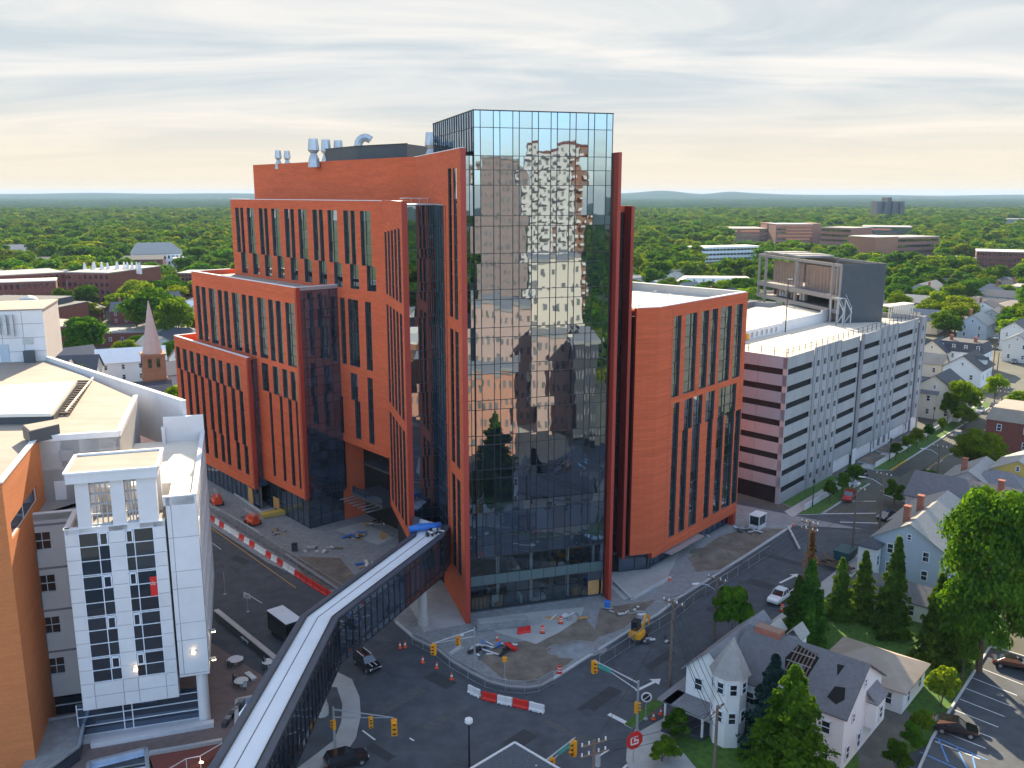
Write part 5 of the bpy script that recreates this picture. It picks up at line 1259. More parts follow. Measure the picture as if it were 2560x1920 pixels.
# garage frontage: planting strip, pavement, grass verge, white low wall
def gw(s, o): return off(WGa.at(s), WGa.n, o)
plate('planting_strip', [gw(1, 0.2), gw(24, 0.2), gw(24, 2.6), gw(0, 2.6)], 0, 0.15, M['kerb'], M['lawn'])
plate('pavement', [gw(-3, 2.6), gw(24, 2.6), gw(24, 5.0), gw(-5, 5.0)], 0, 0.12, M['kerb'], M['concrete'])
plate('verge', [gw(-3, 5.0), gw(24, 5.0), gw(24, 8.2), gw(0, 8.2)], 0, 0.14, M['kerb'], M['lawn'])
plate('pavement', [gw(34, 2.2), gw(120, 2.2), gw(120, 5.2), gw(34, 5.2)], 0, 0.12, M['kerb'], M['concrete'])
plate('verge', [gw(34, 5.2), gw(120, 5.2), gw(120, 8.2), gw(36, 8.2)], 0, 0.14, M['kerb'], M['lawn'])
for i, (s0, s1) in enumerate(((37.5, 46), (48.5, 60), (64, 73))):
 plate('planting_bed', [gw(s0, 0.6), gw(s1, 0.6), gw(s1, 4.4), gw(s0, 4.4)], 0, 0.3, M['concrete'], M['dirt'])
mb = MB()
for (a, b) in ((0, 24), (36, 92)):
 p, q = gw(a, 5.1), gw(b, 5.1); mb.seg((p[0], p[1], .6), (q[0], q[1], .6), .2, 1.2)
tag(mb.build('low_white_wall', M['white']), 'long low white wall between pavement and grass verge in front of the garage', 'wall')
strip('yellow_kerb', [gw(36, 8.3), gw(46, 8.3)], .3, .18, M['yellow'])
strip('kerb', [gw(46, 8.3), gw(120, 8.3)], .3, .18, M['kerb'])
strip('kerb', [gw(0, 8.3), gw(24, 8.3)], .3, .18, M['kerb'])
# road markings
def mark(a, b, w, m='paint', name='road_marking'):
 mb = MB(); d = nrm((b[0] - a[0], b[1] - a[1])); n = (-d[1] * w / 2, d[0] * w / 2)
 return sheet(name, [(a[0] - n[0], a[1] - n[1]), (b[0] - n[0], b[1] - n[1]), (b[0] + n[0], b[1] + n[1]), (a[0] + n[0], a[1] + n[1])], 0.009, M[m])
for a, b, w in (((1522, 1785), (1580, 1815), .6), ((1488, 1896), (1523, 1874), .2), ((1555, 1925), (1568, 1912), .3), ((906, 1826), (938, 1850), .2), ((1024, 1845), (1035, 1852), .2), ((530, 1357), (553, 1374), .12), ((610, 1480), (655, 1508), .12), ((2010, 1285), (2190, 1283), .35), ((2085, 1253), (2190, 1253), .3), ((2100, 1305), (2195, 1308), .3), ((2200, 1226), (2290, 1250), .22), ((2210, 1237), (2300, 1265), .22)):
 mark(G(*a), G(*b), w)
for k in range(12): mark(gw(30 + k * 9, 14.2), gw(34 + k * 9, 14.2), .14)
mark(gw(40, 13.8), gw(130, 13.8), .12, 'yellow')
mark(G(430, 1250), G(740, 1470), .12, 'yellow')
for (x, y, s) in ((1635, 1705, 1.0), (1985, 1440, .8)):
 p = G(x, y); q = G(x - 45 * s, y + 22 * s); d = nrm((p[0] - q[0], p[1] - q[1])); n = (-d[1], d[0])
 sheet('road_arrow', [off(off(p, d, 1.2), n, 0), off(p, n, .8), off(p, n, .2), off(q, n, .2), off(q, n, -.2), off(p, n, -.2), off(p, n, -.8)], 0.009, M['paint'])
mb = MB(); c = G(1469, 1782); mb.tube([(c[0], c[1], 0.004), (c[0], c[1], 0.012)], 0.75, 20); mb.build('manhole_cover', M['darkgrey'])['kind'] = 'structure'
# parking lot, lower right
PL = [G(2475, 1620), G(2365, 1795), G(2330, 1850), G(2270, 1990), (64, 58), (130, 40), (150, 120), G(2560, 1645)]
sheet('parking_lot', PL, 0.13, M['asphalt'])
for i in range(8):
 a = (2446 - 15.5 * i, 1668 + 26.5 * i); b = (2446 - 15.5 * i + 112 , 1668 + 26.5 * i + 44 - 0.0 * i)
 A__, B__ = G(*a, .13), G(*b, .13); d = nrm((B__[0] - A__[0], B__[1] - A__[1])); n = (-d[1] * .07, d[0] * .07)
 sheet('bay_line', [off(A__, n, 1), off(B__, n, 1), off(B__, n, -1), off(A__, n, -1)], 0.138, M['paint'])
M['bluepaint'] = mat('blue_bay_paint', (0.10, 0.26, 0.55), 0.7, var=0.15, scale=3)
for a, b in (((2330, 1840), (2470, 1900)), ((2300, 1880), (2455, 1950)), ((2345, 1845), (2370, 1905)), ((2390, 1865), (2420, 1925)), ((2430, 1885), (2440, 1930))):
 A__, B__ = G(*a, .13), G(*b, .13); d = nrm((B__[0] - A__[0], B__[1] - A__[1])); n = (-d[1] * .08, d[0] * .08)
 sheet('blue_bay_line', [off(A__, n, 1), off(B__, n, 1), off(B__, n, -1), off(A__, n, -1)], 0.138, M['bluepaint'])
mb = MB()
lk_ = [G(2475, 1620), G(2365, 1795), G(2330, 1850), G(2270, 1990)]
for a, b in zip(lk_[:-1], lk_[1:]): mb.seg((a[0], a[1], .2), (b[0], b[1], .2), .25, .3)
mb.seg((*G(2475, 1620), .2), (*G(2590, 1655), .2), .25, .3); mb.build('kerb', M['kerb'])['kind'] = 'structure'
sheet('road', gp([(1690, 1500), (1840, 1405), (1995, 1305), (2110, 1330), (2010, 1470), (1850, 1570), (1700, 1600)]), -0.003, M['asphalt'])
# repairs, tar lines, drain covers and tyre marks on the asphalt
M['asphaltnew'] = mat('newer_asphalt', (0.040, 0.043, 0.048), 0.8, var=0.15, scale=1.5); M['asphaltold'] = mat('older_asphalt', (0.085, 0.088, 0.092), 0.85, var=0.2, scale=1.5, dirt=.3)
rg_ = random.Random(31)
for i in range(15):
 x, y = [(1000, 1750), (1300, 1850), (1500, 1750), (1120, 1790), (1650, 1650), (1800, 1530), (700, 1450), (600, 1400), (1960, 1400), (2150, 1280), (2250, 1180), (950, 1880), (1420, 1830), (1100, 1700), (1900, 1460)][i]
 p = G(x, y); a_ = rg_.choice((aUn, aUn + R(90))); w_, l_ = rg_.uniform(1.0, 2.6), rg_.uniform(3, 8); c_, s_ = math.cos(a_), math.sin(a_)
 sheet('road_patch', [(p[0] + u * l_ / 2 * c_ - v * w_ / 2 * s_, p[1] + u * l_ / 2 * s_ + v * w_ / 2 * c_) for u, v in ((-1, -1), (1, -1), (1, 1), (-1, 1))], 0.0055 + .0002 * i, M['asphaltnew' if i % 3 else 'asphaltold'])
mb = MB()
for i in range(46):
 x, y = rg_.uniform(-26, 30), rg_.uniform(76, 116); a_ = rg_.choice((aUn, aUn + 1.57)) + rg_.uniform(-.3, .3)
 if i > 20: q = rg_.uniform(0, 90); o_ = rg_.uniform(11, 19); x, y = off(WGa.at(q), WGa.n, o_)
 if i > 33: q = rg_.uniform(-10, 60); o_ = rg_.uniform(16, 27); x, y = off(W2.at(q), W2.n, o_); a_ = math.atan2(wd[1], wd[0]) + rg_.uniform(-.2, .2)
 for k in range(rg_.randint(3, 7)):
  nx_, ny_ = x + 1.1 * math.cos(a_), y + 1.1 * math.sin(a_); mb.seg((x, y, .0085), (nx_, ny_, .0085), .07, .004); x, y = nx_, ny_; a_ += rg_.uniform(-.5, .5)
o = mb.build('tar_lines', M['black']); o['kind'] = 'structure'
for x, y in ((1180, 1800), (1560, 1700), (880, 1700), (1725, 1600), (665, 1540), (1330, 1905)):
 p = G(x, y); mb = MB(); mb.tube([(p[0], p[1], .005), (p[0], p[1], .014)], .42, 14); o = mb.build('drain_cover', M['darkgrey']); o['kind'] = 'structure'
# ============================================================ vehicles
def paint(name, c, r=0.16):
 return mat(name, c, r, var=0.02, spec=0.5, coat=0.6)
PAINTS = {'black': paint('black_car_paint', (0.012, 0.012, 0.014)), 'white': paint('white_car_paint', (0.72, 0.72, 0.72)), 'red': paint('red_car_paint', (0.42, 0.015, 0.018)),
   'silver': paint('silver_car_paint', (0.38, 0.39, 0.40)), 'blue': paint('dark_blue_car_paint', (0.025, 0.05, 0.10)), 'darkred': paint('dark_red_car_paint', (0.10, 0.010, 0.012)), 'grey': paint('grey_car_paint', (0.12, 0.125, 0.13))}
def loft(mb, secs, m=0, cap=True):
 n0 = len(mb.v); k = len(secs[0])
 for s in secs: mb.v += [tuple(p) for p in s]
 for i in range(len(secs) - 1):
  for j in range(k):
   a = n0 + i * k + j; b = n0 + i * k + (j + 1) % k
   mb.f.append((a, a + k, b + k, b)); mb.m.append(m)
 if cap:
  mb.f.append(tuple(n0 + j for j in range(k))); mb.m.append(m)
  mb.f.append(tuple(n0 + (len(secs) - 1) * k + j for j in reversed(range(k)))); mb.m.append(m)
def ring(x, w, z0, z1, wt=0.92, tum=0.0):
 zm_ = z0 + (z1 - z0) * 0.55
 return [(x, -w * .9, z0), (x, -w, z0 + (z1 - z0) * .25), (x, -w, zm_), (x, -w * wt, z1), (x, w * wt, z1), (x, w, zm_), (x, w, z0 + (z1 - z0) * .25), (x, w * .9, z0)]
CARS = {}
def car_parts(kind):
 if kind in CARS: return CARS[kind]
 B = MB(); GL = MB(); RF = MB()
 if kind == 'sedan':
  loft(B, [ring(-2.3, .75, .45, .78), ring(-2.15, .86, .28, .95), ring(-1.2, .9, .22, 1.0), ring(0, .92, .22, .98), ring(1.2, .9, .22, .92), ring(2.05, .84, .28, .80), ring(2.28, .7, .42, .66)])
  cab = [(-1.75, .78, .97), (-0.95, .62, 1.42), (0.35, .62, 1.44), (1.15, .78, .93)]
 elif kind == 'suv':
  loft(B, [ring(-2.25, .8, .5, 1.0), ring(-2.15, .9, .35, 1.12), ring(-1.0, .94, .28, 1.12), ring(.5, .94, .28, 1.08), ring(1.6, .92, .3, 1.0), ring(2.15, .84, .4, .9), ring(2.3, .7, .5, .78)])
  cab = [(-2.1, .84, 1.1), (-1.8, .7, 1.66), (0.2, .7, 1.68), (0.95, .84, 1.06)]
 else:  # pickup
  loft(B, [ring(-2.75, .84, .55, 1.1), ring(-2.7, .93, .42, 1.14), ring(-.9, .95, .38, 1.14), ring(.9, .95, .38, 1.12), ring(2.2, .93, .4, 1.06), ring(2.65, .86, .45, .95), ring(2.75, .75, .55, .85)])
  cab = [(-1.05, .84, 1.12), (-.85, .72, 1.72), (.45, .72, 1.74), (1.2, .84, 1.10)]
 (xa, wa, za), (xb, wb_, zb), (xc, wc, zc_), (xd, wd_, zd) = cab
 P = lambda x, w, z: [(x, -w, z), (x, w, z)]
 a, b, c, d = P(xa, wa, za), P(xb, wb_, zb), P(xc, wc, zc_), P(xd, wd_, zd)
 GL.poly([a[1], a[0], b[0], b[1]]); GL.poly([d[0], d[1], c[1], c[0]]);
 GL.poly([a[0], d[0], c[0], b[0]]); GL.poly([d[1], a[1], b[1], c[1]])
 RF.prism([(xb - .05, -wb_ - .02), (xc + .05, -wc - .02), (xc + .05, wc + .02), (xb - .05, wb_ + .02)], zb - .03, zb + .05)
 for y in (-1, 1):
  for (p, q) in ((a, b), (c, d)): RF.seg(p[0 if y < 0 else 1], q[0 if y < 0 else 1], .07)
  xm = (xb + xc) / 2; RF.seg((xm, y * (wa + .0), za), (xm, y * wb_, zb), .06)
 if kind == 'pickup':
  bed = MB(); bed.box((-1.85, 0, 1.155), (1.55, 1.5, .02));
 else: bed = None
 W_ = MB(); W_.tube([(0, -.11, 0), (0, .11, 0)], .34 if kind == 'sedan' else .39, 14); Rm = MB(); Rm.tube([(0, -.118, 0), (0, .118, 0)], .21, 10)
 HL = MB(); HL.box((0, 0, 0), (.10, .34, .15));
 CARS[kind] = dict(body=B, glass=GL, roof=RF, bed=bed, tyre=W_.mesh('tyre', M['tyre']), rim=Rm.mesh('rim', M['rim']), head=HL.mesh('headlight', M['headl']), tail=HL.mesh('tail_light', M['tail']),
      gm=GL.mesh('glass', M['carglass']), bedm=bed.mesh('bed', M['black']) if bed else None, hl=(2.18 if kind != 'pickup' else 2.68, .62, .68 if kind == 'sedan' else .8), tl=(-2.22 if kind != 'pickup' else -2.74, .68, .8 if kind == 'sedan' else .95), wb=1.42 if kind != 'pickup' else 1.75, r=.34 if kind == 'sedan' else .39)
 return CARS[kind]
_bm = {}
def child(mesh, name, parent, loc=(0, 0, 0), rot=(0, 0, 0)):
 o = bpy.data.objects.new(name, mesh); o.location = loc; o.rotation_euler = rot; o.parent = parent; COL.objects.link(o); return o
def car(kind, colr, p, head, label, z=0.01, group=None, stripe=False, cat=None):
 c = car_parts(kind)
 t = thing('parked_car' if kind != 'pickup' else 'pickup_truck', label, cat or ('car' if kind != 'pickup' else 'pickup truck'), (p[0], p[1], z), head, group, local=True)
 key = (kind, colr)
 if key not in _bm: _bm[key] = (c['body'].mesh('body', PAINTS[colr], smooth=False), c['roof'].mesh('roof', PAINTS[colr]))
 child(_bm[key][0], 'body', t); child(_bm[key][1], 'roof', t); child(c['gm'], 'glass', t)
 if c['bedm']: child(c['bedm'], 'truck_bed', t)
 for sx in (-1, 1):
  for sy in (-1, 1):
   w = child(c['tyre'], 'wheel', t, (sx * c['wb'], sy * .82, c['r'])); child(c['rim'], 'rim', w)
 for sy in (-1, 1):
  child(c['head'], 'headlight', t, (c['hl'][0], sy * c['hl'][1], c['hl'][2])); child(c['tail'], 'tail_light', t, (c['tl'][0], sy * c['tl'][1], c['tl'][2]))
 if stripe:
  mb = MB(); mb.box((-.8, 0, 1.74), (1.5, .75, .02)); mb.build('sunroof', M['carglass'], t, world=False)
  mb = MB(); mb.box((-.8, -.55, 1.745), (2.0, .12, .03)); mb.box((-.8, .55, 1.745), (2.0, .12, .03)); mb.box((1.5, .3, 1.07), (1.0, .1, .02)); mb.box((1.5, -.3, 1.07), (1.0, .1, .02)); mb.build('white_stripe', M['plasticwhite'], t, world=False)
 return t
aU = math.atan2(ud[1], ud[0]); aG = math.atan2(gd[1], gd[0]); aV = math.atan2(-wd[1], -wd[0])
car('suv', 'black', G(918, 1668), R(-52), 'black suv with white stripes turning at the crossing beside the skybridge', stripe=True)
car('suv', 'black', G(866, 1912), R(25), 'black car cut by the bottom edge left of the crossing')
car('pickup', 'white', G(1950, 1500), aU + R(180), 'white pickup truck facing the camera on the right street')
car('suv', 'black', G(1772, 1658), aU, 'black car half hidden behind the roof of the turreted house')
car('suv', 'blue', G(2140, 1190), aG + R(80), 'dark blue suv leaving the garage entrance arch')
car('sedan', 'white', G(2120, 1213), aG + R(85), 'white car behind the dark suv at the garage entrance')
car('pickup', 'red', G(2122, 1248), aG + R(190), 'bright red pickup truck in front of the garage verge')
car('sedan', 'blue', G(2216, 1296), aU + R(170), 'pale blue and dark car parked beside the blue house chimney')
car('sedan', 'black', G(2530, 1668, .13), R(-22), 'black sedan in the top row of the lower right parking lot', z=.14)
car('suv', 'black', G(2388, 1832, .13), R(-22), 'black hatchback beside the blue marked bay of the parking lot', z=.14)
# cars along the sunlit street, upper right
streetcars = [(2395, 1092, 'silver', 'silver car at the kerb behind the far end of the low white wall'), (2450, 1030, 'silver', 'silver car parked below the round yellow-green tree at the right'), (2485, 1018, 'grey', 'grey car next up the street from the silver one, pole beside it'),
    (2438, 1046, 'black', 'black car in the tree shade at the bend of the far right street'), (2462, 951, 'white', 'pale car parked in the yard by the dark gabled house'), (2488, 873, 'black', 'black car at the left kerb far up the right street'),
    (2520, 900, 'silver', 'silver car in the right row of the far street, lower one'), (2535, 908, 'grey', 'grey car at the lower end of the right row in the far street'), (2510, 893, 'white', 'white car in the middle of the right row of the far street'),
    (2490, 848, 'white', 'white car near the top of the far right street'), (2540, 886, 'silver', 'silver car standing by the brick front at the far right'), (2500, 860, 'grey', 'grey car between the white and black ones up the far street')]
for i, (x, y, c, lab) in enumerate(streetcars): car('sedan' if i % 3 else 'suv', c, G(x, y), aG + R(8 if i != 4 else 90) + (math.pi if i % 2 else 0), lab)
# box truck under the bridge bend
def box_truck(p, rz):
 t = thing('box_truck', 'black sided box truck with a pale roof standing at the kerb beside the bridge', 'truck', (p[0], p[1], 0.01), rz, local=True)
 mb = MB(); mb.box((-.9, 0, 1.95), (5.4, 2.3, 2.6)); mb.build('cargo_box', PAINTS['black'], t, world=False)
 mb = MB(); mb.box((-.9, 0, 3.29), (5.45, 2.35, .08)); mb.build('roof', M['bridgeroof'], t, world=False)
 mb = MB(); loft(mb, [ring(1.85, 1.05, .5, 2.3), ring(2.6, 1.05, .45, 2.35), ring(3.1, 1.0, .45, 1.6), ring(3.7, .95, .5, 1.35)]); mb.build('cab', PAINTS['black'], t, world=False)
 mb = MB(); mb.poly([(2.66, -.85, 2.2), (3.12, -.85, 1.62), (3.12, .85, 1.62), (2.66, .85, 2.2)][::-1]); mb.build('windscreen', M['carglass'], t, world=False)
 mb = MB(); mb.box((-.6, 0, .55), (6, 1.0, .25)); mb.build('chassis', M['black'], t, world=False)
 for x in (-2.3, 2.7):
  for y in (-.95, .95):
   w = MB(); w.tube([(x, y - .14, .45), (x, y + .14, .45)], .45, 14); w.build('wheel', M['tyre'], t, world=False)
box_truck(G(722, 1600), math.atan2(-wd[1], -wd[0]))
# ============================================================ machines on the site
def excavator(p, rz, s, colm, label):
 t = thing('mini_excavator', label, 'excavator', (p[0], p[1], .1), rz, local=True); t.scale = (s, s, s)
 for y in (-.75, .75):
  mb = MB(); mb.prism([(-1.1, y - .18), (1.1, y - .18), (1.1, y + .18), (-1.1, y + .18)], .08, .55); mb.tube([(-1.1, y - .18, .32), (-1.1, y + .18, .32)], .28, 10); mb.tube([(1.1, y - .18, .32), (1.1, y + .18, .32)], .28, 10); mb.build('track', M['tyre'], t, world=False)
 mb = MB(); loft(mb, [[(x, w * a, z) for a, z in ((-1, .6), (-1.05, .9), (-.9, 1.35), (.9, 1.35), (1.05, .9), (1, .6))] for x, w in ((-1.25, .6), (-1.1, .85), (-.3, .9), (.7, .8))]); mb.build('engine_deck', colm, t, world=False)
 mb = MB(); mb.box((.05, .3, 1.9), (1.1, .9, 1.3)); mb.build('cab', M['carglass'], t, world=False)
 mb = MB(); mb.box((.05, .3, 2.6), (1.25, 1.0, .1)); [mb.box((x, y, 1.9), (.08, .08, 1.4)) for x in (-.5, .6) for y in (-.13, .73)]; mb.build('cab_roof', M['black'], t, world=False)
 mb = MB(); mb.seg((.7, -.3, 1.1), (2.0, -.3, 2.7), .25, .35); mb.seg((2.0, -.3, 2.7), (3.2, -.3, 2.0), .22, .3); mb.build('boom', colm, t, world=False)
 mb = MB(); mb.seg((3.2, -.3, 2.1), (3.1, -.3, .9), .18, .25); mb.build('stick', colm, t, world=False)
 mb = MB(); loft(mb, [[(2.75, -.65, .4), (3.2, -.65, .9), (3.4, -.65, .35), (3.0, -.65, .05)], [(2.75, .05, .4), (3.2, .05, .9), (3.4, .05, .35), (3.0, .05, .05)]]); mb.build('bucket', M['darkgrey'], t, world=False)
excavator(G(1594, 1600), R(60), 1.0, M['signalyellow'], 'yellow and black mini excavator working at the kerb right of the curved corner')
M['orangemach'] = mat('orange_machine_paint', (0.65, 0.07, 0.02), 0.45, var=0.1)
def lift(p, rz, label):
 t = thing('boom_lift', label, 'boom lift', (p[0], p[1], .1), rz, local=True)
 mb = MB(); loft(mb, [[(x, w * a, z) for a, z in ((-1, .45), (-1, 1.0), (-.6, 1.3), (.6, 1.3), (1, 1.0), (1, .45))] for x, w in ((-1.5, .7), (-1.2, .95), (1.0, .95), (1.4, .7))]); mb.build('chassis', M['orangemach'], t, world=False)
 for x in (-.95, .95):
  for y in (-.95, .95): w = MB(); w.tube([(x, y - .15, .42), (x, y + .15, .42)], .42, 12); w.build('wheel', M['tyre'], t, world=False)
 mb = MB(); loft(mb, [[(x, w * a, z) for a, z in ((-1, 1.3), (-1, 1.9), (1, 1.9), (1, 1.3))] for x, w in ((-1.6, .5), (-.2, .8), (.7, .6))]); mb.build('turret', M['orangemach'], t, world=False)
 mb = MB(); mb.seg((-1.2, 0, 2.05), (3.4, 0, 2.0), .3, .35); mb.seg((3.4, 0, 2.0), (3.9, 0, .9), .15); mb.build('boom', M['steel'], t, world=False)
 mb = MB(); [mb.seg((4.0, y, z), (4.8, y, z), .05) for y in (-.6, .6) for z in (.6, 1.1, 1.6)]; [mb.seg((x, -.6, z), (x, .6, z), .05) for x in (4.0, 4.8) for z in (.6, 1.1, 1.6)]; mb.box((4.4, 0, .55), (.8, 1.2, .06)); mb.build('basket', M['steel'], t, world=False)
lift(G(543, 1262), R(115), 'orange boom lift by the foot of the lowest red block')
lift(G(632, 1312), R(130), 'rusty orange lift parked in front of the second red block')
# ============================================================ plastic barriers, fences, cones, drums
prof = [(-.30, 0), (-.30, .18), (-.17, .38), (-.12, .95), (.12, .95), (.17, .38), (.30, .18), (.30, 0)]
bmesh_ = {}
for nm_, mk in (('r', 'plasticred'), ('w', 'plasticwhite')):
 mb = MB(); loft(mb, [[(x, y * k, z) for y, z in prof] for x, k in ((-.93, .75), (-.86, 1), (-.30, 1), (-.26, .8), (.26, .8), (.30, 1), (.86, 1), (.93, .75))]); mb.box((-.6, 0, .97), (.3, .12, .08)); mb.box((.6, 0, .97), (.3, .12, .08))
 bmesh_[nm_] = mb.mesh('barrier_body', M[mk])
fb_ = MB(); [fb_.box((x, 0, .05), (.28, .64, .12)) for x in (-.6, .6)]; fbm = fb_.mesh('barrier_foot', M['black'])
def barrier(p, rz, c, label, group):
 t = thing('road_barrier', label, 'barrier', (p[0], p[1], .0), rz, group, local=True)
 child(bmesh_[c], 'barrier_body', t); child(fbm, 'barrier_foot', t, (0, 0, -.0)); return t
LB = [(527, 1300), (600, 1347), (700, 1412), (768, 1458), (830, 1497)]; lb = [G(*p) for p in LB]
ORD = 'first second third fourth fifth sixth seventh eighth ninth tenth eleventh twelfth thirteenth fourteenth fifteenth sixteenth seventeenth eighteenth nineteenth twentieth twenty-first twenty-second twenty-third twenty-fourth twenty-fifth twenty-sixth twenty-seventh twenty-eighth twenty-ninth'.split()
seq = 'rwrwwwrwrwwrwrwwrwrwwrrrrr'
def along(pts, step):
 out_ = []; acc = 0.0; need = step / 2
 for a, b in zip(pts[:-1], pts[1:]):
  L_ = math.hypot(b[0] - a[0], b[1] - a[1]); s = need - acc
  while s <= L_: out_.append((ip(a, b, s / L_), math.atan2(b[1] - a[1], b[0] - a[0]))); s += step
  acc = (acc + L_) % step if False else 0; need = s - L_
 return out_
al = along(lb, 2.0)
for i, (p, a) in enumerate(al):
 red_ = seq[min(i, len(seq) - 1)] if i < len(al) - 5 else 'r'
 lab = '%s plastic barrier, %s from the far end of the left street line' % ('red' if red_ == 'r' else 'white', ORD[i]) if i < len(al) - 5 else 'red barrier, %s in the all-red run nearest the bridge' % ORD[i - len(al) + 5]
 barrier(p, a + R(rnd.uniform(-3, 3)), red_, lab, 'plastic barriers in line along the left street')
FB = [G(1174, 1740), G(1203, 1752), G(1235, 1758), G(1267, 1765), G(1275 + 28, 1768), G(1356, 1770)]
labs = ['white plastic barrier at the left end of the short row at the crossing', 'red plastic barrier between two white ones, left of the crossing row centre', 'white plastic barrier in the middle of the short row at the crossing', 'red plastic barrier right of centre in the short row at the crossing', 'white plastic barrier at the right end of the short row, sign leaning on it']
fb0, fb1 = G(1166, 1738), G(1362, 1782)
for i, c in enumerate('wrwrw'):
 p = ip(ip(fb0, fb1, (i + .5) / 5), (0, 0), 0.0); barrier((p[0], p[1] + (0.5 if i == 0 else 0)), math.atan2(fb1[1] - fb0[1], fb1[0] - fb0[0]) + R((-18, 0, 2, 0, -3)[i]), c, labs[i], 'short row of plastic barriers at the crossing')
b1_ = barrier(G(1310, 1582, .1), R(20), 'r', 'red plastic barrier lying on the building site near the tower door', None)
b2_ = barrier(G(1282, 1622, .1), R(-55), 'r', 'red and white barrier tipped over among scraps on the building site', None); b2_.rotation_euler = (R(60), 0, R(-55)); b2_.location.z = .35
M['mesh'] = bpy.data.materials.new('fence_mesh'); M['mesh'].use_nodes = True
_t = M['mesh'].node_tree; _b = _t.nodes['Principled BSDF']; _b.inputs['Base Color'].default_value = (0.12, 0.12, 0.125, 1); _b.inputs['Alpha'].default_value = 0.38
def fence(pts, h, label, step=2.6, z=0.0, rail=True, dense=None):
 p0_ = pts[0]; t = thing('mesh_fence', label, 'fence', (p0_[0], p0_[1], z))
 for a, b in zip(pts[:-1], pts[1:]):
  L_ = math.hypot(b[0] - a[0], b[1] - a[1]); n = max(1, int(round(L_ / step)))
  for i in range(n):
   u, v = ip(a, b, i / n), ip(a, b, (i + 1) / n)
   mb = MB(); mb.poly([(u[0], u[1], z + .12), (v[0], v[1], z + .12), (v[0], v[1], z + h - .05), (u[0], u[1], z + h - .05)]); mb.build('mesh_panel', dense or M['mesh'], t)
   mb = MB(); mb.tube([(u[0], u[1], z), (u[0], u[1], z + h + .05)], .04, 6); mb.build('post', M['steel'], t)
  if rail:
   mb = MB(); mb.seg((a[0], a[1], z + h), (b[0], b[1], z + h), .06); mb.seg((a[0], a[1], z + .12), (b[0], b[1], z + .12), .05); mb.build('rail', M['steel'], t)
 return t
lf_ = [off(p, W2.n, -1.5) for p in [G(505, 1285), G(600, 1347), G(700, 1412), G(835, 1500)]]
fence(lf_, 1.9, 'long grey mesh fence behind the red and white barriers on the left street')
kk = [off(p, (-.25, -1), 1.3) for p in kp[1:10]]
fence(kk, 1.7, 'low see-through mesh fence round the curved corner of the building site')
kk2 = [off(p, (.75, -.66), 2.6) for p in kp[10:16]]
fence(kk2, 1.6, 'see-through mesh fence along the kerb of the right street', step=3.2)
mb = MB(); a, b = off(G(655, 1405), W2.n, -3.2), off(G(860, 1470), W2.n, -1.0); pts_ = [G(700, 1387), G(850, 1490)]
strip('site_kerb', [G(713, 1390), G(860, 1488)], .5, .35, M['kerb'], .08)
strip('site_kerb', [G(507, 1255), G(640, 1330), G(655, 1345)], .3, .3, M['kerb'], .08)
for pts__ in ([(1535, 1458), (1580, 1502), (1676, 1446)], [(585, 1235), (655, 1285), (722, 1262)], [(1124, 1640), (1153, 1620)], [(1970, 1320), (1998, 1375)]):
 strip('form_kerb', [G(*q) for q in pts__], .35, .35, M['kerb'], .08)
cm = MB(); cm.tube([(0, 0, .04), (0, 0, .72)], [.17, .03], 10); cmm = cm.mesh('cone', M['conecol'])
cm = MB(); cm.box((0, 0, .02), (.38, .38, .04)); cbm = cm.mesh('cone_base', M['conecol'])
cm = MB(); cm.tube([(0, 0, .32), (0, 0, .5)], [.118, .086], 10, cap=False); csm = cm.mesh('white_band', M['plasticwhite'])
def cone(x, y, label, s=1.25, z=.1):
 p = G(x, y); t = thing('traffic_cone', label, 'traffic cone', (p[0], p[1], z), rnd.uniform(0, 3), local=True); t.scale = (s, s, s)
 child(cmm, 'cone', t); child(cbm, 'cone_base', t); child(csm, 'white_band', t)
for x, y, lab in ((1057, 1658, 'cone standing on the road below the skybridge, nearest the black suv'), (1000, 1622, 'left cone of the pair beside the skybridge'), (1013, 1620, 'right cone of the pair beside the skybridge, yellow scrap at its foot'),
     (1710, 1738, 'cone at the verge corner in front of the turreted house'), (1686, 1760, 'cone at the foot of the utility pole by the turreted house'), (1652, 1788, 'dark orange cone near the corner pavement on the right'), (1634, 1800, 'cone on the corner pavement nearest the stop sign'),
     (1243, 1603, 'small cone among scraps beside the grey slab on the site'), (1674, 1452, 'cone at the end of the white form kerb by the right wing'), (1982, 1316, 'orange cone at the far end of the long right kerb'), (1129, 1700, 'small cone on the road left of the curved kerb'), (1092, 1672, 'cone at the mesh fence on the left of the crossing')): cone(x, y, lab)
def drum(x, y, label, colm=None, h=1.05):
 p = G(x, y); t = thing('traffic_drum', label, 'traffic drum', (p[0], p[1], .1), 0, local=True)
 mb = MB(); mb.tube([(0, 0, .06), (0, 0, .35), (0, 0, .36), (0, 0, .68), (0, 0, .69), (0, 0, h)], [.30, .28, .265, .26, .24, .22], 14); mb.build('drum', colm or M['conecol'], t, world=False)
 mb = MB(); mb.tube([(0, 0, .42), (0, 0, .56)], .275, 14, cap=False); mb.tube([(0, 0, .74), (0, 0, .88)], .25, 14, cap=False); mb.build('white_band', M['plasticwhite'], t, world=False)
 mb = MB(); mb.tube([(0, 0, 0), (0, 0, .08)], .36, 10); mb.build('rubber_base', M['black'], t, world=False)
drum(1402, 1560, 'red and white drum on the concrete slab by the tower'); drum(1356, 1584, 'orange and white drum standing on a black mat on the site'); drum(1399, 1686, 'red drum at the kerb of the curved corner', M['plasticred']); drum(1955, 1530, 'orange drum behind the white pickup truck')
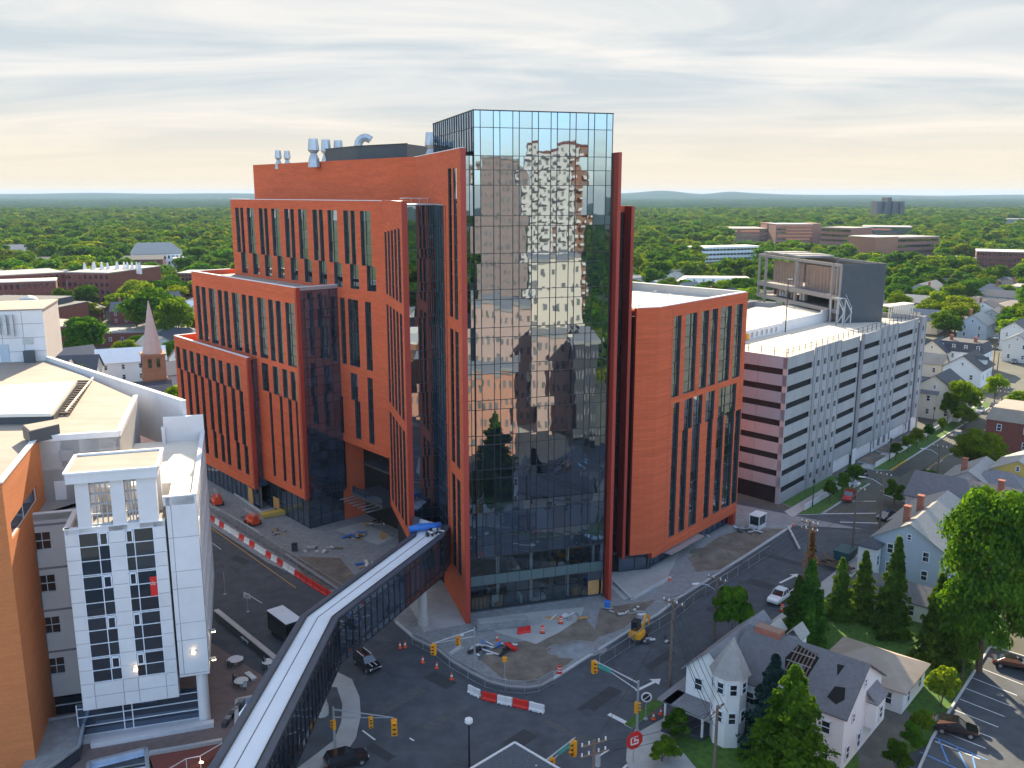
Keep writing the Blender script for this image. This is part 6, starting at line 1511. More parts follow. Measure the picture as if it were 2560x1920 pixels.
p = G(1518, 1522); t = thing('rubbish_bin', 'blue bin beside the foot of the dark red fin', 'bin', (p[0], p[1], .1), local=True); mb = MB(); mb.tube([(0, 0, 0), (0, 0, 1.0)], [.34, .42], 14); mb.build('bin', M['tarpblue'], t, world=False); mb = MB(); mb.tube([(0, 0, 1.0), (0, 0, 1.06)], [.45, .45], 14); mb.build('rim', M['tarpblue'], t, world=False)
p = G(737, 1378); t = thing('rubbish_bin', 'dark grey bin behind the fence on the left site yard', 'bin', (p[0], p[1], .1), local=True); mb = MB(); mb.box((0, 0, .6), (.8, .8, 1.2)); mb.build('bin', M['darkgrey'], t, world=False); mb = MB(); mb.box((0, 0, 1.23), (.88, .88, .08)); mb.build('lid', M['black'], t, world=False)
# heaps of building material
def pile(nm, cx, cy, rx, ry, n, cols_, label, seed, hmax=.6, z=.1, cat='building material', smin=.2, smax=1.2):
 rr = random.Random(seed); q = G(cx, cy, z); t = thing(nm, label, cat, (q[0], q[1], z), local=True)
 for i in range(n):
  mb = MB(); a, b = rr.uniform(smin, smax), rr.uniform(.12, .5); x, y = rr.uniform(-rx, rx), rr.uniform(-ry, ry); h = rr.uniform(.05, hmax)
  mb.seg((x - a * math.cos(i), y - a * math.sin(i), h * .3 + .04), (x + a * math.cos(i), y + a * math.sin(i), h), b, rr.uniform(.05, .2)); mb.build('piece', M[cols_[i % len(cols_)]], t, world=False)
pile('scrap_pile', 1235, 1625, 2.6, 1.6, 22, ['white', 'black', 'tarpblue', 'white', 'darkgrey', 'greenpanel'], 'pile of sheets, white tubs and scraps left of the tipped barrier', 4)
pile('scrap_pile', 925, 1415, 1.6, 1.0, 12, ['white', 'sidingcream', 'tarpblue', 'plywood'], 'blue tarpaulin, boards and scraps beside the skybridge on the left yard', 5)
pile('scrap_pile', 890, 1340, 1.5, 2.0, 14, ['black', 'steel', 'plywood', 'tarpblue'], 'stack of black frames and boards in front of the entrance canopy', 6)
pile('scrap_pile', 1865, 1325, 1.8, 1.6, 12, ['white', 'steel', 'darkgrey'], 'white scraps round the ticket booth at the end of the right wing', 7)
pile('scrap_pile', 1740, 1340, 2.5, 1.0, 10, ['steel', 'darkgrey', 'white'], 'grey sheets lying under the door canopy of the right wing', 8, hmax=.3)
pile('branch_pile', 2085, 1415, 2.4, 2.8, 30, ['wood', 'bark', 'wood'], 'heap of cut brown branches behind the conifers', 9, hmax=1.3, cat='branches', smax=1.8)
pile('board_stack', 700, 1330, 1.6, 1.2, 10, ['plywood', 'steel', 'darkgrey'], 'boards and rails lying beside the yellow timber stack', 12, hmax=.4)
pile('rubble_pile', 800, 1375, 3.0, 1.2, 16, ['concrete', 'gravel', 'wood', 'white'], 'rubble and offcuts in the middle of the left yard', 13, hmax=.35, smax=.9)
pile('board_stack', 940, 1310, 1.8, 1.0, 12, ['steel', 'black', 'white', 'plywood'], 'frames and sheets leaning by the entrance under the slatted wall', 14)
pile('rubble_pile', 1560, 1530, 2.6, 1.0, 14, ['concrete', 'white', 'wood'], 'pale rubble beside the dark red fin and the form kerb', 15, hmax=.3, smax=.8)
pile('rubble_pile', 1640, 1600, 2.8, .7, 12, ['white', 'concrete', 'darkgrey'], 'scraps along the kerb by the mini excavator', 16, hmax=.3, smax=.7)
pile('formwork_stack', 1420, 1545, 2.2, .7, 10, ['plywood', 'white', 'steel'], 'boards and forms stacked along the tower base', 17, hmax=.35)
p = G(1205, 1560, .1); t = thing('precast_slab', 'long rough grey concrete slab lying in front of the tower', 'concrete slab', (*G(1255, 1568), .1), local=True); mb = MB(); mb.box((0, 0, .45), (7.2, 1.7, .8), R(12)); mb.build('slab', M['gravel'], t, world=False); mb = MB(); mb.box((0, .2, .95), (6.6, 1.0, .25), R(12)); mb.build('cover_sheet', M['roofgrey'], t, world=False)
t = thing('timber_stack', 'long yellow timber stack beside the second red block', 'timber stack', (*G(685, 1290), .1), math.atan2(ud[1], ud[0]) - .25, local=True)
for i in range(4):
 mb = MB(); mb.box((0, -.6 + .4 * i, .45), (4.6, .36, .7)); mb.build('timber', M['yellow'] if i % 2 else M['sidingyellow'], t, world=False)
t = thing('plywood_board', 'plywood board leaning in the yard behind the slatted fin wall', 'board', (*G(955, 1350), .1), .4, local=True); mb = MB(); mb.box((0, 0, .8), (.5, .06, 1.6)); mb.prism([(-.3, 0), (.9, .1), (.9, .16), (-.3, .06)], .0, 1.0); mb.build('board', M['plywood'], t, world=False)
# ticket booth
p = G(1893, 1320); t = thing('site_booth', 'small glazed white booth at the corner beyond the right wing', 'booth', (p[0], p[1], .1), aU, local=True)
mb = MB(); [mb.box((x, y, 1.25), (.12, .12, 2.5)) for x in (-1.3, 1.3) for y in (-.9, .9)]; mb.box((0, 0, 2.55), (3.0, 2.1, .12)); mb.box((0, 0, .4), (2.6, 1.8, .8)); mb.build('frame', M['white'], t, world=False)
mb = MB(); mb.box((0, 0, 1.6), (2.5, 1.7, 1.6)); mb.build('glass', M['windowdark'], t, world=False)
t = thing('dumpster', 'dark teal dumpster at the kerb beside the utility pole', 'dumpster', (*G(2112, 1398), .1), aG, local=True)
M['teal'] = mat('teal_dumpster_paint', (0.015, 0.07, 0.085), 0.5, var=0.15)
mb = MB(); loft(mb, [[(x, -1.0, .1), (x, -1.25, 1.6), (x, 1.25, 1.6), (x, 1.0, .1)] for x in (-1.9, 1.9)]); mb.build('container', M['teal'], t, world=False); mb = MB(); mb.box((0, 0, 1.68), (3.9, 2.6, .12)); mb.build('lid', M['teal'], t, world=False)
# ============================================================ signals, lamps, utility poles
def vz(p, x, y): return ZH(x, y, p[1])
sgh = MB(); sgh.box((0, 0, 0), (.42, .36, 1.15)); [sgh.box((0, -.30, z), (.30, .25, .04)) for z in (.52, .17, -.18)]; sgm = sgh.mesh('signal_housing', M['signalyellow'])
sgl = MB(); [sgl.tube([(0, -.17, z), (0, -.20, z)], .13, 10) for z in (.36, 0, -.36)]; slm = sgl.mesh('signal_lens', M['black'])
def sighead(c, rz, parent, s=1.0):
 h = child(sgm, 'signal_head', parent, c, (0, 0, rz)); s *= .86; h.scale = (s, s, s); child(slm, 'signal_lens', h)
def signal_mast(base, arm_end, zt, heads, label, sign=None, z2=0.9, pole_h=None):
 t = thing('traffic_signal', label, 'traffic signal', (base[0], base[1], 0), local=True)
 L = lambda q: (q[0] - base[0], q[1] - base[1], q[2] if len(q) > 2 else 0)
 mb = MB(); mb.tube([(0, 0, 0), (0, 0, zt + .3)], [.16, .11], 8); mb.build('pole', M['steel'], t, world=False)
 mb = MB(); mb.tube([(0, 0, 0), (0, 0, .35)], .28, 8); mb.build('pole_base', M['steel'], t, world=False)
 e_ = L((*arm_end, zt + .4)); mb = MB(); mb.tube([(0, 0, zt), e_], [.09, .05], 6); mb.tube([(0, 0, zt - z2), (e_[0] * .93, e_[1] * .93, zt + .28)], [.07, .04], 6); mb.build('mast_arm', M['steel'], t, world=False)
 for (u, dz, rz, s) in heads: sighead((e_[0] * u, e_[1] * u, zt + .35 * u - .75 + dz), rz, t, s)
 if sign is not None:
  u0, u1 = sign; mb = MB(); mb.seg((e_[0] * u0, e_[1] * u0 - .1, zt + .0), (e_[0] * u1, e_[1] * u1 - .1, zt + .0), .05, .5); mb.build('street_name_sign', M['signgreen'], t, world=False)
  for s_ in (-1, 1):
   mb = MB()
   for q in range(7): uu = u0 + (u1 - u0) * (q + .6) / 7.6; mb.seg((e_[0] * uu, e_[1] * uu - .1 - .03 * 1, zt - .12), (e_[0] * uu, e_[1] * uu - .13, zt + .12), .1, .02)
  mb.build('sign_letters', M['plasticwhite'], t, world=False)
 return t
p = G(1592, 1832); q = G(1486, 1655, 6.2)
signal_mast(p, q, 6.0, [(1.0, 0, R(30), 1.5), (0.02, -2.2, R(60), 1.3)], 'mast arm signal with teal street sign at the right corner of the crossing', (.62, .92))
p = G(1187, 1678); q = G(1082, 1620, 5.4)
signal_mast(p, q, 5.6, [(.40, 0, R(-30), 1.2), (.98, 0, R(-30), 1.4)], 'mast arm signal with two yellow heads at the corner of the building site')
p = G(838, 1880); q = G(985, 1803, 5.0)
signal_mast(p, q, 5.0, [(.62, -.1, R(20), 1.2), (1.0, -.3, R(10), 1.7), (.0, -1.0, R(-60), 1.1)], 'mast arm signal reaching over the road from the island below the bridge')
q = G(1438, 1848, 6.0); p = G(1340, 2010, 2.0)
signal_mast(p, q, 5.8, [(.95, -.2, R(-40), 1.6), (.40, -.1, R(-40), 1.2)], 'mast arm signal with teal sign entering from the bottom edge', (.55, .85))
def post(nm, x, y, h, label, cat, top=None, r=.06):
 q_ = G(x, y); t = thing(nm, label, cat, (q_[0], q_[1], .1), local=True); mb = MB(); mb.tube([(0, 0, 0), (0, 0, h)], r, 6); mb.build('post', M['steel'], t, world=False); mb = MB(); mb.tube([(0, 0, 0), (0, 0, .12)], .25, 8); mb.build('post_base', M['concrete'], t, world=False); return t
t = post('pedestrian_signal', 1262, 1702, 2.6, 'short post with a yellow pedestrian signal inside the curved kerb', 'pedestrian signal'); mb = MB(); mb.box((0, 0, 2.75), (.55, .45, .5)); mb.build('signal_box', M['signalyellow'], t, world=False)
t = post('pedestrian_signal', 1155, 1622, 1.8, 'tiny post with a white cap beside the form kerb on the left corner', 'post'); mb = MB(); mb.box((0, 0, 1.85), (.5, .5, .08)); mb.build('cap', M['white'], t, world=False)
t = post('street_sign', 620, 1532, 2.6, 'white notice sign on a dark post beside the left pavement', 'sign'); mb = MB(); mb.box((0, -.05, 2.5), (1.1, .05, .75), R(-20)); mb.build('sign_plate', M['plasticwhite'], t, world=False); mb = MB(); [mb.box((0, -.09, 2.3 + .16 * i), (.8, .03, .05), R(-20)) for i in range(3)]; mb.build('sign_lines', M['darkgrey'], t, world=False)
t = post('street_sign', 563, 1488, 3.4, 'thin dark post at the kerb near the white building corner', 'post')
t = post('keep_right_sign', 1614, 1800, 3.0, 'round black and white sign on a post at the right corner', 'sign'); mb = MB(); mb.tube([(0, -.08, 2.8), (0, -.12, 2.8)], .62, 16); mb.build('sign_plate', M['plasticwhite'], t, world=False); mb = MB(); [mb.tube([(0, -.13, 2.8), (0, -.15, 2.8)], .45, 14)]; mb.build('sign_disc', M['black'], t, world=False); mb = MB(); mb.seg((-.35, -.17, 2.5), (.35, -.17, 3.1), .16, .03); mb.build('sign_bar', M['plasticwhite'], t, world=False)
# red octagonal sign
q_ = G(1585, 1852, 2.6); t = thing('stop_sign', 'red octagonal sign with a white mark at the corner pavement', 'stop sign', (q_[0], q_[1], .1), R(25), local=True)
mb = MB(); mb.tube([(0, 0, 0), (0, 0, 3.2)], .06, 6); mb.build('post', M['steel'], t, world=False)
mb = MB(); n_ = 8; o8 = [(1.05 * math.cos(R(22.5 + 45 * i)), 1.05 * math.sin(R(22.5 + 45 * i))) for i in range(8)]
mb.poly([(x, -.10, 2.6 + z) for x, z in o8]); mb.poly([(x, -.05, 2.6 + z) for x, z in o8][::-1]); [mb.poly([(o8[i][0], -.10, 2.6 + o8[i][1]), (o8[i][0], -.05, 2.6 + o8[i][1]), (o8[(i + 1) % 8][0], -.05, 2.6 + o8[(i + 1) % 8][1]), (o8[(i + 1) % 8][0], -.10, 2.6 + o8[(i + 1) % 8][1])]) for i in range(8)]; pl_ = mb.build('sign_plate', M['plasticred'], t, world=False)
mb = MB()
for (x0, z0, x1, z1) in ((-.42, .38, .42, .38), (-.42, -.38, .42, -.38), (-.42, -.38, -.42, .38), (.42, -.38, .42, .0), (0, .0, .42, .0), (0, -.15, 0, .38)): mb.seg((x0, -.13, 2.6 + z0), (x1, -.13, 2.6 + z1), .15, .02, up=(0, 1, 0))
mb.build('sign_mark', M['plasticwhite'], t, world=False)
# street lamp at the bottom
q_ = G(1172, 1808, 8.0); t = thing('street_lamp', 'slim dark street lamp with a white head on the road below the barriers', 'street lamp', (q_[0], q_[1], 0), local=True)
mb = MB(); mb.tube([(0, 0, 0), (0, 0, 8)], [.12, .08], 8); mb.build('pole', M['mull'], t, world=False); mb = MB(); mb.tube([(0, 0, 7.9), (0, 0, 8.15), (0, 0, 8.45)], [.15, .42, .38], 10); mb.build('lamp_head', M['white'], t, world=False)
# small pitched roof corner at the bottom edge
qa = G(1287, 1857, 6.0); t = thing('pavilion_roof', 'dark granular pyramid roof with pale edges at the bottom edge', 'roof', (qa[0], qa[1] - 6, 0), local=True)
M['granule'] = mat('dark_granule_roof', (0.075, 0.085, 0.095), 0.9, var=0.6, scale=6, bump=0.4, bscale=20)
hw = 6.0; k_ = [(0, 8.4), (8.4, 0), (0, -8.4), (-8.4, 0)]; mb = MB(); mb.prism([(x, y - 2.4) for x, y in k_], 5.7, 6.0, 0); mb.build('roof', M['granule'], t, world=False)
mb = MB(); [mb.seg((k_[i][0], k_[i][1] - 2.4, 6.05), (k_[(i + 1) % 4][0], k_[(i + 1) % 4][1] - 2.4, 6.05), .18, .14) for i in range(4)]; mb.build('roof_edge', M['white'], t, world=False); mb = MB(); mb.prism([(x * .9, y * .9 - 2.4) for x, y in k_], 0, 5.7); mb.build('wall', M['interior'], t, world=False)
WIRES = MB()
def upole(xb, yb, xt, yt, label, arms=1, lamp=None, z=.05, transf=False, rz=None, h=None):
 if h is None: q_ = G(xb, yb); h = vz(q_, xt, yt)
 else: q_ = G(xt, yt, h)
 t = thing('utility_pole', label, 'utility pole', (q_[0], q_[1], z), local=True)
 mb = MB(); mb.tube([(0, 0, 0), (0, 0, h)], [.20, .13], 8); mb.build('pole', M['wood'], t, world=False)
 rz = aG + R(90) if rz is None else rz; d = (math.cos(rz), math.sin(rz))
 for i in range(arms):
  mb = MB(); zz_ = h - .4 - i * 1.0; mb.seg((-1.35 * d[0], -1.35 * d[1], zz_), (1.35 * d[0], 1.35 * d[1], zz_), .14, .14); mb.build('crossarm', M['wood'], t, world=False)
  mb = MB(); [mb.tube([(u * d[0], u * d[1], zz_ + .05), (u * d[0], u * d[1], zz_ + .35)], .08, 6) for u in (-1.2, -.5, .5, 1.2)]; mb.build('insulators', M['white'], t, world=False)
 if transf: mb = MB(); mb.tube([(.35, 0, h - 2.6), (.35, 0, h - 1.5)], .28, 10); mb.build('transformer', M['steel'], t, world=False)
 if lamp:
  e_ = (lamp[0], lamp[1]); mb = MB(); mb.tube([(0, 0, h * .78), (e_[0] * .5, e_[1] * .5, h * .78 + .9), (e_[0], e_[1], h * .78 + 1.1)], .06, 6); mb.build('lamp_arm', M['steel'], t, world=False)
  mb = MB(); mb.seg((e_[0] * .9, e_[1] * .9, h * .78 + 1.1), (e_[0] * 1.25, e_[1] * 1.25, h * .78 + 1.05), .3, .14); mb.build('lamp_head', M['white'], t, world=False)
 return (q_[0], q_[1], h)
U = []
U.append(upole(1673, 1745, 1687, 1500, 'utility pole at the verge left of the turreted house', transf=False))
U.append(upole(1785, 1602, 1792, 1442, 'utility pole with a long lamp arm behind the turreted house', lamp=(-2.6, -.2)))
U.append(upole(2012, 1482, 2016, 1302, 'utility pole in front of the dark conifer at the right street', arms=2))
U.append(upole(2129, 1391, 2147, 1217, 'utility pole beside the teal dumpster'))
U.append(upole(2197, 1332, 2212, 1182, 'utility pole with a lamp arm left of the blue house roof', lamp=(-2.8, 1.6)))
U.append(upole(2339, 1230, 2356, 1113, 'utility pole standing by the street behind the grey roofs', lamp=(-2.6, 1.0)))
U.append(upole(2496, 1072, 2504, 967, 'utility pole at the bend of the far right street', arms=2))
U.append(upole(0, 0, 1485, 1850, 'utility pole with a wide crossarm rising from the bottom edge', arms=2, h=10.5, transf=True, rz=R(25)))
U.append(upole(0, 0, 1794, 1765, 'utility pole in front of the turreted house porch', arms=1, h=10.0, rz=R(50)))
upole(2405, 1126, 2408, 1084, 'short pole stub at the sunlit junction', arms=0)
upole(2478, 960, 2481, 845, 'tall thin pole beside the dark mansard house', arms=1)
upole(2492, 936, 2494, 882, 'thin pole at the kerb right of the mansard house', arms=0)
upole(2523, 870, 2524, 820, 'pole with transformers beside the pale brick front at the far right', arms=2, transf=True)
upole(292, 945, 266, 872, 'old utility pole behind the white house on the left', arms=1)
def wire(a, b, sag=.6, dz=0.0, off_=(0, 0)):
 pts = []
 for i in range(9): u = i / 8; pts.append((a[0] + (b[0] - a[0]) * u + off_[0], a[1] + (b[1] - a[1]) * u + off_[1], a[2] - .2 + (b[2] - a[2]) * u - sag * 4 * u * (1 - u) + dz))
 WIRES.tube(pts, .028, 4, cap=False)
order = [8, 0, 1, 2, 3, 4, 5, 6]
for i, j in zip(order[:-1], order[1:]):
 for k in (-1.1, -.4, .5, 1.1): wire(U[i], U[j], off_=(-k * gd[1], k * gd[0]))
 wire(U[i], U[j], .9, -2.2)
wire(U[7], U[0], 1.0); wire(U[7], U[8], .8); wire(U[7], U[8], 1.0, -.8)
tag(WIRES.build('overhead_wires', M['black']), 'black overhead wires strung between the utility poles on the right', 'wires', kind='stuff')
# acorn lamps on the garage verge
for i, (x, y) in enumerate(((2031, 1268), (2223, 1155), (2331, 1070))):
 q_ = G(x, y); t = thing('post_lamp', ['black post lamp at the near end of the garage verge', 'black post lamp on the verge below the garage planting beds', 'black post lamp at the far end of the garage verge'][i], 'street lamp', (q_[0], q_[1], .1), local=True)
 mb = MB(); mb.tube([(0, 0, 0), (0, 0, 4.6)], [.11, .07], 8); mb.build('pole', M['mull'], t, world=False); mb = MB(); mb.tube([(0, 0, 4.6), (0, 0, 4.8), (0, 0, 5.3), (0, 0, 5.5)], [.12, .26, .22, .05], 8); mb.build('lamp_head', M['mull'], t, world=False)
# ============================================================ plaza by the white building
WQ = off(W2.at(0), W2.n, 33.5)
a = G(540, 1525, 1.0); b = G(700, 1655, 1.0); t = thing('planter_wall', 'long dark planter wall with a pale top between plaza and pavement', 'wall', (a[0], a[1], 0))
mb = MB(); mb.seg((a[0], a[1], .5), (b[0], b[1], .5), .55, 1.0); mb.build('wall', M['darkgrey'], t); mb = MB(); mb.seg((a[0], a[1], 1.05), (b[0], b[1], 1.05), .7, .12); mb.build('coping', M['steel'], t)
def ctable(x, y, r, label, rz=0):
 q_ = G(x, y); t = thing('cafe_table', label, 'table', (q_[0], q_[1], .06), rz, local=True)
 mb = MB(); mb.tube([(0, 0, .72), (0, 0, .77)], r, 18); mb.build('tabletop', M['plasticwhite'], t, world=False); mb = MB(); mb.tube([(0, 0, 0), (0, 0, .72)], [.25, .08], 8); mb.build('leg', M['steel'], t, world=False)
def cchair(x, y, rz, label, m='darkgrey'):
 q_ = G(x, y); t = thing('cafe_chair', label, 'chair', (q_[0], q_[1], .06), rz, local=True)
 mb = MB(); mb.box((0, 0, .45), (.45, .45, .05)); mb.build('seat', M[m], t, world=False); mb = MB(); mb.box((0, .21, .72), (.44, .05, .5)); mb.build('backrest', M[m], t, world=False)
 for sx in (-.19, .19):
  for sy in (-.19, .19): mb = MB(); mb.tube([(sx, sy, 0), (sx, sy, .45)], .02, 5); mb.build('leg', M['steel'], t, world=False)
ctable(590, 1662, .95, 'large round white table on the brick plaza, farthest from the bridge'); ctable(604, 1716, .85, 'round white table beside the person in black'); ctable(672, 1668, .8, 'white table touching the shade of the skybridge')
cchair(575, 1674, 1.0, 'grey chair left of the large round table'); cchair(603, 1652, 3.6, 'grey green chair behind the large round table', 'greenpanel'); cchair(572, 1668, 1.8, 'grey chair in front of the large round table', 'steel'); cchair(613, 1725, .2, 'chair in front of the table by the person in black', 'steel')
for x, y, lab in ((616, 1606, 'long white bench by the planter wall'), (627, 1698, 'white bench between the two round tables')):
 q_ = G(x, y); t = thing('bench', lab, 'bench', (q_[0], q_[1], .06), R(-48), local=True); mb = MB(); mb.box((0, 0, .45), (2.0, .65, .12)); mb.build('seat', M['plasticwhite'], t, world=False)
 for s_ in (-.7, .7): mb = MB(); mb.box((s_, 0, .2), (.15, .5, .4)); mb.build('leg', M['concrete'], t, world=False)
skinm = mat('skin', (0.45, 0.26, 0.18), 0.6, var=0.03); clothm = mat('black_clothes', (0.018, 0.018, 0.022), 0.9, var=0.1); hairm = mat('dark_hair', (0.02, 0.014, 0.01), 0.7)
def person_sit(p, rz, label, z=.06):
 t = thing('person', label, 'person', (p[0], p[1], z), rz, local=True)
 me = bpy.data.meshes.new('body')
 V_ = [(0, 0, .52), (0, -.02, .75), (0, -.03, 1.0), (0, -.03, 1.1), (0, .0, 1.2), (-.1, 0, .5), (-.13, .42, .52), (-.13, .44, .1), (-.13, .56, .05), (.1, 0, .5), (.13, .42, .52), (.13, .44, .1), (.13, .56, .05), (-.2, -.02, .98), (-.25, .1, .72), (-.17, .34, .74), (.2, -.02, .98), (.25, .1, .72), (.17, .34, .74), (0, .02, 1.3)]
 E_ = [(0, 1), (1, 2), (2, 3), (3, 4), (0, 5), (5, 6), (6, 7), (7, 8), (0, 9), (9, 10), (10, 11), (11, 12), (2, 13), (13, 14), (14, 15), (2, 16), (16, 17), (17, 18), (4, 19)]
 Rr = [.15, .14, .16, .07, .10, .11, .085, .06, .05, .11, .085, .06, .05, .075, .055, .04, .075, .055, .04, .09]
 me.from_pydata(V_, E_, []); o = bpy.data.objects.new('body', me); o.parent = t; COL.objects.link(o); me.materials.append(clothm); me.materials.append(skinm)
 md = o.modifiers.new('skin', 'SKIN'); me.skin_vertices[0].data[0].use_root = True
 for i, r in enumerate(Rr): me.skin_vertices[0].data[i].radius = (r, r)
 o.modifiers.new('sub', 'SUBSURF').levels = 2
 mb = MB(); mb.tube([(0, .03, 1.14), (0, .05, 1.25), (0, .04, 1.34)], [.07, .105, .08], 10); mb.build('face', skinm, t, smooth=True, world=False)
 mb = MB(); mb.tube([(0, -.03, 1.14), (0, -.03, 1.28), (0, 0, 1.41)], [.09, .12, .06], 10); mb.build('hair', hairm, t, smooth=True, world=False)
q_ = G(585, 1712); cchair(585, 1712, -1.4, 'chair under the person in black'); person_sit(q_, R(-80), 'person in black sitting at the white table nearest the bridge')
q_ = G(660, 1668); cchair(660, 1668, -1.4, 'chair under the person at the table by the bridge'); person_sit(q_, R(-80), 'person in dark clothes seated at the table by the bridge')
# framed skylight pit, stacked crates, curved stair wall with handrail
def frame_pit(x0, y0, x1, y1, x2, y2, x3, y3, label):
 P_ = [G(x, y, .5) for x, y in ((x0, y0), (x1, y1), (x2, y2), (x3, y3))]; t = thing('skylight_frame', label, 'skylight', (*P_[0], 0))
 for a, b in zip(P_, P_[1:] + P_[:1]): mb = MB(); mb.seg((a[0], a[1], .35), (b[0], b[1], .35), .4, .6); mb.build('frame_beam', M['steel'], t)
 mb = MB(); mb.poly([(*q, .25) for q in P_]); mb.build('glass', M['glassdark'], t)
frame_pit(592, 1750, 690, 1730, 660, 1850, 590, 1830, 'white framed skylight on the plaza tucked beside the bridge')
frame_pit(222, 1908, 365, 1872, 372, 1955, 210, 1985, 'pale framed skylight in the forecourt below the bay')
t = thing('crate_stack', 'row of dark grey crates along the left side of the framed skylight', 'crates', (*G(583, 1790), .06), R(-8), local=True)
for i in range(6): mb = MB(); mb.box((0, 2.2 - .85 * i, .3), (.55, .7, .6)); mb.build('crate', M['darkgrey'] if i % 2 else M['gravel'], t, world=False)
t = thing('stair_wall', 'dark red brick retaining wall with a lit handrail in the forecourt', 'retaining wall', (*G(450, 1880, 1), 0))
pw_ = [G(x, y, 1.3) for x, y in ((372, 1878), (470, 1862), (555, 1846))]; pw2 = [G(x, y, 1.3) for x, y in ((400, 1950), (480, 1912), (555, 1868))]
mb = MB(); mb.prism(pw_ + pw2[::-1], 0, .9, 0); mb.build('brick_bed', M['brick'], t)
mb = MB(); [mb.seg((*a, 1.0), (*b, 1.0), .45, .5) for a, b in zip(pw_[:-1], pw_[1:])]; mb.build('coping', M['steel'], t)
hr_ = [G(x, y, 2.0) for x, y in ((405, 1932), (465, 1897), (500, 1890), (555, 1858))]
mb = MB(); mb.tube([(*a, 2.0) for a in hr_], .05, 6); [mb.tube([(a[0], a[1], .5), (a[0], a[1], 2.0)], .04, 5) for a in hr_]; mb.build('handrail', M['white'], t)
for a in hr_[::2]: mb = MB(); mb.box((a[0] + .2, a[1] - .3, 1.5), (.35, .12, .12)); mb.build('step_light', M['lamp'], t)
mb = MB(); a, b = G(228, 1868, 0), G(535, 1815, 0); mb.seg((a[0], a[1], .3), (b[0], b[1], .3), .8, .6); tag(mb.build('low_plinth_wall', M['white']), 'low pale wall running along the glazing under the bay', 'wall')
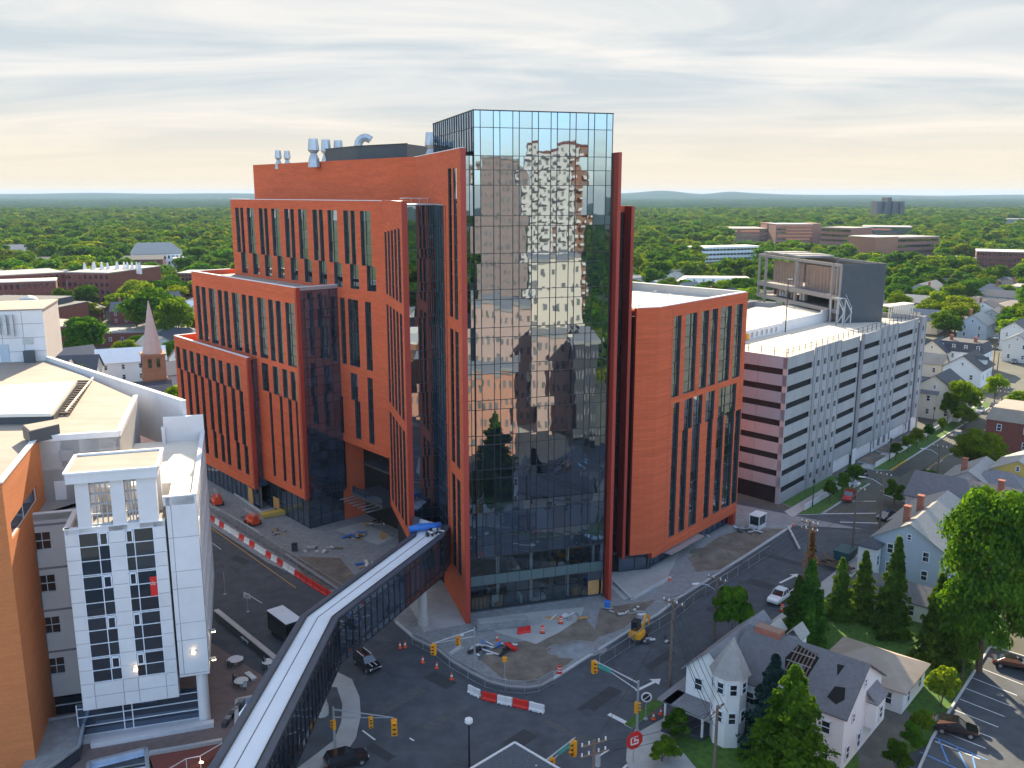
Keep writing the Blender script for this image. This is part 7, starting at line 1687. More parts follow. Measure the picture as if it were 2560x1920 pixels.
# ============================================================ houses
CLEAR = []
FOOT = []       # (x, y, radius) of everything trees must keep clear of
winm = {}
def house_window(w, h, fm='frame'):
 k = (round(w, 1), round(h, 1), fm)
 if k not in winm:
  mb = MB(); mb.box((0, -.02, 0), (w, .06, h), m=1)
  for x in (-w / 2, w / 2): mb.box((x, -.05, 0), (.12, .1, h + .12))
  for z in (-h / 2, 0, h / 2): mb.box((0, -.05, z), (w + .12, .1, .12 if z else .07))
  winm[k] = mb.mesh('window', [M[fm], M['windowdark']])
 return winm[k]
def house(p, rz, w, d, h, rh, wall, roof, label, kind='gable', nx=2, nz=2, chim=0, cat='house', name='house', group=None, ov=.45, porch=False, dorm=0):
 """local x runs along the ridge; w is the length along it, d the width across, h the eaves, rh the rise of the roof"""
 t = thing(name, label, cat, (p[0], p[1], 0), rz, group, local=True)
 hw, hd = w / 2, d / 2; mb = MB(); mb.prism([(-hw, -hd), (hw, -hd), (hw, hd), (-hw, hd)], 0, h)
 if kind == 'gable':
  for x in (-hw, hw): mb.poly([(x, -hd, h), (x, hd, h), (x, 0, h + rh)])
 mb.build('wall', M[wall], t, world=False)
 rb = MB(); th = .18
 if kind == 'gable':
  for s in (-1, 1):
   e = (s * (hd + ov), h - ov * rh / hd); L_ = [(-hw - ov, 0, h + rh + th), (hw + ov, 0, h + rh + th), (hw + ov, e[0], e[1] + th), (-hw - ov, e[0], e[1] + th)]
   lo_ = [(q[0], q[1], q[2] - th) for q in L_]
   rb.poly(L_ if s < 0 else L_[::-1]); rb.poly(lo_[::-1] if s < 0 else lo_)
   for i in range(4): rb.poly([L_[i], L_[(i + 1) % 4], lo_[(i + 1) % 4], lo_[i]])
 elif kind == 'hip':
  r_ = max(0.3, hw - hd); A = [(-hw - ov, -hd - ov), (hw + ov, -hd - ov), (hw + ov, hd + ov), (-hw - ov, hd + ov)]; z0 = h; R1, R2 = (-r_, 0, h + rh), (r_, 0, h + rh)
  B_ = [(x, y, z0) for x, y in A]
  rb.poly([B_[0], B_[1], R2, R1]); rb.poly([B_[2], B_[3], R1, R2]); rb.poly([B_[1], B_[2], R2]); rb.poly([B_[3], B_[0], R1]); rb.poly(B_[::-1])
  rb.prism(A, h - .15, h - .01)
 elif kind == 'mansard':
  A = [(-hw - .3, -hd - .3), (hw + .3, -hd - .3), (hw + .3, hd + .3), (-hw - .3, hd + .3)]; k = .82
  B_ = [(x, y, h) for x, y in A]; C_ = [(x * k, y * k, h + rh) for x, y in A]
  for i in range(4): rb.poly([B_[i], B_[(i + 1) % 4], C_[(i + 1) % 4], C_[i]])
  rb.poly(C_)
 else:
  rb.prism([(-hw - .1, -hd - .1), (hw + .1, -hd - .1), (hw + .1, hd + .1), (-hw - .1, hd + .1)], h, h + .35)
 ro = rb.build('roof', M[roof], t, world=False)
 wm = house_window(.95, 1.5)
 fl = max(1, int(h // 2.9))
 for j in range(fl):
  z = h * (j + .55) / fl
  for i in range(nx):
   x = -hw + w * (i + .5) / nx
   for s in (-1, 1): child(wm, 'window', t, (x, s * hd, z), (0, 0, 0 if s < 0 else math.pi))
  for i in range(nz):
   y = -hd + d * (i + .5) / nz
   for s in (-1, 1): child(wm, 'window', t, (s * hw, y, z), (0, 0, R(90) * s))
 if kind == 'gable' and rh > 2.2:
  for s in (-1, 1): child(house_window(.6, .9), 'window', t, (s * hw, 0, h + rh * .35), (0, 0, R(90) * s))
 if kind == 'mansard':
  for i in range(nx):
   x = -hw + w * (i + .5) / nx
   for s in (-1, 1): child(wm, 'window', t, (x, s * (hd * .93 + .25), h + rh * .5), (0, 0, 0 if s < 0 else math.pi))
 for c in range(chim):
  mb = MB(); cx = hw * (-.5 + c * 1.0); mb.box((cx, hd * .3, h + rh * .8), (.9, .9, rh * .9 + 1.6)); mb.box((cx, hd * .3, h + rh * 1.25 + .85), (1.05, 1.05, .15)); child(mb.mesh('chimney', M['chimney']), 'chimney', t)
 for c in range(dorm):
  x = -hw + w * (c + .5) / dorm; mb = MB(); mb.box((x, -hd * .62, h + rh * .42), (1.5, hd * .6, 1.5), m=1); mb.poly([(x - .9, -hd * .95, h + rh * .42 + .7), (x + .9, -hd * .95, h + rh * .42 + .7), (x, -hd * .95, h + rh * .42 + 1.5)], 1)
  mb.poly([(x - 1, -hd, h + rh * .42 + .65), (x, -hd, h + rh * .42 + 1.55), (x, -.1, h + rh * .42 + 1.55), (x - 1, -.1, h + rh * .42 + .65)][::-1]); mb.poly([(x + 1, -hd, h + rh * .42 + .65), (x, -hd, h + rh * .42 + 1.55), (x, -.1, h + rh * .42 + 1.55), (x + 1, -.1, h + rh * .42 + .65)])
  mb.build('dormer', [M[roof], M[wall]], t, world=False); child(house_window(.7, 1.0), 'window', t, (x, -hd * .93, h + rh * .42))
 if porch:
  mb = MB(); mb.box((-hw - 1.3, 0, 2.7), (2.6, d * .8, .2)); mb.build('porch_roof', M[roof], t, world=False)
  for y in (-d * .36, 0, d * .36): mb = MB(); mb.box((-hw - 2.4, y, 1.35), (.18, .18, 2.7)); mb.build('porch_post', M['white'], t, world=False)
  mb = MB(); mb.box((-hw - 1.3, 0, .25), (2.6, d * .8, .5)); mb.build('porch_floor', M['darkgrey'], t, world=False)
 FOOT.append((p[0], p[1], math.hypot(w, d) / 2 * .92)); return t
aUu = math.atan2(.757, .654)
# ---- turreted house, lower right
TO = (33.5, 81.7); tu = (.654, .757); tv = (-.757, .654)
def TL(a, b): return (TO[0] + tu[0] * a + tv[0] * b, TO[1] + tu[1] * a + tv[1] * b)
th_ = thing('turreted_house', 'old white house with a corner turret and a fire damaged grey roof, lower right', 'house', (*TL(5, 8), 0), local=False)
class TF:      # helper for boxes in the frame of the house
 @staticmethod
 def bx(mb, a0, a1, b0, b1, z0, z1, m=0): mb.prism([TL(a0, b0), TL(a1, b0), TL(a1, b1), TL(a0, b1)], z0, z1, m)
 @staticmethod
 def q(mb, pts, m=0): mb.poly([(*TL(a, b), z) for a, b, z in pts], m)
def troof(mb, a0, a1, b0, b1, h, rh, along, ov=.4, m=0):
 th2 = .16
 if along == 'b':
  am = (a0 + a1) / 2; sl_ = rh / (am - a0)
  for s, ae in ((-1, a0 - ov), (1, a1 + ov)):
   L_ = [(am, b0 - ov, h + rh), (am, b1 + ov, h + rh), (ae, b1 + ov, h - ov * sl_), (ae, b0 - ov, h - ov * sl_)]
   TF.q(mb, [(a, b, z + th2) for a, b, z in L_], m); TF.q(mb, L_[::-1], m)
   for i in range(4): x, y = L_[i], L_[(i + 1) % 4]; TF.q(mb, [x, y, (y[0], y[1], y[2] + th2), (x[0], x[1], x[2] + th2)], m)
 else:
  bm = (b0 + b1) / 2; sl_ = rh / (bm - b0)
  for s, be in ((-1, b0 - ov), (1, b1 + ov)):
   L_ = [(a0 - ov, bm, h + rh), (a1 + ov, bm, h + rh), (a1 + ov, be, h - ov * sl_), (a0 - ov, be, h - ov * sl_)]
   TF.q(mb, [(a, b, z + th2) for a, b, z in L_], m); TF.q(mb, L_[::-1], m)
   for i in range(4): x, y = L_[i], L_[(i + 1) % 4]; TF.q(mb, [x, y, (y[0], y[1], y[2] + th2), (x[0], x[1], x[2] + th2)], m)
mb = MB(); TF.bx(mb, 0, 10.7, 0, 13, 0, 6.5); TF.q(mb, [(0, 0, 6.5), (10.7, 0, 6.5), (5.35, 0, 10)]); TF.q(mb, [(0, 13, 6.5), (10.7, 13, 6.5), (5.35, 13, 10)]); mb.build('wall', M['sidingwhite'], th_)
mb = MB(); TF.bx(mb, -1.5, 11.0, 11.5, 17.2, 0, 6.4); TF.q(mb, [(-1.5, 11.5, 6.4), (-1.5, 17.2, 6.4), (-1.5, 14.35, 9.2)]); TF.q(mb, [(11, 11.5, 6.4), (11, 17.2, 6.4), (11, 14.35, 9.2)]); mb.build('wall', M['sidingwhite'], th_)
mb = MB(); troof(mb, 0, 10.7, 0, 13, 6.5, 3.5, 'b'); mb.build('roof', M['shingle'], th_)
mb = MB(); troof(mb, -1.5, 11.0, 11.5, 17.2, 6.4, 2.8, 'a'); mb.build('roof', M['shingle'], th_)
# side bay with small roof, facing the camera
mb = MB(); TF.bx(mb, -1.6, 0.3, 3.6, 8.4, 0, 6.2); TF.q(mb, [(-1.6, 3.6, 6.2), (-1.6, 8.4, 6.2), (-1.6, 6, 8.7)]); mb.build('side_bay', M['sidingwhite'], th_)
mb = MB(); troof(mb, -1.6, 3.6, 3.6, 8.4, 6.2, 2.5, 'a', .3); mb.build('bay_roof', M['shingle'], th_)
# turret
tc0 = TL(-2.2, 11.6); oct_ = lambda r, z: [(tc0[0] + r * math.cos(R(22.5 + 45 * i)), tc0[1] + r * math.sin(R(22.5 + 45 * i)), z) for i in range(8)]
mb = MB(); mb.prism([q[:2] for q in oct_(1.85, 0)], 0, 8.3); mb.build('turret_wall', M['sidingwhite'], th_)
mb = MB(); e8 = oct_(2.25, 8.2); ap = (tc0[0] + .3, tc0[1] + .3, 12.0)
for i in range(8): mb.poly([e8[i], e8[(i + 1) % 8], ap])
mb.poly(e8[::-1]); mb.build('turret_roof', M['shinglepale'], th_)
for i in (3, 4, 5, 6, 7):
 for z in (6.9, 3.6):
  a_ = R(45 * i + 45); mw = house_window(.8, 1.3); o = bpy.data.objects.new('window', mw); o.location = (tc0[0] + 1.72 * math.cos(a_), tc0[1] + 1.72 * math.sin(a_), z); o.rotation_euler = (0, 0, a_ + R(90)); put(o, th_)
def thw(a, b, z, face, w=.95, h=1.4):
 o = bpy.data.objects.new('window', house_window(w, h)); o.location = (*TL(a, b), z); rz_ = {'a-': math.atan2(-tu[1], -tu[0]), 'a+': math.atan2(tu[1], tu[0]), 'b-': math.atan2(-tv[1], -tv[0]), 'b+': math.atan2(tv[1], tv[0])}[face] + R(90); o.rotation_euler = (0, 0, rz_); put(o, th_)
for a, z, w, h in ((2.5, 5.2, .7, .9), (7.6, 3.9, 1.0, 1.4), (4.6, 1.6, .9, 1.6), (8.8, 1.6, 1.8, 1.2), (5.35, 7.9, .6, .9), (1.5, 1.7, .9, 1.5)): thw(a, -.02, z, 'b-', w, h)
for b, z in ((1.8, 4.6), (10.2, 4.6), (1.8, 1.7), (10.2, 1.7)): thw(-.02, b, z, 'a-')
for b, z in ((15.6, 4.8), (15.6, 1.7)): thw(-1.52, b, z, 'a-')
for b in (4.9, 7.1): thw(-1.62, b, 4.6, 'a-'); thw(-1.62, b, 1.7, 'a-')
for a in (1, 4, 7, 9.5): thw(a, 17.22, 4.6, 'b+')
# oriel on the gable wall with a lean-to roof
mb = MB(); TF.bx(mb, 6.2, 9.0, -1.1, 0, 2.4, 5.4); mb.build('oriel', M['sidingwhite'], th_); mb = MB(); TF.q(mb, [(6.0, -1.3, 5.4), (9.2, -1.3, 5.4), (9.2, 0, 6.6), (6.0, 0, 6.6)]); TF.q(mb, [(6.0, -1.3, 5.35), (6, 0, 5.35), (9.2, 0, 5.35), (9.2, -1.3, 5.35)]); mb.build('oriel_roof', M['shingle'], th_); thw(7.6, -1.12, 3.9, 'b-')
# porch at the street end
mb = MB(); TF.bx(mb, -4.6, -1.5, 13.2, 18.2, 2.9, 3.1); TF.bx(mb, -4.6, 2.0, 17.2, 19.0, 2.9, 3.1); mb.build('porch_roof', M['shingle'], th_)
mb = MB(); TF.bx(mb, -4.5, -1.5, 13.3, 18.1, 0, .6); mb.build('porch_floor', M['darkgrey'], th_)
for a, b in ((-4.4, 13.4), (-4.4, 15.7), (-4.4, 18.0)): mb = MB(); TF.bx(mb, a - .1, a + .1, b - .1, b + .1, .6, 2.9); mb.build('porch_post', M['white'], th_)
for i in range(3): mb = MB(); TF.bx(mb, -5.0 - .35 * i, -4.6 - .35 * i, 15.8, 17.8, 0, .5 - .15 * i); mb.build('porch_step', M['darkgrey'], th_)
# small dormers and roof details, burnt opening with bare rafters, chimney
for a, b in ((9.3, 9.6), (8.6, 12.0)):
 mb = MB(); TF.bx(mb, a, a + 1.8, b - .8, b + .8, 6.6, 8.3); mb.build('dormer', M['sidingwhite'], th_); mb = MB(); troof(mb, a - .1, a + 2.0, b - .8, b + .8, 8.3, .9, 'a', .2); mb.build('dormer_roof', M['shinglepale'], th_)
M['char'] = mat('charred_hole', (0.006, 0.006, 0.006), 0.95)
sl3 = 3.5 / 5.35
def onr(a, b, dz=.2): return (a, b, 6.5 + a * sl3 + dz)
mb = MB(); TF.q(mb, [onr(1.5, 5.0), onr(4.3, 4.6), onr(4.9, 7.2), onr(3.2, 7.9), onr(1.2, 7.0)]); mb.build('burnt_opening', M['char'], th_)
for i in range(6): mb = MB(); a, b = onr(1.3, 5.2 + .42 * i, .34), onr(4.6, 5.0 + .42 * i, .34); mb.seg((*TL(a[0], a[1]), a[2]), (*TL(b[0], b[1]), b[2]), .1, .14); mb.build('bare_rafter', M['wood'], th_)
for i in range(3): mb = MB(); a, b = onr(1.9 + i, 4.9, .42), onr(1.9 + i, 7.6, .42); mb.seg((*TL(a[0], a[1]), a[2]), (*TL(b[0], b[1]), b[2]), .09, .09); mb.build('bare_batten', M['gravel'], th_)
for pts in ([(0.6, 1.2), (1.3, .6), (2.4, 1.0), (2.2, 2.0), (1.0, 2.3)], [(3.2, 2.2), (4.4, 1.9), (4.3, 2.7)]):
 mb = MB(); TF.q(mb, [onr(a, b, .18) for a, b in pts]); mb.build('roof_patch', M['char'], th_)
mb = MB(); TF.bx(mb, 4.7, 6.0, 9.3, 12.3, 9.3, 10.5); mb.build('roof_crate', M['chimney'], th_)
for a, b in ((7.5, 2.6), (7.6, 5.6)):
 mb = MB(); mb.poly([(*TL(a + x, b + y), 6.5 + (10.7 - a - x) * sl3 + .2) for x, y in ((-.5, -.4), (.5, -.4), (.5, .4), (-.5, .4))]); mb.build('skylight', M['windowdark'], th_)
FOOT.append((*TL(5, 6), 9)); FOOT.append((*TL(4, 14), 7.5))
hg = house((43.2, 98.4), aUu + R(90), 9.6, 8.0, 3.0, 2.0, 'sidingwhite', 'rooftan', 'white garage with a tan hip roof beside the turreted house', 'hip', 3, 2, cat='garage', name='garage_building')
house((60.1 + .66 * 6.5, 128.5 + .75 * 6.5), aUu, 13, 10.4, 6.0, 3.2, 'sidingblue', 'shinglepale', 'blue grey gabled house with red chimneys behind the small conifers', 'gable', 3, 2, chim=2)
mb = MB(); house((55.2, 130.6), aUu, 2.4, 2.6, 5.2, .9, 'sidingwhite', 'shingledark', 'white two storey bay at the left end of the blue grey house', 'hip', 1, 1, cat='bay', name='bay_window_block')
house((57.0, 117.5), aUu + R(90), 14, 5.5, 2.9, 1.4, 'sidingwhite', 'shingle', 'low white shed with a grey roof behind the conifers', 'gable', 3, 1, cat='shed', name='shed')
house(G(2335, 1290, 5), aUu, 13, 10, 5.0, 2.6, 'siding', 'shinglepale', 'pale grey roofed house left of the big tree crown', 'gable', 3, 2)
house(G(2430, 1240, 5.5), aUu + R(90), 19, 11, 5.2, 3.0, 'siding', 'shingle', 'long dark grey roofed house with a brick chimney, behind the big tree', 'gable', 3, 2, chim=1)
house(G(2440, 1195, 5.5), aUu, 12, 10, 5.4, 2.8, 'siding', 'shinglepale', 'grey cross gabled house behind the long dark roof', 'gable', 3, 2, chim=1)
house(G(2500, 1215, 5.5), aUu + R(90), 12, 9, 5.4, 3.0, 'sidingcream', 'shingle', 'tan roofed house touching the mustard yellow one', 'hip', 3, 2)
house(G(2552, 1225, 3), aUu, 10, 9, 7.5, 2.4, 'sidingyellow', 'shinglepale', 'mustard yellow house at the right edge', 'gable', 3, 2)
house(G(2545, 1085, 3), aUu, 13, 11, 7.0, 2.8, 'brick', 'rooftan', 'red brick house with a pale roof at the right edge above the yellow one', 'mansard', 3, 2)
house(G(2350, 1000, 4), aUu, 12, 13, 7.0, 4.6, 'sidingcream', 'shingledark', 'tall cream house with a charcoal gable roof behind the garage end', 'gable', 3, 2)
house(G(2308, 1010, 3), aUu + R(90), 8, 6, 7.0, 3.0, 'sidingcream', 'shingle', 'narrow white house with a porch hard against the garage end', 'gable', 2, 1, porch=True)
house(G(2420, 925, 4), aUu, 14, 11, 5.6, 3.8, 'sidingwhite', 'shingledark', 'charcoal roofed house with a white dormer below the mansard house', 'gable', 3, 2, dorm=1)
house(G(2408, 890, 4), aUu + R(90), 15, 11, 6.2, 3.2, 'sidingwhite', 'shingledark', 'white house with a dark mansard top and two chimneys', 'mansard', 4, 3, chim=2)
house(G(2340, 888, 4), aUu, 11, 9, 6.2, 3.6, 'sidingcream', 'shingledark', 'cream gabled house left of the mansard house', 'gable', 3, 2)
house(G(2325, 915, 3), aUu + R(90), 9, 7, 4.6, 2.6, 'sidingcream', 'rooftan', 'low tan roofed house between garage end and gabled houses', 'gable', 2, 1)
house(G(2545, 845, 4), aUu, 16, 9, 8.0, 3.0, 'whitestucco', 'shingledark', 'pale brick row house with a dark roof at the right edge of the far street', 'gable', 3, 2)
house(G(2548, 880, 3), aUu, 10, 9, 7.2, 2.6, 'siding', 'shingle', 'grey gabled house in front of the pale brick row', 'gable', 2, 2)
house(G(2538, 780, 4), aUu + R(90), 15, 12, 7.0, 2.6, 'brickbrown', 'rooftan', 'orange brown brick house under a tan hip roof, far right', 'hip', 3, 2)
house(G(2485, 803, 3), aUu, 12, 10, 5.5, 3.2, 'siding', 'rooftan', 'tan gable roof poking out of the trees, far right', 'gable', 2, 2)
house(G(2402, 745, 3), aUu + R(90), 13, 10, 5.5, 3.6, 'sidingcream', 'greenpanel', 'house with a pale green gable among the right hand trees', 'gable', 2, 2)
house(G(2455, 768, 3), aUu + R(90), 46, 12, 5.5, 2.0, 'siding', 'shingledark', 'very long low navy roof among the right hand trees', 'gable', 8, 2)
house(G(2360, 712, 3), aUu, 12, 12, 7.5, 4.0, 'sidingwhite', 'shingle', 'grey gabled house with white walls in the right tree belt', 'gable', 2, 2)
house(G(2560, 740, 3), aUu, 20, 12, 8.5, .3, 'sidingcream', 'roofgrey', 'flat roofed cream building cut by the right edge', 'flat', 4, 2, cat='building', name='low_building')
house(G(2195, 745, 3), aUu, 17, 12, 6.5, .3, 'sidingcream', 'roofwhite', 'small flat cream building behind the garage stairs', 'flat', 4, 3, cat='building', name='low_building')
house(G(2190, 715, 3), aUu, 26, 12, 6.5, 2.0, 'siding', 'shingledark', 'navy roofed building right of the plant frame', 'gable', 5, 2, cat='building', name='low_building')
house(G(2190, 690, 3), aUu + R(80), 24, 14, 6.0, 2.6, 'sidingwhite', 'shinglepale', 'white low gabled building right of the dark end panel', 'gable', 5, 2, cat='building', name='low_building')
house(G(2290, 700, 3), aUu + R(90), 30, 12, 8.0, 2.0, 'sidingwhite', 'shingledark', 'blue grey roofed row with white pillars in the right tree belt', 'gable', 8, 2, cat='building', name='low_building')
house(G(2260, 668, 3), aUu + R(90), 34, 12, 8.0, 2.4, 'siding', 'shingledark', 'long dark roof above the white pillared row', 'gable', 8, 2, cat='building', name='low_building')
house(G(2370, 675, 3), aUu + R(95), 42, 16, 5.0, 1.4, 'siding', 'shinglepale', 'long pale low roof in the right tree belt', 'gable', 8, 2, cat='building', name='low_building')
# middle gap between hospital and garage
house(G(1590, 712, 3), .3, 14, 10, 6, 3.4, 'siding', 'shingle', 'grey hipped house just right of the dark red fin', 'hip', 3, 2)
house(G(1676, 705, 3), .5, 15, 12, 6, 4.6, 'sidingwhite', 'rooftan', 'tan gabled house behind the right wing roof', 'gable', 3, 2)
house(G(1738, 695, 3), .2, 14, 10, 6.5, 3.6, 'siding', 'shingle', 'grey house with dormers behind the right wing roof', 'gable', 3, 2, dorm=2)
house(G(1790, 722, 3), -.08, 44, 15, 7, 3.0, 'sidingwhite', 'roofwhite', 'long white mansard row with dormers above the right wing roof', 'mansard', 8, 3, cat='building', name='low_building')
house(G(1858, 728, 3), .1, 10, 9, 8, 2.4, 'sidingwhite', 'shinglepale', 'plain white gable end left of the plant frame', 'gable', 1, 1)
house(G(1905, 640, 3), .3, 15, 12, 6, 3.6, 'sidingwhite', 'shinglepale', 'white gable seen over the plant frame roof', 'gable', 2, 1)
# left side
hL = house(G(188, 955, 3), math.atan2(.22, 1), 14.0, 10, 7.0, 4.0, 'siding', 'shingledark', 'white house with a slate blue roof and a front gable on the left', 'gable', 5, 2, dorm=1)
house(G(330, 915, 4), .4, 20, 12, 6.5, 3.4, 'sidingwhite', 'coping', 'church hall with white standing seam roof behind the steeple', 'gable', 4, 2, cat='church hall', name='church_hall')
house(G(330, 985, 4), .4, 20, 10, 4.5, 2.6, 'siding', 'shingledark', 'low charcoal roof at the foot of the steeple', 'gable', 4, 2, cat='building', name='low_building')
house(G(370, 1010, 3), .4, 12, 8, 5.0, 2.8, 'brickbrown', 'shingle', 'brown brick church body right behind the steeple', 'gable', 2, 2, cat='church', name='church')
for i, (x, y, w, d_, h, rh, wl, rf, kd, lab) in enumerate((
 (215, 788, 14, 11, 6, 3.5, 'brick', 'shingledark', 'hip', 'dark hip roof between brown flat roof and trees, left side'), (320, 790, 13, 10, 6, 3.5, 'brick', 'shingle', 'gable', 'grey gable with a chimney left of the steeple top'),
 (350, 700, 15, 11, 6, 4, 'sidingwhite', 'shinglepale', 'gable', 'pale gabled house left of the tree belt behind block two'), (378, 690, 12, 11, 6.5, 4, 'sidingwhite', 'shingle', 'gable', 'white gabled house with four windows in the left tree gap'), (412, 690, 12, 10, 6, 3.5, 'sidingwhite', 'shinglepale', 'gable', 'small white gabled house nearest block two in the left gap'),
 (160, 640, 15, 12, 6, 5, 'sidingwhite', 'shinglepale', 'gable', 'white gable above the hotel roof plant'), (125, 638, 16, 12, 6, 4.5, 'sidingwhite', 'shingle', 'hip', 'pale hip roof left of the white gable above the hotel'), (190, 630, 14, 12, 6, 4, 'sidingwhite', 'shinglepale', 'hip', 'pale hip roof right of the white gable above the hotel'),
 (25, 640, 60, 22, 8, 5, 'sidingwhite', 'shinglepale', 'gable', 'broad pale roof at the left edge above the brick hotel'), (120, 665, 110, 16, 7, 2.2, 'siding', 'shingledark', 'gable', 'very long charcoal roof behind the hotel on the left'), (250, 665, 95, 18, 8, 2.5, 'brick', 'shingledark', 'gable', 'long dark roof right of the hotel roof plant'),
 (478, 790, 16, 14, 6, 4, 'sidingwhite', 'coping', 'gable', 'white metal roof beside block two of the hospital'), (450, 855, 22, 14, 5, 3.5, 'siding', 'shingledark', 'hip', 'charcoal hip roof beside block one of the hospital'), (345, 838, 40, 14, 5, .4, 'brick', 'roofgrey', 'flat', 'flat dark building with roof plant left of the steeple'), (530, 655, 60, 14, 7, .4, 'sidingwhite', 'roofwhite', 'flat', 'long low white building right of the white complex'))):
 house(G(x, y, 3), .12 + .1 * (i % 3), w, d_, h, rh, wl, rf, lab, kd, 3 if w < 30 else 9, 2, chim=1 if i == 1 else 0, cat='house' if w < 25 else 'building', name='house' if w < 25 else 'low_building')
# steeple
sp = G(392, 1010, 0); ZS = lambda y: ZH(385, y, sp[1])
t = thing('church_steeple', 'brown brick church tower with a tall pale pink spire', 'steeple', (sp[0], sp[1], 0), .45, local=True)
zt_s, zb_s = ZS(752), ZS(884); zbel = ZS(915); hwd = 3.0
mb = MB(); mb.box((0, 0, zb_s / 2), (2 * hwd, 2 * hwd, zb_s)); mb.build('tower', M['brickbrown'], t, world=False)
mb = MB(); mb.box((0, 0, zbel - 3.2), (2 * hwd + .5, 2 * hwd + .5, .4)); mb.box((0, 0, zb_s), (2 * hwd + .5, 2 * hwd + .5, .5)); mb.build('cornice', M['brickbrown'], t, world=False)
M['spire'] = mat('pale_pink_spire', (0.50, 0.36, 0.31), 0.8, var=.05)
mb = MB(); r0 = 2.75; e8 = [(r0 * math.cos(R(22.5 + 45 * i)), r0 * math.sin(R(22.5 + 45 * i)), zb_s + .25) for i in range(8)]
for i in range(8): mb.poly([e8[i], e8[(i + 1) % 8], (.12 * math.cos(R(22.5 + 45 * (i + 1))), .12 * math.sin(R(22.5 + 45 * (i + 1))), zt_s), (.12 * math.cos(R(22.5 + 45 * i)), .12 * math.sin(R(22.5 + 45 * i)), zt_s)])
mb.build('spire', M['spire'], t, world=False)
for s in range(4):
 for x in (-1.1, 1.1): a = R(90) * s; child(house_window(.8, 2.4, 'mull'), 'belfry_opening', t, (x * math.cos(a) + hwd * math.sin(a), x * math.sin(a) - hwd * math.cos(a), zb_s - 2.2), (0, 0, a))
FOOT.append((sp[0], sp[1], 5))
# ---- large blocks in the middle distance
def block(name, label, x0, y0, x1, y1, ytop, depth, wall, roof, nx, nz, cat='building', style='win', zt=None, zb=0.0):
 A_, B_ = G(x0, y0), G(x1, y1); d = (B_[0] - A_[0], B_[1] - A_[1]); Wb = Wall(A_, d); L_ = math.hypot(*d); H_ = zt if zt else (ZH(x0, ytop, A_[1]) + ZH(x1, ytop, B_[1])) / 2
 t = thing(name, label, cat, (A_[0], A_[1], 0))
 mb = MB(); mb.prism([Wb.W(0, 0)[:2], Wb.W(L_, 0)[:2], Wb.W(L_, 0, -depth)[:2], Wb.W(0, 0, -depth)[:2]], 0, H_); mb.build('wall', M[wall], t)
 mb = MB(); mb.prism([Wb.W(-.2, 0, .2)[:2], Wb.W(L_ + .2, 0, .2)[:2], Wb.W(L_ + .2, 0, -depth - .2)[:2], Wb.W(-.2, 0, -depth - .2)[:2]], H_, H_ + .5); mb.build('roof', M[roof], t)
 fh = H_ / max(nz, 1)
 if style == 'win':
  w_, h_ = L_ / nx * .45, fh * .5; mb = MB(); mb.box((0, 0, 0), (w_, .12, h_)); wmesh = mb.mesh('window', M['windowdark'])
  for i in range(nx):
   for j in range(nz):
    o = bpy.data.objects.new('window', wmesh); o.location = Wb.W(L_ * (i + .5) / nx, fh * (j + .5), .03); o.rotation_euler = (0, 0, math.atan2(d[1], d[0])); put(o, t)
  Ws = Wall(Wb.W(L_ if B_[0] < 0 else 0, 0)[:2], (-Wb.n[0], -Wb.n[1]), Wb.d if B_[0] < 0 else (-Wb.d[0], -Wb.d[1]))
 elif style == 'band':
  for j in range(nz):
   mb = MB(); Wb.box(mb, L_ * .02, L_ * .98, fh * (j + .3), fh * (j + .72), -.1, .12); mb.build('window_band', M['glassslot'], t)
  for j in range(nz):
   mb = MB(); [Wb.box(mb, L_ * i / nx - .15, L_ * i / nx + .15, fh * (j + .3), fh * (j + .72), .1, .2) for i in range(1, nx)]; mb.build('window_bars', M[wall], t)
 CLEAR.append((min(x0, x1) - 4, max(x0, x1) + 4, A_[1]))
 FOOT.append(((A_[0] + B_[0]) / 2 - Wb.n[0] * depth / 2, (A_[1] + B_[1]) / 2 - Wb.n[1] * depth / 2, max(L_, depth) * .5));
 n_ = max(1, int(L_ / (2 * depth)))
 for i in range(n_ + 1): q_ = Wb.W(L_ * i / n_, 0, -depth / 2); FOOT.append((q_[0], q_[1], depth * .6))
 return t, Wb, L_, H_
block('brick_hotel', 'dark red brick hotel block with square windows, right end of the long hotel', 175, 775, 281, 778, 683, 45, 'brick', 'roofgrey', 8, 5)
block('brick_hotel_wing', 'long dark red brick hotel wing running off the left edge', -60, 790, 172, 772, 688, 30, 'brick', 'roofgrey', 16, 5)
block('hotel_annex', 'lower brick annex with a pale roof edge in front of the hotel wing', -60, 800, 148, 790, 706, 14, 'brick', 'roofwhite', 14, 4)
t, Wb, L_, H_ = block('slate_roof_hall', 'brick hall under a dark slate roof with a small dome, left edge', -60, 838, 150, 842, 770, 22, 'brick', 'shingledark', 8, 2)
q_ = Wb.W(L_ * .62, 0, -3); mb = MB(); mb.tube([(q_[0], q_[1], H_ + .5), (q_[0], q_[1], H_ + 2), (q_[0], q_[1], H_ + 4), (q_[0], q_[1], H_ + 5)], [4.6, 4.4, 3, .4], 16); mb.build('dome', M['steel'], t)
mb = MB(); a_, b_ = Wb.W(0, 0, -1), Wb.W(L_, 0, -1); mb.prism([Wb.W(0, 0, .3)[:2], Wb.W(L_ * .86, 0, .3)[:2], Wb.W(L_ * .86, 0, -20)[:2], Wb.W(0, 0, -20)[:2]], H_ + .5, H_ + 3.0); mb.build('roof', M['shingledark'], t)
block('brown_flat_building', 'brick building with a broad brown flat roof in front of the round tree, left', 120, 893, 240, 868, 815, 26, 'brick', 'rooftan', 6, 2)
block('brick_tower_block', 'small dark brick block touching the left edge of hospital block two', 448, 742, 500, 742, 684, 20, 'brick', 'roofgrey', 6, 6)
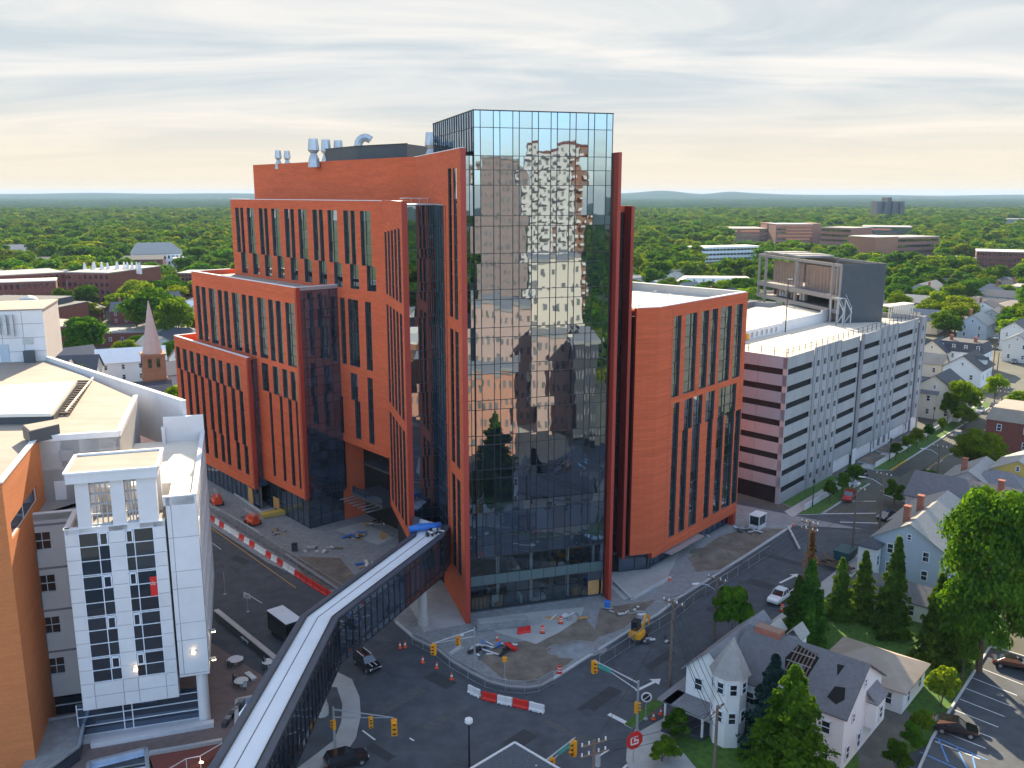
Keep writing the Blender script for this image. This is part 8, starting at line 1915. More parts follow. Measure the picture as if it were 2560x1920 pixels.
t, Wb, L_, H_ = block('white_complex', 'large white building with a broad grey sloped roof in the left woods', 335, 668, 460, 664, 636, 30, 'sidingwhite', 'shinglepale', 12, 2)
mb = MB(); mb.poly([Wb.W(-2, H_ + .5, 1), Wb.W(L_ + 2, H_ + .5, 1), Wb.W(L_ * .8, H_ + 9, -14), Wb.W(L_ * .1, H_ + 9, -14)]); mb.poly([Wb.W(-2, H_ + .5, 1), Wb.W(L_ * .1, H_ + 9, -14), Wb.W(0, H_ + .5, -32)]); mb.poly([Wb.W(L_ + 2, H_ + .5, 1), Wb.W(L_, H_ + .5, -32), Wb.W(L_ * .8, H_ + 9, -14)]); mb.poly([Wb.W(0, H_ + .5, -32), Wb.W(L_ * .1, H_ + 9, -14), Wb.W(L_ * .8, H_ + 9, -14), Wb.W(L_, H_ + .5, -32)]); mb.build('roof', M['shinglepale'], t)
# hotel roof plant
t = thing('hotel_roof_plant', 'cluster of white cowls and grey units on the hotel roof', 'roof plant', (*G(245, 775), 17))
q0 = G(240, 776); r8 = random.Random(8); zq = ZH(240, 684, q0[1] + 20)
for i in range(13): mb = MB(); x, y = q0[0] - 12 + i * 2.4, q0[1] + 20 + r8.uniform(-4, 4); mb.tube([(x, y, zq), (x, y, zq + 2.5), (x, y, zq + 6)], [1.0, 1.0, .3], 6); mb.build('cowl', M['white'], t)
for i in range(9): mb = MB(); x, y = q0[0] - 85 + i * 9, q0[1] + 15 + r8.uniform(-5, 5); mb.box((x, y, zq + 1), (r8.uniform(2, 5), 3, 2.4)); mb.build('roof_unit', M['steel'], t)
M['campus'] = mat('campus_brick', (0.26, 0.12, 0.085), 0.85, var=0.06)
block('campus_hall', 'low brown campus building with a tan roof at the left of the far campus', 1818, 606, 1918, 606, 572, 60, 'campus', 'rooftan', 10, 3, style='band')
block('campus_tower', 'brown stair tower at the left of the glass campus block', 1916, 606, 1938, 606, 559, 30, 'campus', 'campus', 1, 1, style='none')
block('campus_glass_block', 'blue glass fronted campus block between two brick towers', 1938, 610, 2030, 610, 561, 40, 'campus', 'steel', 14, 6, style='band')
block('campus_tower', 'brown brick tower right of the glass campus block', 2030, 610, 2050, 610, 560, 40, 'campus', 'campus', 1, 1, style='none')
block('campus_block', 'long brick campus block with small roof units', 2050, 618, 2125, 622, 570, 40, 'campus', 'roofgrey', 14, 4, style='band')
block('campus_corner_block', 'orange brown corner block in the middle of the campus', 2120, 640, 2185, 645, 592, 30, 'brickbrown', 'roofwhite', 6, 1, style='none')
block('campus_long_block', 'long low campus building with blue window bands', 2185, 640, 2345, 634, 594, 35, 'campus', 'roofgrey', 24, 3, style='band')
block('campus_rear_block', 'dark brown campus block with white roof plant', 2155, 600, 2278, 602, 568, 60, 'darkgrey', 'roofgrey', 14, 3, style='band')
block('white_office', 'white flat office building with dark bands among the right trees', 1745, 655, 1900, 650, 618, 22, 'sidingwhite', 'roofwhite', 18, 3, style='band')
block('dark_brick_block', 'long dark brick block at the right edge beyond the trees', 2438, 668, 2570, 672, 630, 30, 'brick', 'roofwhite', 18, 3)
block('brick_shed', 'small brick block at the left of the dark brick block', 2412, 670, 2440, 670, 646, 25, 'brickbrown', 'roofgrey', 3, 2)
# distant dark apartment tower
A_ = G(2181, 560); t = thing('distant_apartment_tower', 'distant dark grey apartment tower standing above the woods', 'tower block', (A_[0], A_[1], 0))
zt_ = ZH(2181, 503, A_[1]); wpx = A_[1] / CAM_F
for i in range(7):
 mb = MB(); mb.box((A_[0] + (4.8 + i * 9.6) * wpx, A_[1] + (6 if i % 2 else 0), zt_ / 2 + (3 if i == 3 else 0)), (9.0 * wpx, 30, zt_ + (8 if i == 3 else 0))); mb.build('bay', M['darkgrey'], t)
FOOT.append((A_[0] + 27, A_[1], 40))
block('distant_slab', 'distant grey slab building at the right edge in the woods', 2508, 562, 2590, 562, 548, 40, 'roofgrey', 'roofgrey', 10, 3, style='band')
# ============================================================ the town behind the camera, seen only mirrored in the tower glass
M['greybrown'] = mat('grey_brown_brick', (0.30, 0.23, 0.21), 0.85, var=.08); M['steeldark'] = mat('grey_window', (0.19, 0.19, 0.19), 0.4, var=.3, scale=.3)
M['salmon'] = mat('salmon_brick', (0.55, 0.27, 0.18), 0.85, var=.08)
def mirr(p):
 n = WT.n; k = (p[0] - HB[0]) * n[0] + (p[1] - HB[1]) * n[1]; return (p[0] - 2 * k * n[0], p[1] - 2 * k * n[1])
def mblock(name, label, x0, x1, Y, ztop, depth, wall, roof, nx, nz, balc=False, cat='building'):
 a, b = ((x0 - CAM_CX) / CAM_F * Y, Y), ((x1 - CAM_CX) / CAM_F * Y, Y); a2, b2 = off(a, (0, 1), 0), off(b, (0, 1), 0)
 P_, Q_ = mirr(a2), mirr(b2); d = (Q_[0] - P_[0], Q_[1] - P_[1]); L_ = math.hypot(*d); Wb = Wall(P_, d, (HB[0] - P_[0], HB[1] - P_[1]))
 t = thing(name, label, cat, (P_[0], P_[1], 0)); mb = MB(); mb.prism([Wb.W(0, 0)[:2], Wb.W(L_, 0)[:2], Wb.W(L_, 0, -depth)[:2], Wb.W(0, 0, -depth)[:2]], 0, ztop); mb.build('wall', M[wall], t)
 mb = MB(); mb.prism([Wb.W(-.3, 0, .3)[:2], Wb.W(L_ + .3, 0, .3)[:2], Wb.W(L_ + .3, 0, -depth - .3)[:2], Wb.W(-.3, 0, -depth - .3)[:2]], ztop, ztop + .8); mb.build('roof', M[roof], t)
 fh = ztop / nz; w_, h_ = L_ / nx * .40, fh * .34; mb = MB(); mb.box((0, 0, 0), (w_, .15, h_)); wm_ = mb.mesh('window', M['steeldark'])
 for i in range(nx):
  for j in range(nz): o = bpy.data.objects.new('window', wm_); o.location = Wb.W(L_ * (i + .5) / nx, fh * (j + .5), .05); o.rotation_euler = (0, 0, math.atan2(d[1], d[0])); put(o, t)
 if balc:
  for j in range(1, nz):
   for i in range(0, nx, 2): mb = MB(); Wb.box(mb, L_ * i / nx, L_ * (i + 1) / nx, fh * j - .1, fh * j + 1.0, 0, 1.5); mb.build('balcony', M['white'], t)
mblock('white_high_rise', 'tall white balconied high-rise mirrored in the tower glass', 1312, 1430, 330, 75, 24, 'whitestucco', 'brick', 7, 22, True, 'high-rise')
mblock('red_high_rise', 'narrow brick edged high-rise mirrored right of the white one', 1432, 1462, 350, 76, 24, 'brickbrown', 'brick', 3, 22, True, 'high-rise')
mblock('brown_high_rise', 'broad brown high-rise mirrored at the left of the tower glass', 1195, 1308, 310, 68, 30, 'greybrown', 'roofgrey', 9, 19, cat='high-rise')
mblock('cream_block', 'cream blank walled block mirrored below the high-rises', 1335, 1450, 235, 41, 20, 'sidingcream', 'roofgrey', 5, 9)
mblock('pink_church', 'pale pink hall mirrored at the left of the glass', 1175, 1320, 225, 30, 22, 'spire', 'roofgrey', 9, 6)
mblock('brick_school', 'orange red brick building with pale trim mirrored low in the glass', 1085, 1290, 197, 18.5, 16, 'salmon', 'roofgrey', 12, 4)
mblock('brick_school_wing', 'pink brick wing mirrored beside the orange building', 1330, 1430, 215, 24, 14, 'spire', 'shinglepale', 6, 5)
mblock('blue_office', 'dark blue glass office mirrored at the right of the tower glass', 1440, 1500, 205, 24, 16, 'darkgrey', 'roofgrey', 7, 5)
mblock('low_white_row', 'low white row mirrored at the far left of the glass', 900, 1080, 260, 22, 16, 'sidingwhite', 'roofgrey', 14, 6)
mblock('brick_row', 'red brick row mirrored in the bay glass', 760, 1060, 222, 17, 14, 'brickbrown', 'roofwhite', 16, 4)
mblock('hotel_behind', 'brown brick block mirrored in the slot windows', 500, 880, 300, 40, 22, 'brick', 'roofgrey', 16, 11)
def msheet(name, px, z, m): sheet(name, [mirr(((x - CAM_CX) / CAM_F * Y, Y)) for x, Y in px], z, m)
msheet('street_behind', [(1230, 215), (1330, 215), (1480, 300), (1400, 300)], .02, M['deck'])
# ============================================================ trees
LG = leaf_mat('leaves_deciduous', (0.024, 0.078, 0.009), (0.095, 0.205, 0.018), 0.46)
LY = leaf_mat('leaves_yellow_green', (0.060, 0.125, 0.010), (0.19, 0.28, 0.018), 0.48)
LC = leaf_mat('needles_dark', (0.028, 0.080, 0.014), (0.12, 0.24, 0.028), 0.45)
LB_ = leaf_mat('needles_blue', (0.010, 0.030, 0.028), (0.035, 0.075, 0.062), 0.15)
LD = leaf_mat('needles_dead', (0.09, 0.045, 0.02), (0.20, 0.10, 0.04), 0.2)
def leaf_mesh(name, P_, N_, size, m, rg):
 """one small bent leaf spray (quad) per point, facing roughly along N"""
 n = len(P_); rv = rg.normal(size=(n, 3)); Nn = N_ + rv * 0.55; Nn /= np.linalg.norm(Nn, axis=1)[:, None]
 t = np.cross(Nn, rg.normal(size=(n, 3))); t /= np.linalg.norm(t, axis=1)[:, None]; b = np.cross(Nn, t)
 s = (size * rg.uniform(.6, 1.35, n))[:, None]; a = rg.uniform(.5, .9, n)[:, None]
 V_ = np.empty((n, 4, 3)); V_[:, 0] = P_ - t * s; V_[:, 1] = P_ - b * s * a + Nn * s * .2; V_[:, 2] = P_ + t * s; V_[:, 3] = P_ + b * s * a + Nn * s * .2
 me = bpy.data.meshes.new(name); me.vertices.add(4 * n); me.vertices.foreach_set('co', V_.reshape(-1).astype(np.float32))
 me.loops.add(4 * n); me.loops.foreach_set('vertex_index', np.arange(4 * n, dtype=np.int32)); me.polygons.add(n)
 me.polygons.foreach_set('loop_start', np.arange(0, 4 * n, 4, dtype=np.int32)); me.polygons.foreach_set('loop_total', np.full(n, 4, np.int32))
 me.materials.append(m); me.update(calc_edges=True); return me
def decid(name, seed, n, lobes, size, m, w=1.0, h=1.0, low=0.22, zc=.62, zr=.27, ra=.09, rb=.17):
 """unit crown: height 1, spread about 0.8; lobes on a loose ellipsoid with gaps between them"""
 rg = np.random.default_rng(seed); C_ = [];
 for i in range(lobes):
  u = rg.uniform(-.75, 1.0); a = rg.uniform(0, 2 * math.pi); rr = math.sqrt(max(0.05, 1 - (u * .95) ** 2)) * rg.uniform(.45, .85)
  C_.append((.40 * w * rr * math.cos(a), .40 * w * rr * math.sin(a), zc + zr * h * u, rg.uniform(ra, rb)))
 C_.append((0, 0, .62, .24)); C_ = np.array(C_); wts = C_[:, 3] ** 2; idx = rg.choice(len(C_), n, p=wts / wts.sum())
 D_ = rg.normal(size=(n, 3)); D_ /= np.linalg.norm(D_, axis=1)[:, None]; D_[:, 2] = np.where(D_[:, 2] < -.35, -D_[:, 2], D_[:, 2])
 rad = C_[idx, 3] * rg.uniform(.5, 1.25, n) ** .8; P_ = C_[idx, :3] + D_ * rad[:, None] * np.array([1.15, 1.15, .85]); P_[:, 2] = np.maximum(P_[:, 2], low)
 return leaf_mesh(name, P_, D_ + np.array([0, 0, .3]), size, m, rg)
def conif(name, seed, n, size, m, w=.22, layers=22, droop=.05):
 rg = np.random.default_rng(seed); L_ = rg.integers(0, layers, n); u = (L_ + .5) / layers; arm = rg.integers(0, 9, n); ph = rg.uniform(0, 6.28, layers)[L_]
 an = ph + arm * 2 * math.pi / 9 + rg.normal(size=n) * .13; va = rg.uniform(.3, 1.35, (layers, 9))[L_, arm]; rmax = w * (1 - u) ** .8 * va + .012; r = rmax * np.sqrt(rg.uniform(.05, 1, n))
 z = .05 + .95 * u - droop * (r / w) + rg.normal(size=n) * .011; P_ = np.stack([r * np.cos(an), r * np.sin(an), z], 1)
 N_ = np.stack([np.cos(an) * .5, np.sin(an) * .5, np.full(n, .8)], 1); return leaf_mesh(name, P_, N_, size, m, rg)
def trunk_mesh(name, seed, h0, r, limbs=5, spread=.22):
 rr = random.Random(seed); mb = MB(); mb.tube([(0, 0, -.01), (.004, 0, .12), (.0, .01, h0), (.01, 0, h0 + .25)], [r * 1.4, r, r * .75, r * .3], 7)
 for i in range(limbs):
  a = i * 2.4 + rr.uniform(-.4, .4); z = h0 * rr.uniform(.6, 1.0); mb.tube([(0, 0, z), (spread * .5 * math.cos(a), spread * .5 * math.sin(a), z + .14), (spread * math.cos(a), spread * math.sin(a), z + .30)], [r * .6, r * .4, r * .15], 5)
 return mb.mesh(name, M['bark'])
TM = {'d': [decid('crown', 10 + i, 6000, 22 + 2 * i, .027, LG if i < 4 else LY, w=1.0 + .07 * (i % 3)) for i in range(6)], 'big': [decid('crown', 40 + i, 36000, 80, .0125, LG, w=1.02, low=.04, zc=.52, zr=.40, ra=.06, rb=.12) for i in range(2)],
  'bigy': [decid('crown', 50, 18000, 40, .017, LY, w=1.15, zc=.55, zr=.33, low=.1, ra=.07, rb=.13)], 'c': [conif('crown', 60 + i, 11000, .021, LC, w=.20 + .02 * i) for i in range(3)], 'ct': [conif('crown', 66, 34000, .0125, LG, w=.30, layers=30, droop=.02)],
  'cb': [conif('crown', 67, 13000, .020, LB_, w=.26)], 'dead': [conif('crown', 68, 2600, .016, LD, w=.13, layers=16)], 'f': [decid('far_crown', 80 + i, 1500, 14 + i, .052, LG if i % 3 else LY, w=1.1, zc=.58, zr=.3, ra=.11, rb=.2, low=.12) for i in range(6)], 'sh': [decid('crown', 70 + i, 4200, 12, .045, LG if i else LY, w=1.3, h=1.3, low=.03) for i in range(3)]}
TR = {'d': trunk_mesh('trunk', 1, .34, .022), 'c': trunk_mesh('trunk', 2, .6, .014, 0), 'sh': trunk_mesh('trunk', 3, .2, .02, 3)}
GRP = {}
def tree(kind, i, p, h, label, group=None, wide=1.0, name=None, cat='tree', rz=None, parts=True):
 nm = name or {'c': 'conifer', 'cb': 'conifer', 'ct': 'conifer', 'dead': 'conifer', 'sh': 'bush'}.get(kind, 'tree')
 t = thing(nm, label, cat, (p[0], p[1], 0), rnd.uniform(0, 6.28) if rz is None else rz, group, local=True); t.scale = (h * wide, h * wide, h)
 child(TM[kind][i % len(TM[kind])], 'crown', t); child(TR['c' if kind in ('c', 'cb', 'ct', 'dead') else ('sh' if kind == 'sh' else 'd')], 'trunk', t); return t
def tpx(kind, i, x, yb, yt, wpx, label, **k):
 p = G(x, yb); h = ZH(x, yt, p[1]); d = p[1] * 1.0; w_ = wpx / CAM_F * d; base = {'d': .84, 'big': .82, 'bigy': .9, 'c': .44, 'ct': .62, 'cb': .5, 'dead': .26, 'sh': 1.0}[kind]
 tree(kind, i, p, h, label, wide=w_ / (h * base), **k); FOOT.append((p[0], p[1], w_ * .35))
tpx('big', 0, 2445, 1680, 1200, 290, 'largest round green tree, right of the blue grey house')
tpx('big', 1, 2585, 1640, 1340, 210, 'green tree cut by the right edge behind the largest tree')
tpx('ct', 0, 1962, 2060, 1672, 330, 'broad pointed yellow-green tree in front of the turreted house')
tpx('cb', 0, 1925, 1880, 1640, 170, 'blue green spruce between the turret and the yellow-green tree')
tpx('c', 0, 2018, 1600, 1400, 110, 'dark conifer with a brown dead top by the utility pole')
tpx('c', 2, 1990, 1585, 1440, 80, 'dark conifer crowding the left of the dead topped one')
tpx('dead', 0, 2022, 1478, 1318, 46, 'brown dead conifer top above the dark conifer')
tpx('c', 1, 2096, 1545, 1395, 75, 'blue green young conifer, left of the row of small conifers'); tpx('c', 2, 2152, 1548, 1378, 80, 'middle young conifer in the row by the lawn'); tpx('c', 0, 2226, 1590, 1345, 105, 'brightest young conifer in front of the blue grey house')
tpx('c', 1, 2335, 1660, 1435, 120, 'tall conifer in front of the largest green tree'); tpx('c', 2, 2370, 1650, 1500, 90, 'narrow conifer squeezed against the largest tree trunk')
tpx('sh', 1, 1828, 1612, 1478, 110, 'dark green bush behind the turreted house, by the pole'); tpx('sh', 2, 2235, 1262, 1204, 58, 'dark green round bush in the street left of the grey roofs'); tpx('sh', 1, 2315, 1352 - 110, 1180, 60, 'dark green bush beside the lower street pole')
tpx('sh', 0, 2352, 1770, 1665, 90, 'yellow-green bush behind the white hip roofed garage'); tpx('sh', 0, 2302, 1840, 1775, 62, 'upper bright clipped bush of the hedge by the blue bay'); tpx('sh', 1, 2278, 1885, 1815, 66, 'middle bush of the hedge by the blue bay'); tpx('sh', 1, 2240, 1940, 1860, 80, 'lower bush of the hedge by the blue bay')
tpx('d', 1, 2405, 1700, 1540, 80, 'thin green tree in front of the parking lot corner'); tpx('sh', 1, 1690, 1850, 1785, 90, 'dark hedge left of the turreted house porch'); tpx('sh', 2, 1655, 1905, 1850, 90, 'dark round shrub on the corner lawn'); tpx('sh', 1, 2245, 1250, 1195, 10, 'thin shrub by the pole') if False else None
tpx('bigy', 0, 2440, 1195, 1072, 140, 'yellow-green round tree behind the grey roofed houses'); tpx('d', 5, 2405, 1058, 948, 80, 'bright green tree in front of the cream gabled house'); tpx('sh', 1, 2368, 1062, 988, 42, 'dark round bush left of the bright green tree'); tpx('sh', 0, 2410, 1072, 1010, 70, 'low spreading yellow-green tree at the bend of the street')
tpx('d', 4, 2485, 1010, 935, 50, 'small golden green street tree in the right yard'); tpx('bigy', 0, 2555, 1070, 972, 100, 'bright yellow-green tree cut by the right edge above the brick house'); tpx('sh', 0, 2355, 1082, 1043, 28, 'tiny bright bush by the end of the low white wall')
for i, s in enumerate((8, 14, 20, 44, 52, 58, 66)):
 p = gw(s, 6.6); tree('d', i, p, 4.2 + .3 * (i % 3), ['thin young street tree nearest the garage corner', 'second young street tree from the garage corner', 'young street tree before the garage entrance', 'young tree on the verge just past the garage entrance', 'young verge tree by the second planting bed', 'young verge tree by the third planting bed', 'farthest young verge tree by the white wall'][i], group='young street trees along the garage verge', wide=.75)
# left side
tpx('d', 1, 212, 905, 792, 130, 'round green tree beside the brown flat roof, left side'); tpx('d', 5, 295, 930, 868, 62, 'yellow-green tree beside the pole, left of the church hall'); tpx('d', 3, 162, 800, 720, 60, 'green tree in front of the brick hotel corner'); tpx('d', 2, 222, 790, 712, 60, 'tall thin green tree before the hotel block windows'); tpx('bigy', 0, 205, 812, 752, 100, 'bright yellow-green tree crowding the dark hip roof, left')
tpx('d', 0, 390, 850, 725, 165, 'large green tree behind the steeple'); tpx('d', 2, 445, 870, 745, 90, 'green tree between steeple and hospital'); tpx('d', 5, 310, 800, 730, 80, 'bright tree at the left of the large steeple tree'); tpx('d', 4, 345, 780, 700, 80, 'light green tree in the gap above the steeple'); tpx('d', 1, 410, 760, 700, 110, 'broad green tree behind the large steeple tree')
tpx('d', 3, 330, 700, 653, 60, 'round tree before the white complex in the woods'); tpx('d', 0, 310, 760, 680, 60, 'dense tree right of the hotel block')
# mid-distance trees: one object each for the nearest three hundred, the rest as one mass
rt = random.Random(21); cand = []
def inroad(x, y):
 s = (x - GP[0]) * WGa.d[0] + (y - GP[1]) * WGa.d[1]; o = (x - GP[0]) * WGa.n[0] + (y - GP[1]) * WGa.n[1]
 if -12 < s < 220 and -52 < o < 26: return True
 if s < 14 and -20 < o < 60 and y < 165: return True
 s = (x - B2P[0]) * wd[0] + (y - B2P[1]) * wd[1]; o = (x - B2P[0]) * wn_[0] + (y - B2P[1]) * wn_[1]
 if s < 60 and -70 < o < 60: return True
 if o > 0 and o < 75 and s < 110: return True
 return False
def onscreen(x, y): px = CAM_CX + CAM_F * x / (y * .978 + 11); return px
def ok(x, y, r):
 for fx, fy, fr in FOOT:
  if (x - fx) ** 2 + (y - fy) ** 2 < (fr + r) ** 2 or (0 < fy - y < 24 and y < 430 and abs(x - fx * y / fy) < fr * .8): return False
 if y > 300:
  px = onscreen(x, y)
  for a, b, yb in CLEAR:
   if a < px < b and yb * .80 < y < yb + 30: return False
 return not inroad(x, y)
def lawn_gap(x, y): return False
def land_(px): return [n_ for e_, n_ in ((110, 'above the hotel wing at the left edge'), (215, 'over the brick hotel'), (300, 'right of the brick hotel'), (400, 'around the steeple'), (640, 'beside hospital block two'), (1640, 'right next to the dark red fin'), (1720, 'above the left part of the wing roof'), (1800, 'above the right part of the wing roof'), (1880, 'left of the plant frame'), (1990, 'over the plant frame'), (2110, 'over the dark end panel'), (2200, 'above the roof stairs'), (2290, 'above the far garage end'), (2380, 'above the mansard house'), (2470, 'above the far street'), (9999, 'near the right edge')) if px < e_][0]
# ordinary houses of the town, set along the street grid before the trees grow round them
wl_ = ['sidingwhite', 'siding', 'sidingcream', 'sidingwhite', 'sidingblue']; rf_ = ['shingle', 'shinglepale', 'shingledark', 'shingle', 'rooftan']; cn = {'shingle': 'grey', 'shinglepale': 'pale grey', 'shingledark': 'charcoal', 'rooftan': 'tan'}; cw_ = {'sidingwhite': 'white', 'siding': 'off-white', 'sidingcream': 'cream', 'sidingblue': 'blue grey'}; k = 0; tr_ = 0
while k < 92 and tr_ < 4000:
 tr_ += 1; y = rt.uniform(205, 560); px = rt.choice((rt.uniform(0, 620), rt.uniform(1560, 2560), rt.uniform(1900, 2560))); x = (px - CAM_CX) / CAM_F * (y * .978 + 11)
 if not ok(x, y, 8.5): continue
 r_, w_ = rt.choice(rf_), rt.choice(wl_); zone = 'left of the hospital' if px < 640 else ('between hospital and garage' if px < 1900 else 'right of the garage')
 kd = rt.choice(('gable', 'gable', 'gable', 'hip')); w0 = rt.uniform(11, 16) if rt.random() < .82 else rt.uniform(20, 34)
 house((x, y), aG + rt.choice((0, R(90))) + rt.uniform(-.12, .12), w0, rt.uniform(8.5, 11.5), rt.uniform(5.2, 7.5), rt.uniform(2.6, 4.2), w_, r_, '%s%s%s house, %s roof, %s, %s' % ('long ' if w0 > 18 else '', 'hipped ' if kd == 'hip' else '', cw_[w_], cn[r_], land_(onscreen(x, y)), 'front' if y < 270 else 'middle' if y < 370 else 'rear'), kd, 3 if w0 < 18 else 6, 2, chim=1 if rt.random() < .25 else 0, group='houses among the trees'); k += 1
tries = 0; spots = []
cell = {}
def far_enough(x, y, d):
 k = (int(x // 12), int(y // 12))
 for i in (-1, 0, 1):
  for j in (-1, 0, 1):
   for (a, b) in cell.get((k[0] + i, k[1] + j), ()):
    if (a - x) ** 2 + (b - y) ** 2 < d * d: return False
 cell.setdefault(k, []).append((x, y)); return True
while tries < 26000:
 tries += 1; y = math.sqrt(rt.uniform(185 ** 2, 980 ** 2)); px = rt.choice((rt.uniform(-40, 640), rt.uniform(1530, 2600), rt.uniform(1530, 2600))); x = (px - CAM_CX) / CAM_F * (y * .978 + 11)
 dens = 1.0 if y > 420 else (.36 if px > 1500 else .50)
 if math.sin(x * .021 + 1.3) * math.sin(y * .017 + .5) > .55 and y < 600: dens *= .25     # clearings
 if rt.random() > dens: continue
 if ok(x, y, 3.0) and far_enough(x, y, 8.2): spots.append((x, y))
spots.sort(key=lambda q: q[1])
for i, (x, y) in enumerate(spots[:232]):
 px = onscreen(x, y); zone = 'left of the hospital' if px < 640 else ('between hospital and garage' if px < 1900 else 'right of the garage'); yel = rt.random() < .3
 land = land_(px)
 h_, w_ = rt.uniform(8.5, 14.5), rt.uniform(.95, 1.3)
 tree('d', 4 + i % 2 if yel else i % 4, (x, y), h_, '%s %s %s tree %s, %s row' % ('tall' if h_ > 12.4 else 'low' if h_ < 10.2 else 'mid-sized', 'broad' if w_ > 1.12 else 'narrow', 'yellow-green' if yel else 'dark green', land, 'front' if y < 265 else 'middle' if y < 330 else 'rear'), group='trees %s' % zone, wide=w_)
def forest_mat(name, bd, ns):
 m = bpy.data.materials.new(name); m.use_nodes = True; t = m.node_tree; b = t.nodes['Principled BSDF']; b.inputs['Roughness'].default_value = .9; b.inputs['Specular IOR Level'].default_value = .1
 g = t.nodes.new('ShaderNodeNewGeometry'); a = t.nodes.new('ShaderNodeAttribute'); a.attribute_name = 'tone'
 r = t.nodes.new('ShaderNodeValToRGB'); e = r.color_ramp.elements; e[0].color = (0.036, 0.085, 0.016, 1); e[1].color = (0.19, 0.26, 0.026, 1); e[0].position = .1; e[1].position = .95; q = e.new(.55); q.color = (0.095, 0.17, 0.020, 1)
 n = t.nodes.new('ShaderNodeTexNoise'); n.inputs['Scale'].default_value = ns; n.inputs['Detail'].default_value = 5; n.inputs['Roughness'].default_value = .7; t.links.new(g.outputs['Position'], n.inputs['Vector'])
 ma = t.nodes.new('ShaderNodeMath'); ma.operation = 'MULTIPLY_ADD'; ma.inputs[1].default_value = .55; t.links.new(a.outputs['Fac'], ma.inputs[0])
 mr = t.nodes.new('ShaderNodeMapRange'); mr.inputs[1].default_value = .32; mr.inputs[2].default_value = .68; mr.inputs[3].default_value = -.05; mr.inputs[4].default_value = .5; t.links.new(n.outputs['Fac'], mr.inputs[0]); t.links.new(mr.outputs[0], ma.inputs[2]); t.links.new(ma.outputs[0], r.inputs[0]); t.links.new(r.outputs[0], b.inputs['Base Color'])
 bb = t.nodes.new('ShaderNodeBump'); bb.inputs['Strength'].default_value = 1.0; bb.inputs['Distance'].default_value = bd; t.links.new(n.outputs['Fac'], bb.inputs['Height']); t.links.new(bb.outputs[0], b.inputs['Normal'])
 return m
fm2 = forest_mat('forest_canopy_far', 5.0, .35); rg = np.random.default_rng(5)
def wood_nodes(objs):
 """tree crowns set out on points: scale, turn and kind come from point attributes"""
 ng = bpy.data.node_groups.new('woodland_nodes', 'GeometryNodeTree'); ng.interface.new_socket('Geometry', in_out='INPUT', socket_type='NodeSocketGeometry'); ng.interface.new_socket('Geometry', in_out='OUTPUT', socket_type='NodeSocketGeometry')
 N = ng.nodes.new; L = ng.links.new; gi = N('NodeGroupInput'); go = N('NodeGroupOutput'); ip_ = N('GeometryNodeInstanceOnPoints'); gt = N('GeometryNodeGeometryToInstance')
 for o in objs[::-1]:
  oi = N('GeometryNodeObjectInfo'); oi.inputs['Object'].default_value = o; oi.inputs['As Instance'].default_value = True; oi.transform_space = 'ORIGINAL'; L(oi.outputs['Geometry'], gt.inputs[0])
 at = []
 for nm_, ty in (('tree_scale', 'FLOAT_VECTOR'), ('tree_turn', 'FLOAT_VECTOR'), ('tree_kind', 'INT')):
  q = N('GeometryNodeInputNamedAttribute'); q.data_type = ty; q.inputs['Name'].default_value = nm_; at.append([k for k in q.outputs if k.enabled and k.name == 'Attribute'][0])
 L(gi.outputs[0], ip_.inputs['Points']); L(gt.outputs[0], ip_.inputs['Instance']); ip_.inputs['Pick Instance'].default_value = True
 L(at[2], ip_.inputs['Instance Index']); L(at[1], ip_.inputs['Rotation']); L(at[0], ip_.inputs['Scale']); L(ip_.outputs[0], go.inputs[0]); return ng
FC = []
for i, me in enumerate(TM['f']):
 x, y = spots[232 + i]; t = thing('tree', 'small round tree just behind the nearer belt, kind %s' % ('one', 'two', 'three', 'four', 'five', 'six')[i], 'tree', (x, y, 0), 0, 'trees at the near edge of the woods', local=True); h = 11 + i; t.scale = (h, h, h); FC.append(child(me, 'crown', t)); child(TR['d'], 'trunk', t)
WN = wood_nodes(FC)
def wood(name, pts, h0, h1, label, seed):
 rg = np.random.default_rng(seed); n = len(pts); me = bpy.data.meshes.new(name); me.vertices.add(n); me.vertices.foreach_set('co', np.c_[pts, np.zeros(n)].reshape(-1).astype(np.float32)); h = rg.uniform(h0, h1, n) * rg.uniform(.75, 1.1, n); w_ = h * rg.uniform(.95, 1.35, n)
 for nm_, ty, v in (('tree_scale', 'FLOAT_VECTOR', np.c_[w_, w_, h]), ('tree_turn', 'FLOAT_VECTOR', np.c_[np.zeros(n), np.zeros(n), rg.uniform(0, 6.28, n)])): me.attributes.new(nm_, ty, 'POINT').data.foreach_set('vector', v.reshape(-1).astype(np.float32))
 me.attributes.new('tree_kind', 'INT', 'POINT').data.foreach_set('value', rg.integers(0, 6, n).astype(np.int32)); me.materials.append(LG)
 o = put(bpy.data.objects.new(name, me)); md = o.modifiers.new('trees', 'NODES'); md.node_group = WN; return tag(o, label, 'forest', kind='stuff')
sp_ = np.array([q for q in spots[238:] if ok(q[0], q[1], 1.0)])
wood('woodland', sp_, 9, 17, 'mass of round green trees in the woods beyond the town', 3)
pts = []
for _ in range(15000):
 y = math.sqrt(rt.uniform(930 ** 2, 2700 ** 2)); px = rt.choice((rt.uniform(-60, 650), rt.uniform(1530, 2620), rt.uniform(1530, 2620))); x = (px - CAM_CX) / CAM_F * y * .985
 bad = any((x - fx) ** 2 + (y - fy) ** 2 < (fr + 4) ** 2 for fx, fy, fr in FOOT if fy > 800)
 pw = onscreen(x, y)
 if not bad and not any(a < pw < b and yb * .78 < y < yb + 30 for a, b, yb in CLEAR): pts.append((x, y))
wood('far_woodland', np.array(pts), 11, 20, 'far green woods running to the foot of the hills', 4)
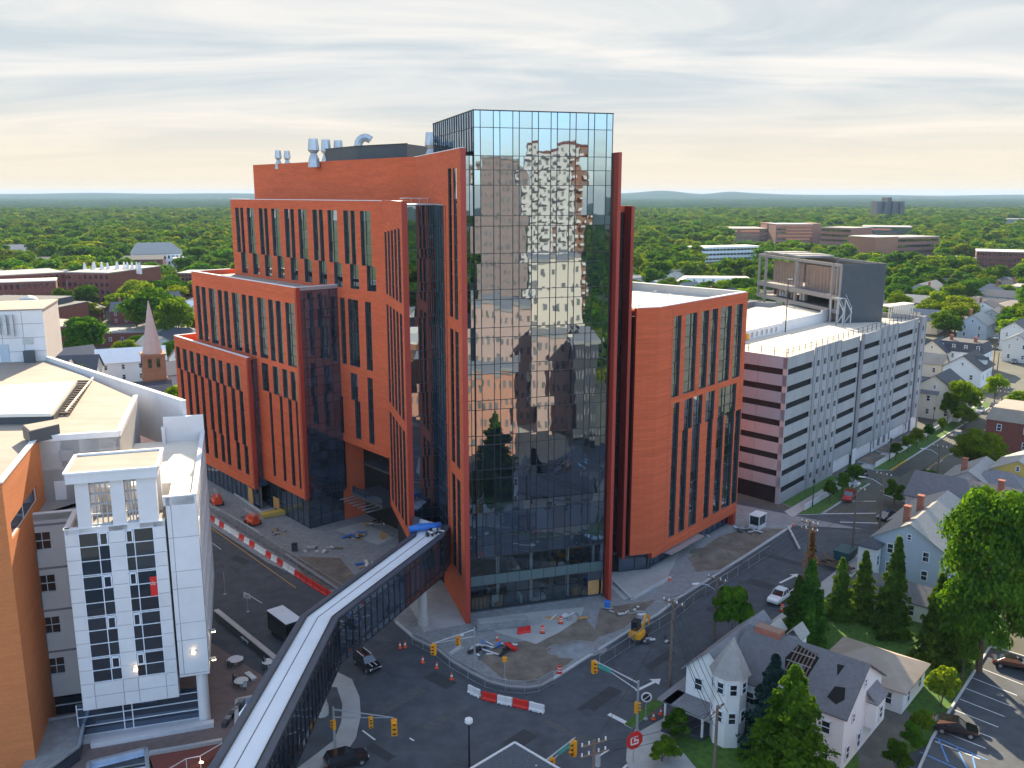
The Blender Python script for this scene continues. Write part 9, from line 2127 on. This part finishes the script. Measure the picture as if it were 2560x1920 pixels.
# canopy sheet beyond, rolling hills on the horizon
def canopy(name, y0, y1, nx, ny, z0, amp, label, m, kind, hill=None, seed=0):
 rg = np.random.default_rng(seed); Y = y0 * (y1 / y0) ** np.linspace(0, 1, ny)[:, None] * np.ones((1, nx)); A = np.linspace(-.72, .72, nx)[None] * np.ones((ny, 1)); X = A * Y
 Z = z0 + amp * rg.uniform(-1, 1, (ny, nx)) if hill is None else hill(A, Y)
 n = nx * ny; V_ = np.stack([X, Y, Z], 2).reshape(-1); I = (np.arange(ny - 1)[:, None] * nx + np.arange(nx - 1)[None]).reshape(-1); F_ = np.stack([I, I + 1, I + nx + 1, I + nx], 1)
 me = bpy.data.meshes.new(name); me.vertices.add(n); me.vertices.foreach_set('co', V_.astype(np.float32)); me.loops.add(len(F_) * 4); me.loops.foreach_set('vertex_index', F_.reshape(-1).astype(np.int32)); me.polygons.add(len(F_)); me.polygons.foreach_set('loop_start', np.arange(0, len(F_) * 4, 4, dtype=np.int32)); me.polygons.foreach_set('loop_total', np.full(len(F_), 4, np.int32))
 me.polygons.foreach_set('use_smooth', np.ones(len(F_), bool)); at = me.attributes.new('tone', 'FLOAT', 'POINT'); at.data.foreach_set('value', rg.uniform(.1, .8, n).astype(np.float32)); me.materials.append(m); me.update(calc_edges=True)
 o = put(bpy.data.objects.new(name, me)); o['kind'] = kind
 if label: o['label'] = label
 return o
fm3 = mat('hazy_far_canopy', (0.028, 0.060, 0.034), 1.0, var=.4, scale=.004, spec=0.0)
canopy('distant_canopy', 2600, 9500, 420, 150, 11, 7, None, fm3, 'structure', seed=1)
def hills(A, Y):
 u = (Y - 9500) / 5500; base = 14 + 0 * A
 ridge = .55 * (60 + 18 * np.sin(A * 9 + 1.0) + 9 * np.sin(A * 23) + 5 * np.sin(A * 51))
 ridge = ridge + 44 * np.exp(-((A - .165) / .03) ** 2) + 34 * np.exp(-((A - .235) / .02) ** 2) + 14 * np.exp(-((A - .26) / .03) ** 2) + 26 * np.exp(-((A + .30) / .07) ** 2) + 18 * np.exp(-((A + .42) / .08) ** 2)
 return base + ridge * np.clip(np.sin(np.clip(u, 0, 1) * math.pi), 0, 1) ** .8
canopy('hills', 9500, 15000, 260, 24, 0, 0, None, fm3, 'structure', hill=hills, seed=2)
# trees behind the camera for the glass to mirror
for i in range(26):
 yv = rt.uniform(245, 430) if i > 8 else rt.uniform(205, 235); p = mirr((((rt.uniform(1455, 1560) if i > 8 else rt.uniform(1370, 1450)) - CAM_CX) / CAM_F * yv, yv))
 if p[1] > 42: continue
 tree('d', i % 6, p, rt.uniform(9, 15), 'green tree mirrored in the right half of the tower glass', group='trees mirrored in the tower glass', wide=1.2)
mp_ = np.array([mirr(((rt.uniform(300, 2300) - CAM_CX) / CAM_F * y, y)) for y in [math.sqrt(rt.uniform(380 ** 2, 1500 ** 2)) for _ in range(1500)]])
wood('woodland_behind', mp_, 10, 18, 'woods behind the viewpoint, seen mirrored in the glass', 6)
# ============================================================ haze
hm = bpy.data.materials.new('haze_air'); hm.use_nodes = True; ht = hm.node_tree; ht.nodes.clear()
ho = ht.nodes.new('ShaderNodeOutputMaterial'); hv = ht.nodes.new('ShaderNodeVolumePrincipled')
hv.inputs['Color'].default_value = (0.50, 0.68, 0.92, 1); hv.inputs['Density'].default_value = 0.00005; hv.inputs['Anisotropy'].default_value = 0.0
ht.links.new(hv.outputs[0], ho.inputs['Volume'])
mb = MB(); mb.box((0, 9000, 51.0), (40000, 26000, 104)); hz_o = mb.build('haze', hm); hz_o['kind'] = 'stuff'; hz_o['label'] = 'thin blue haze over the whole landscape'
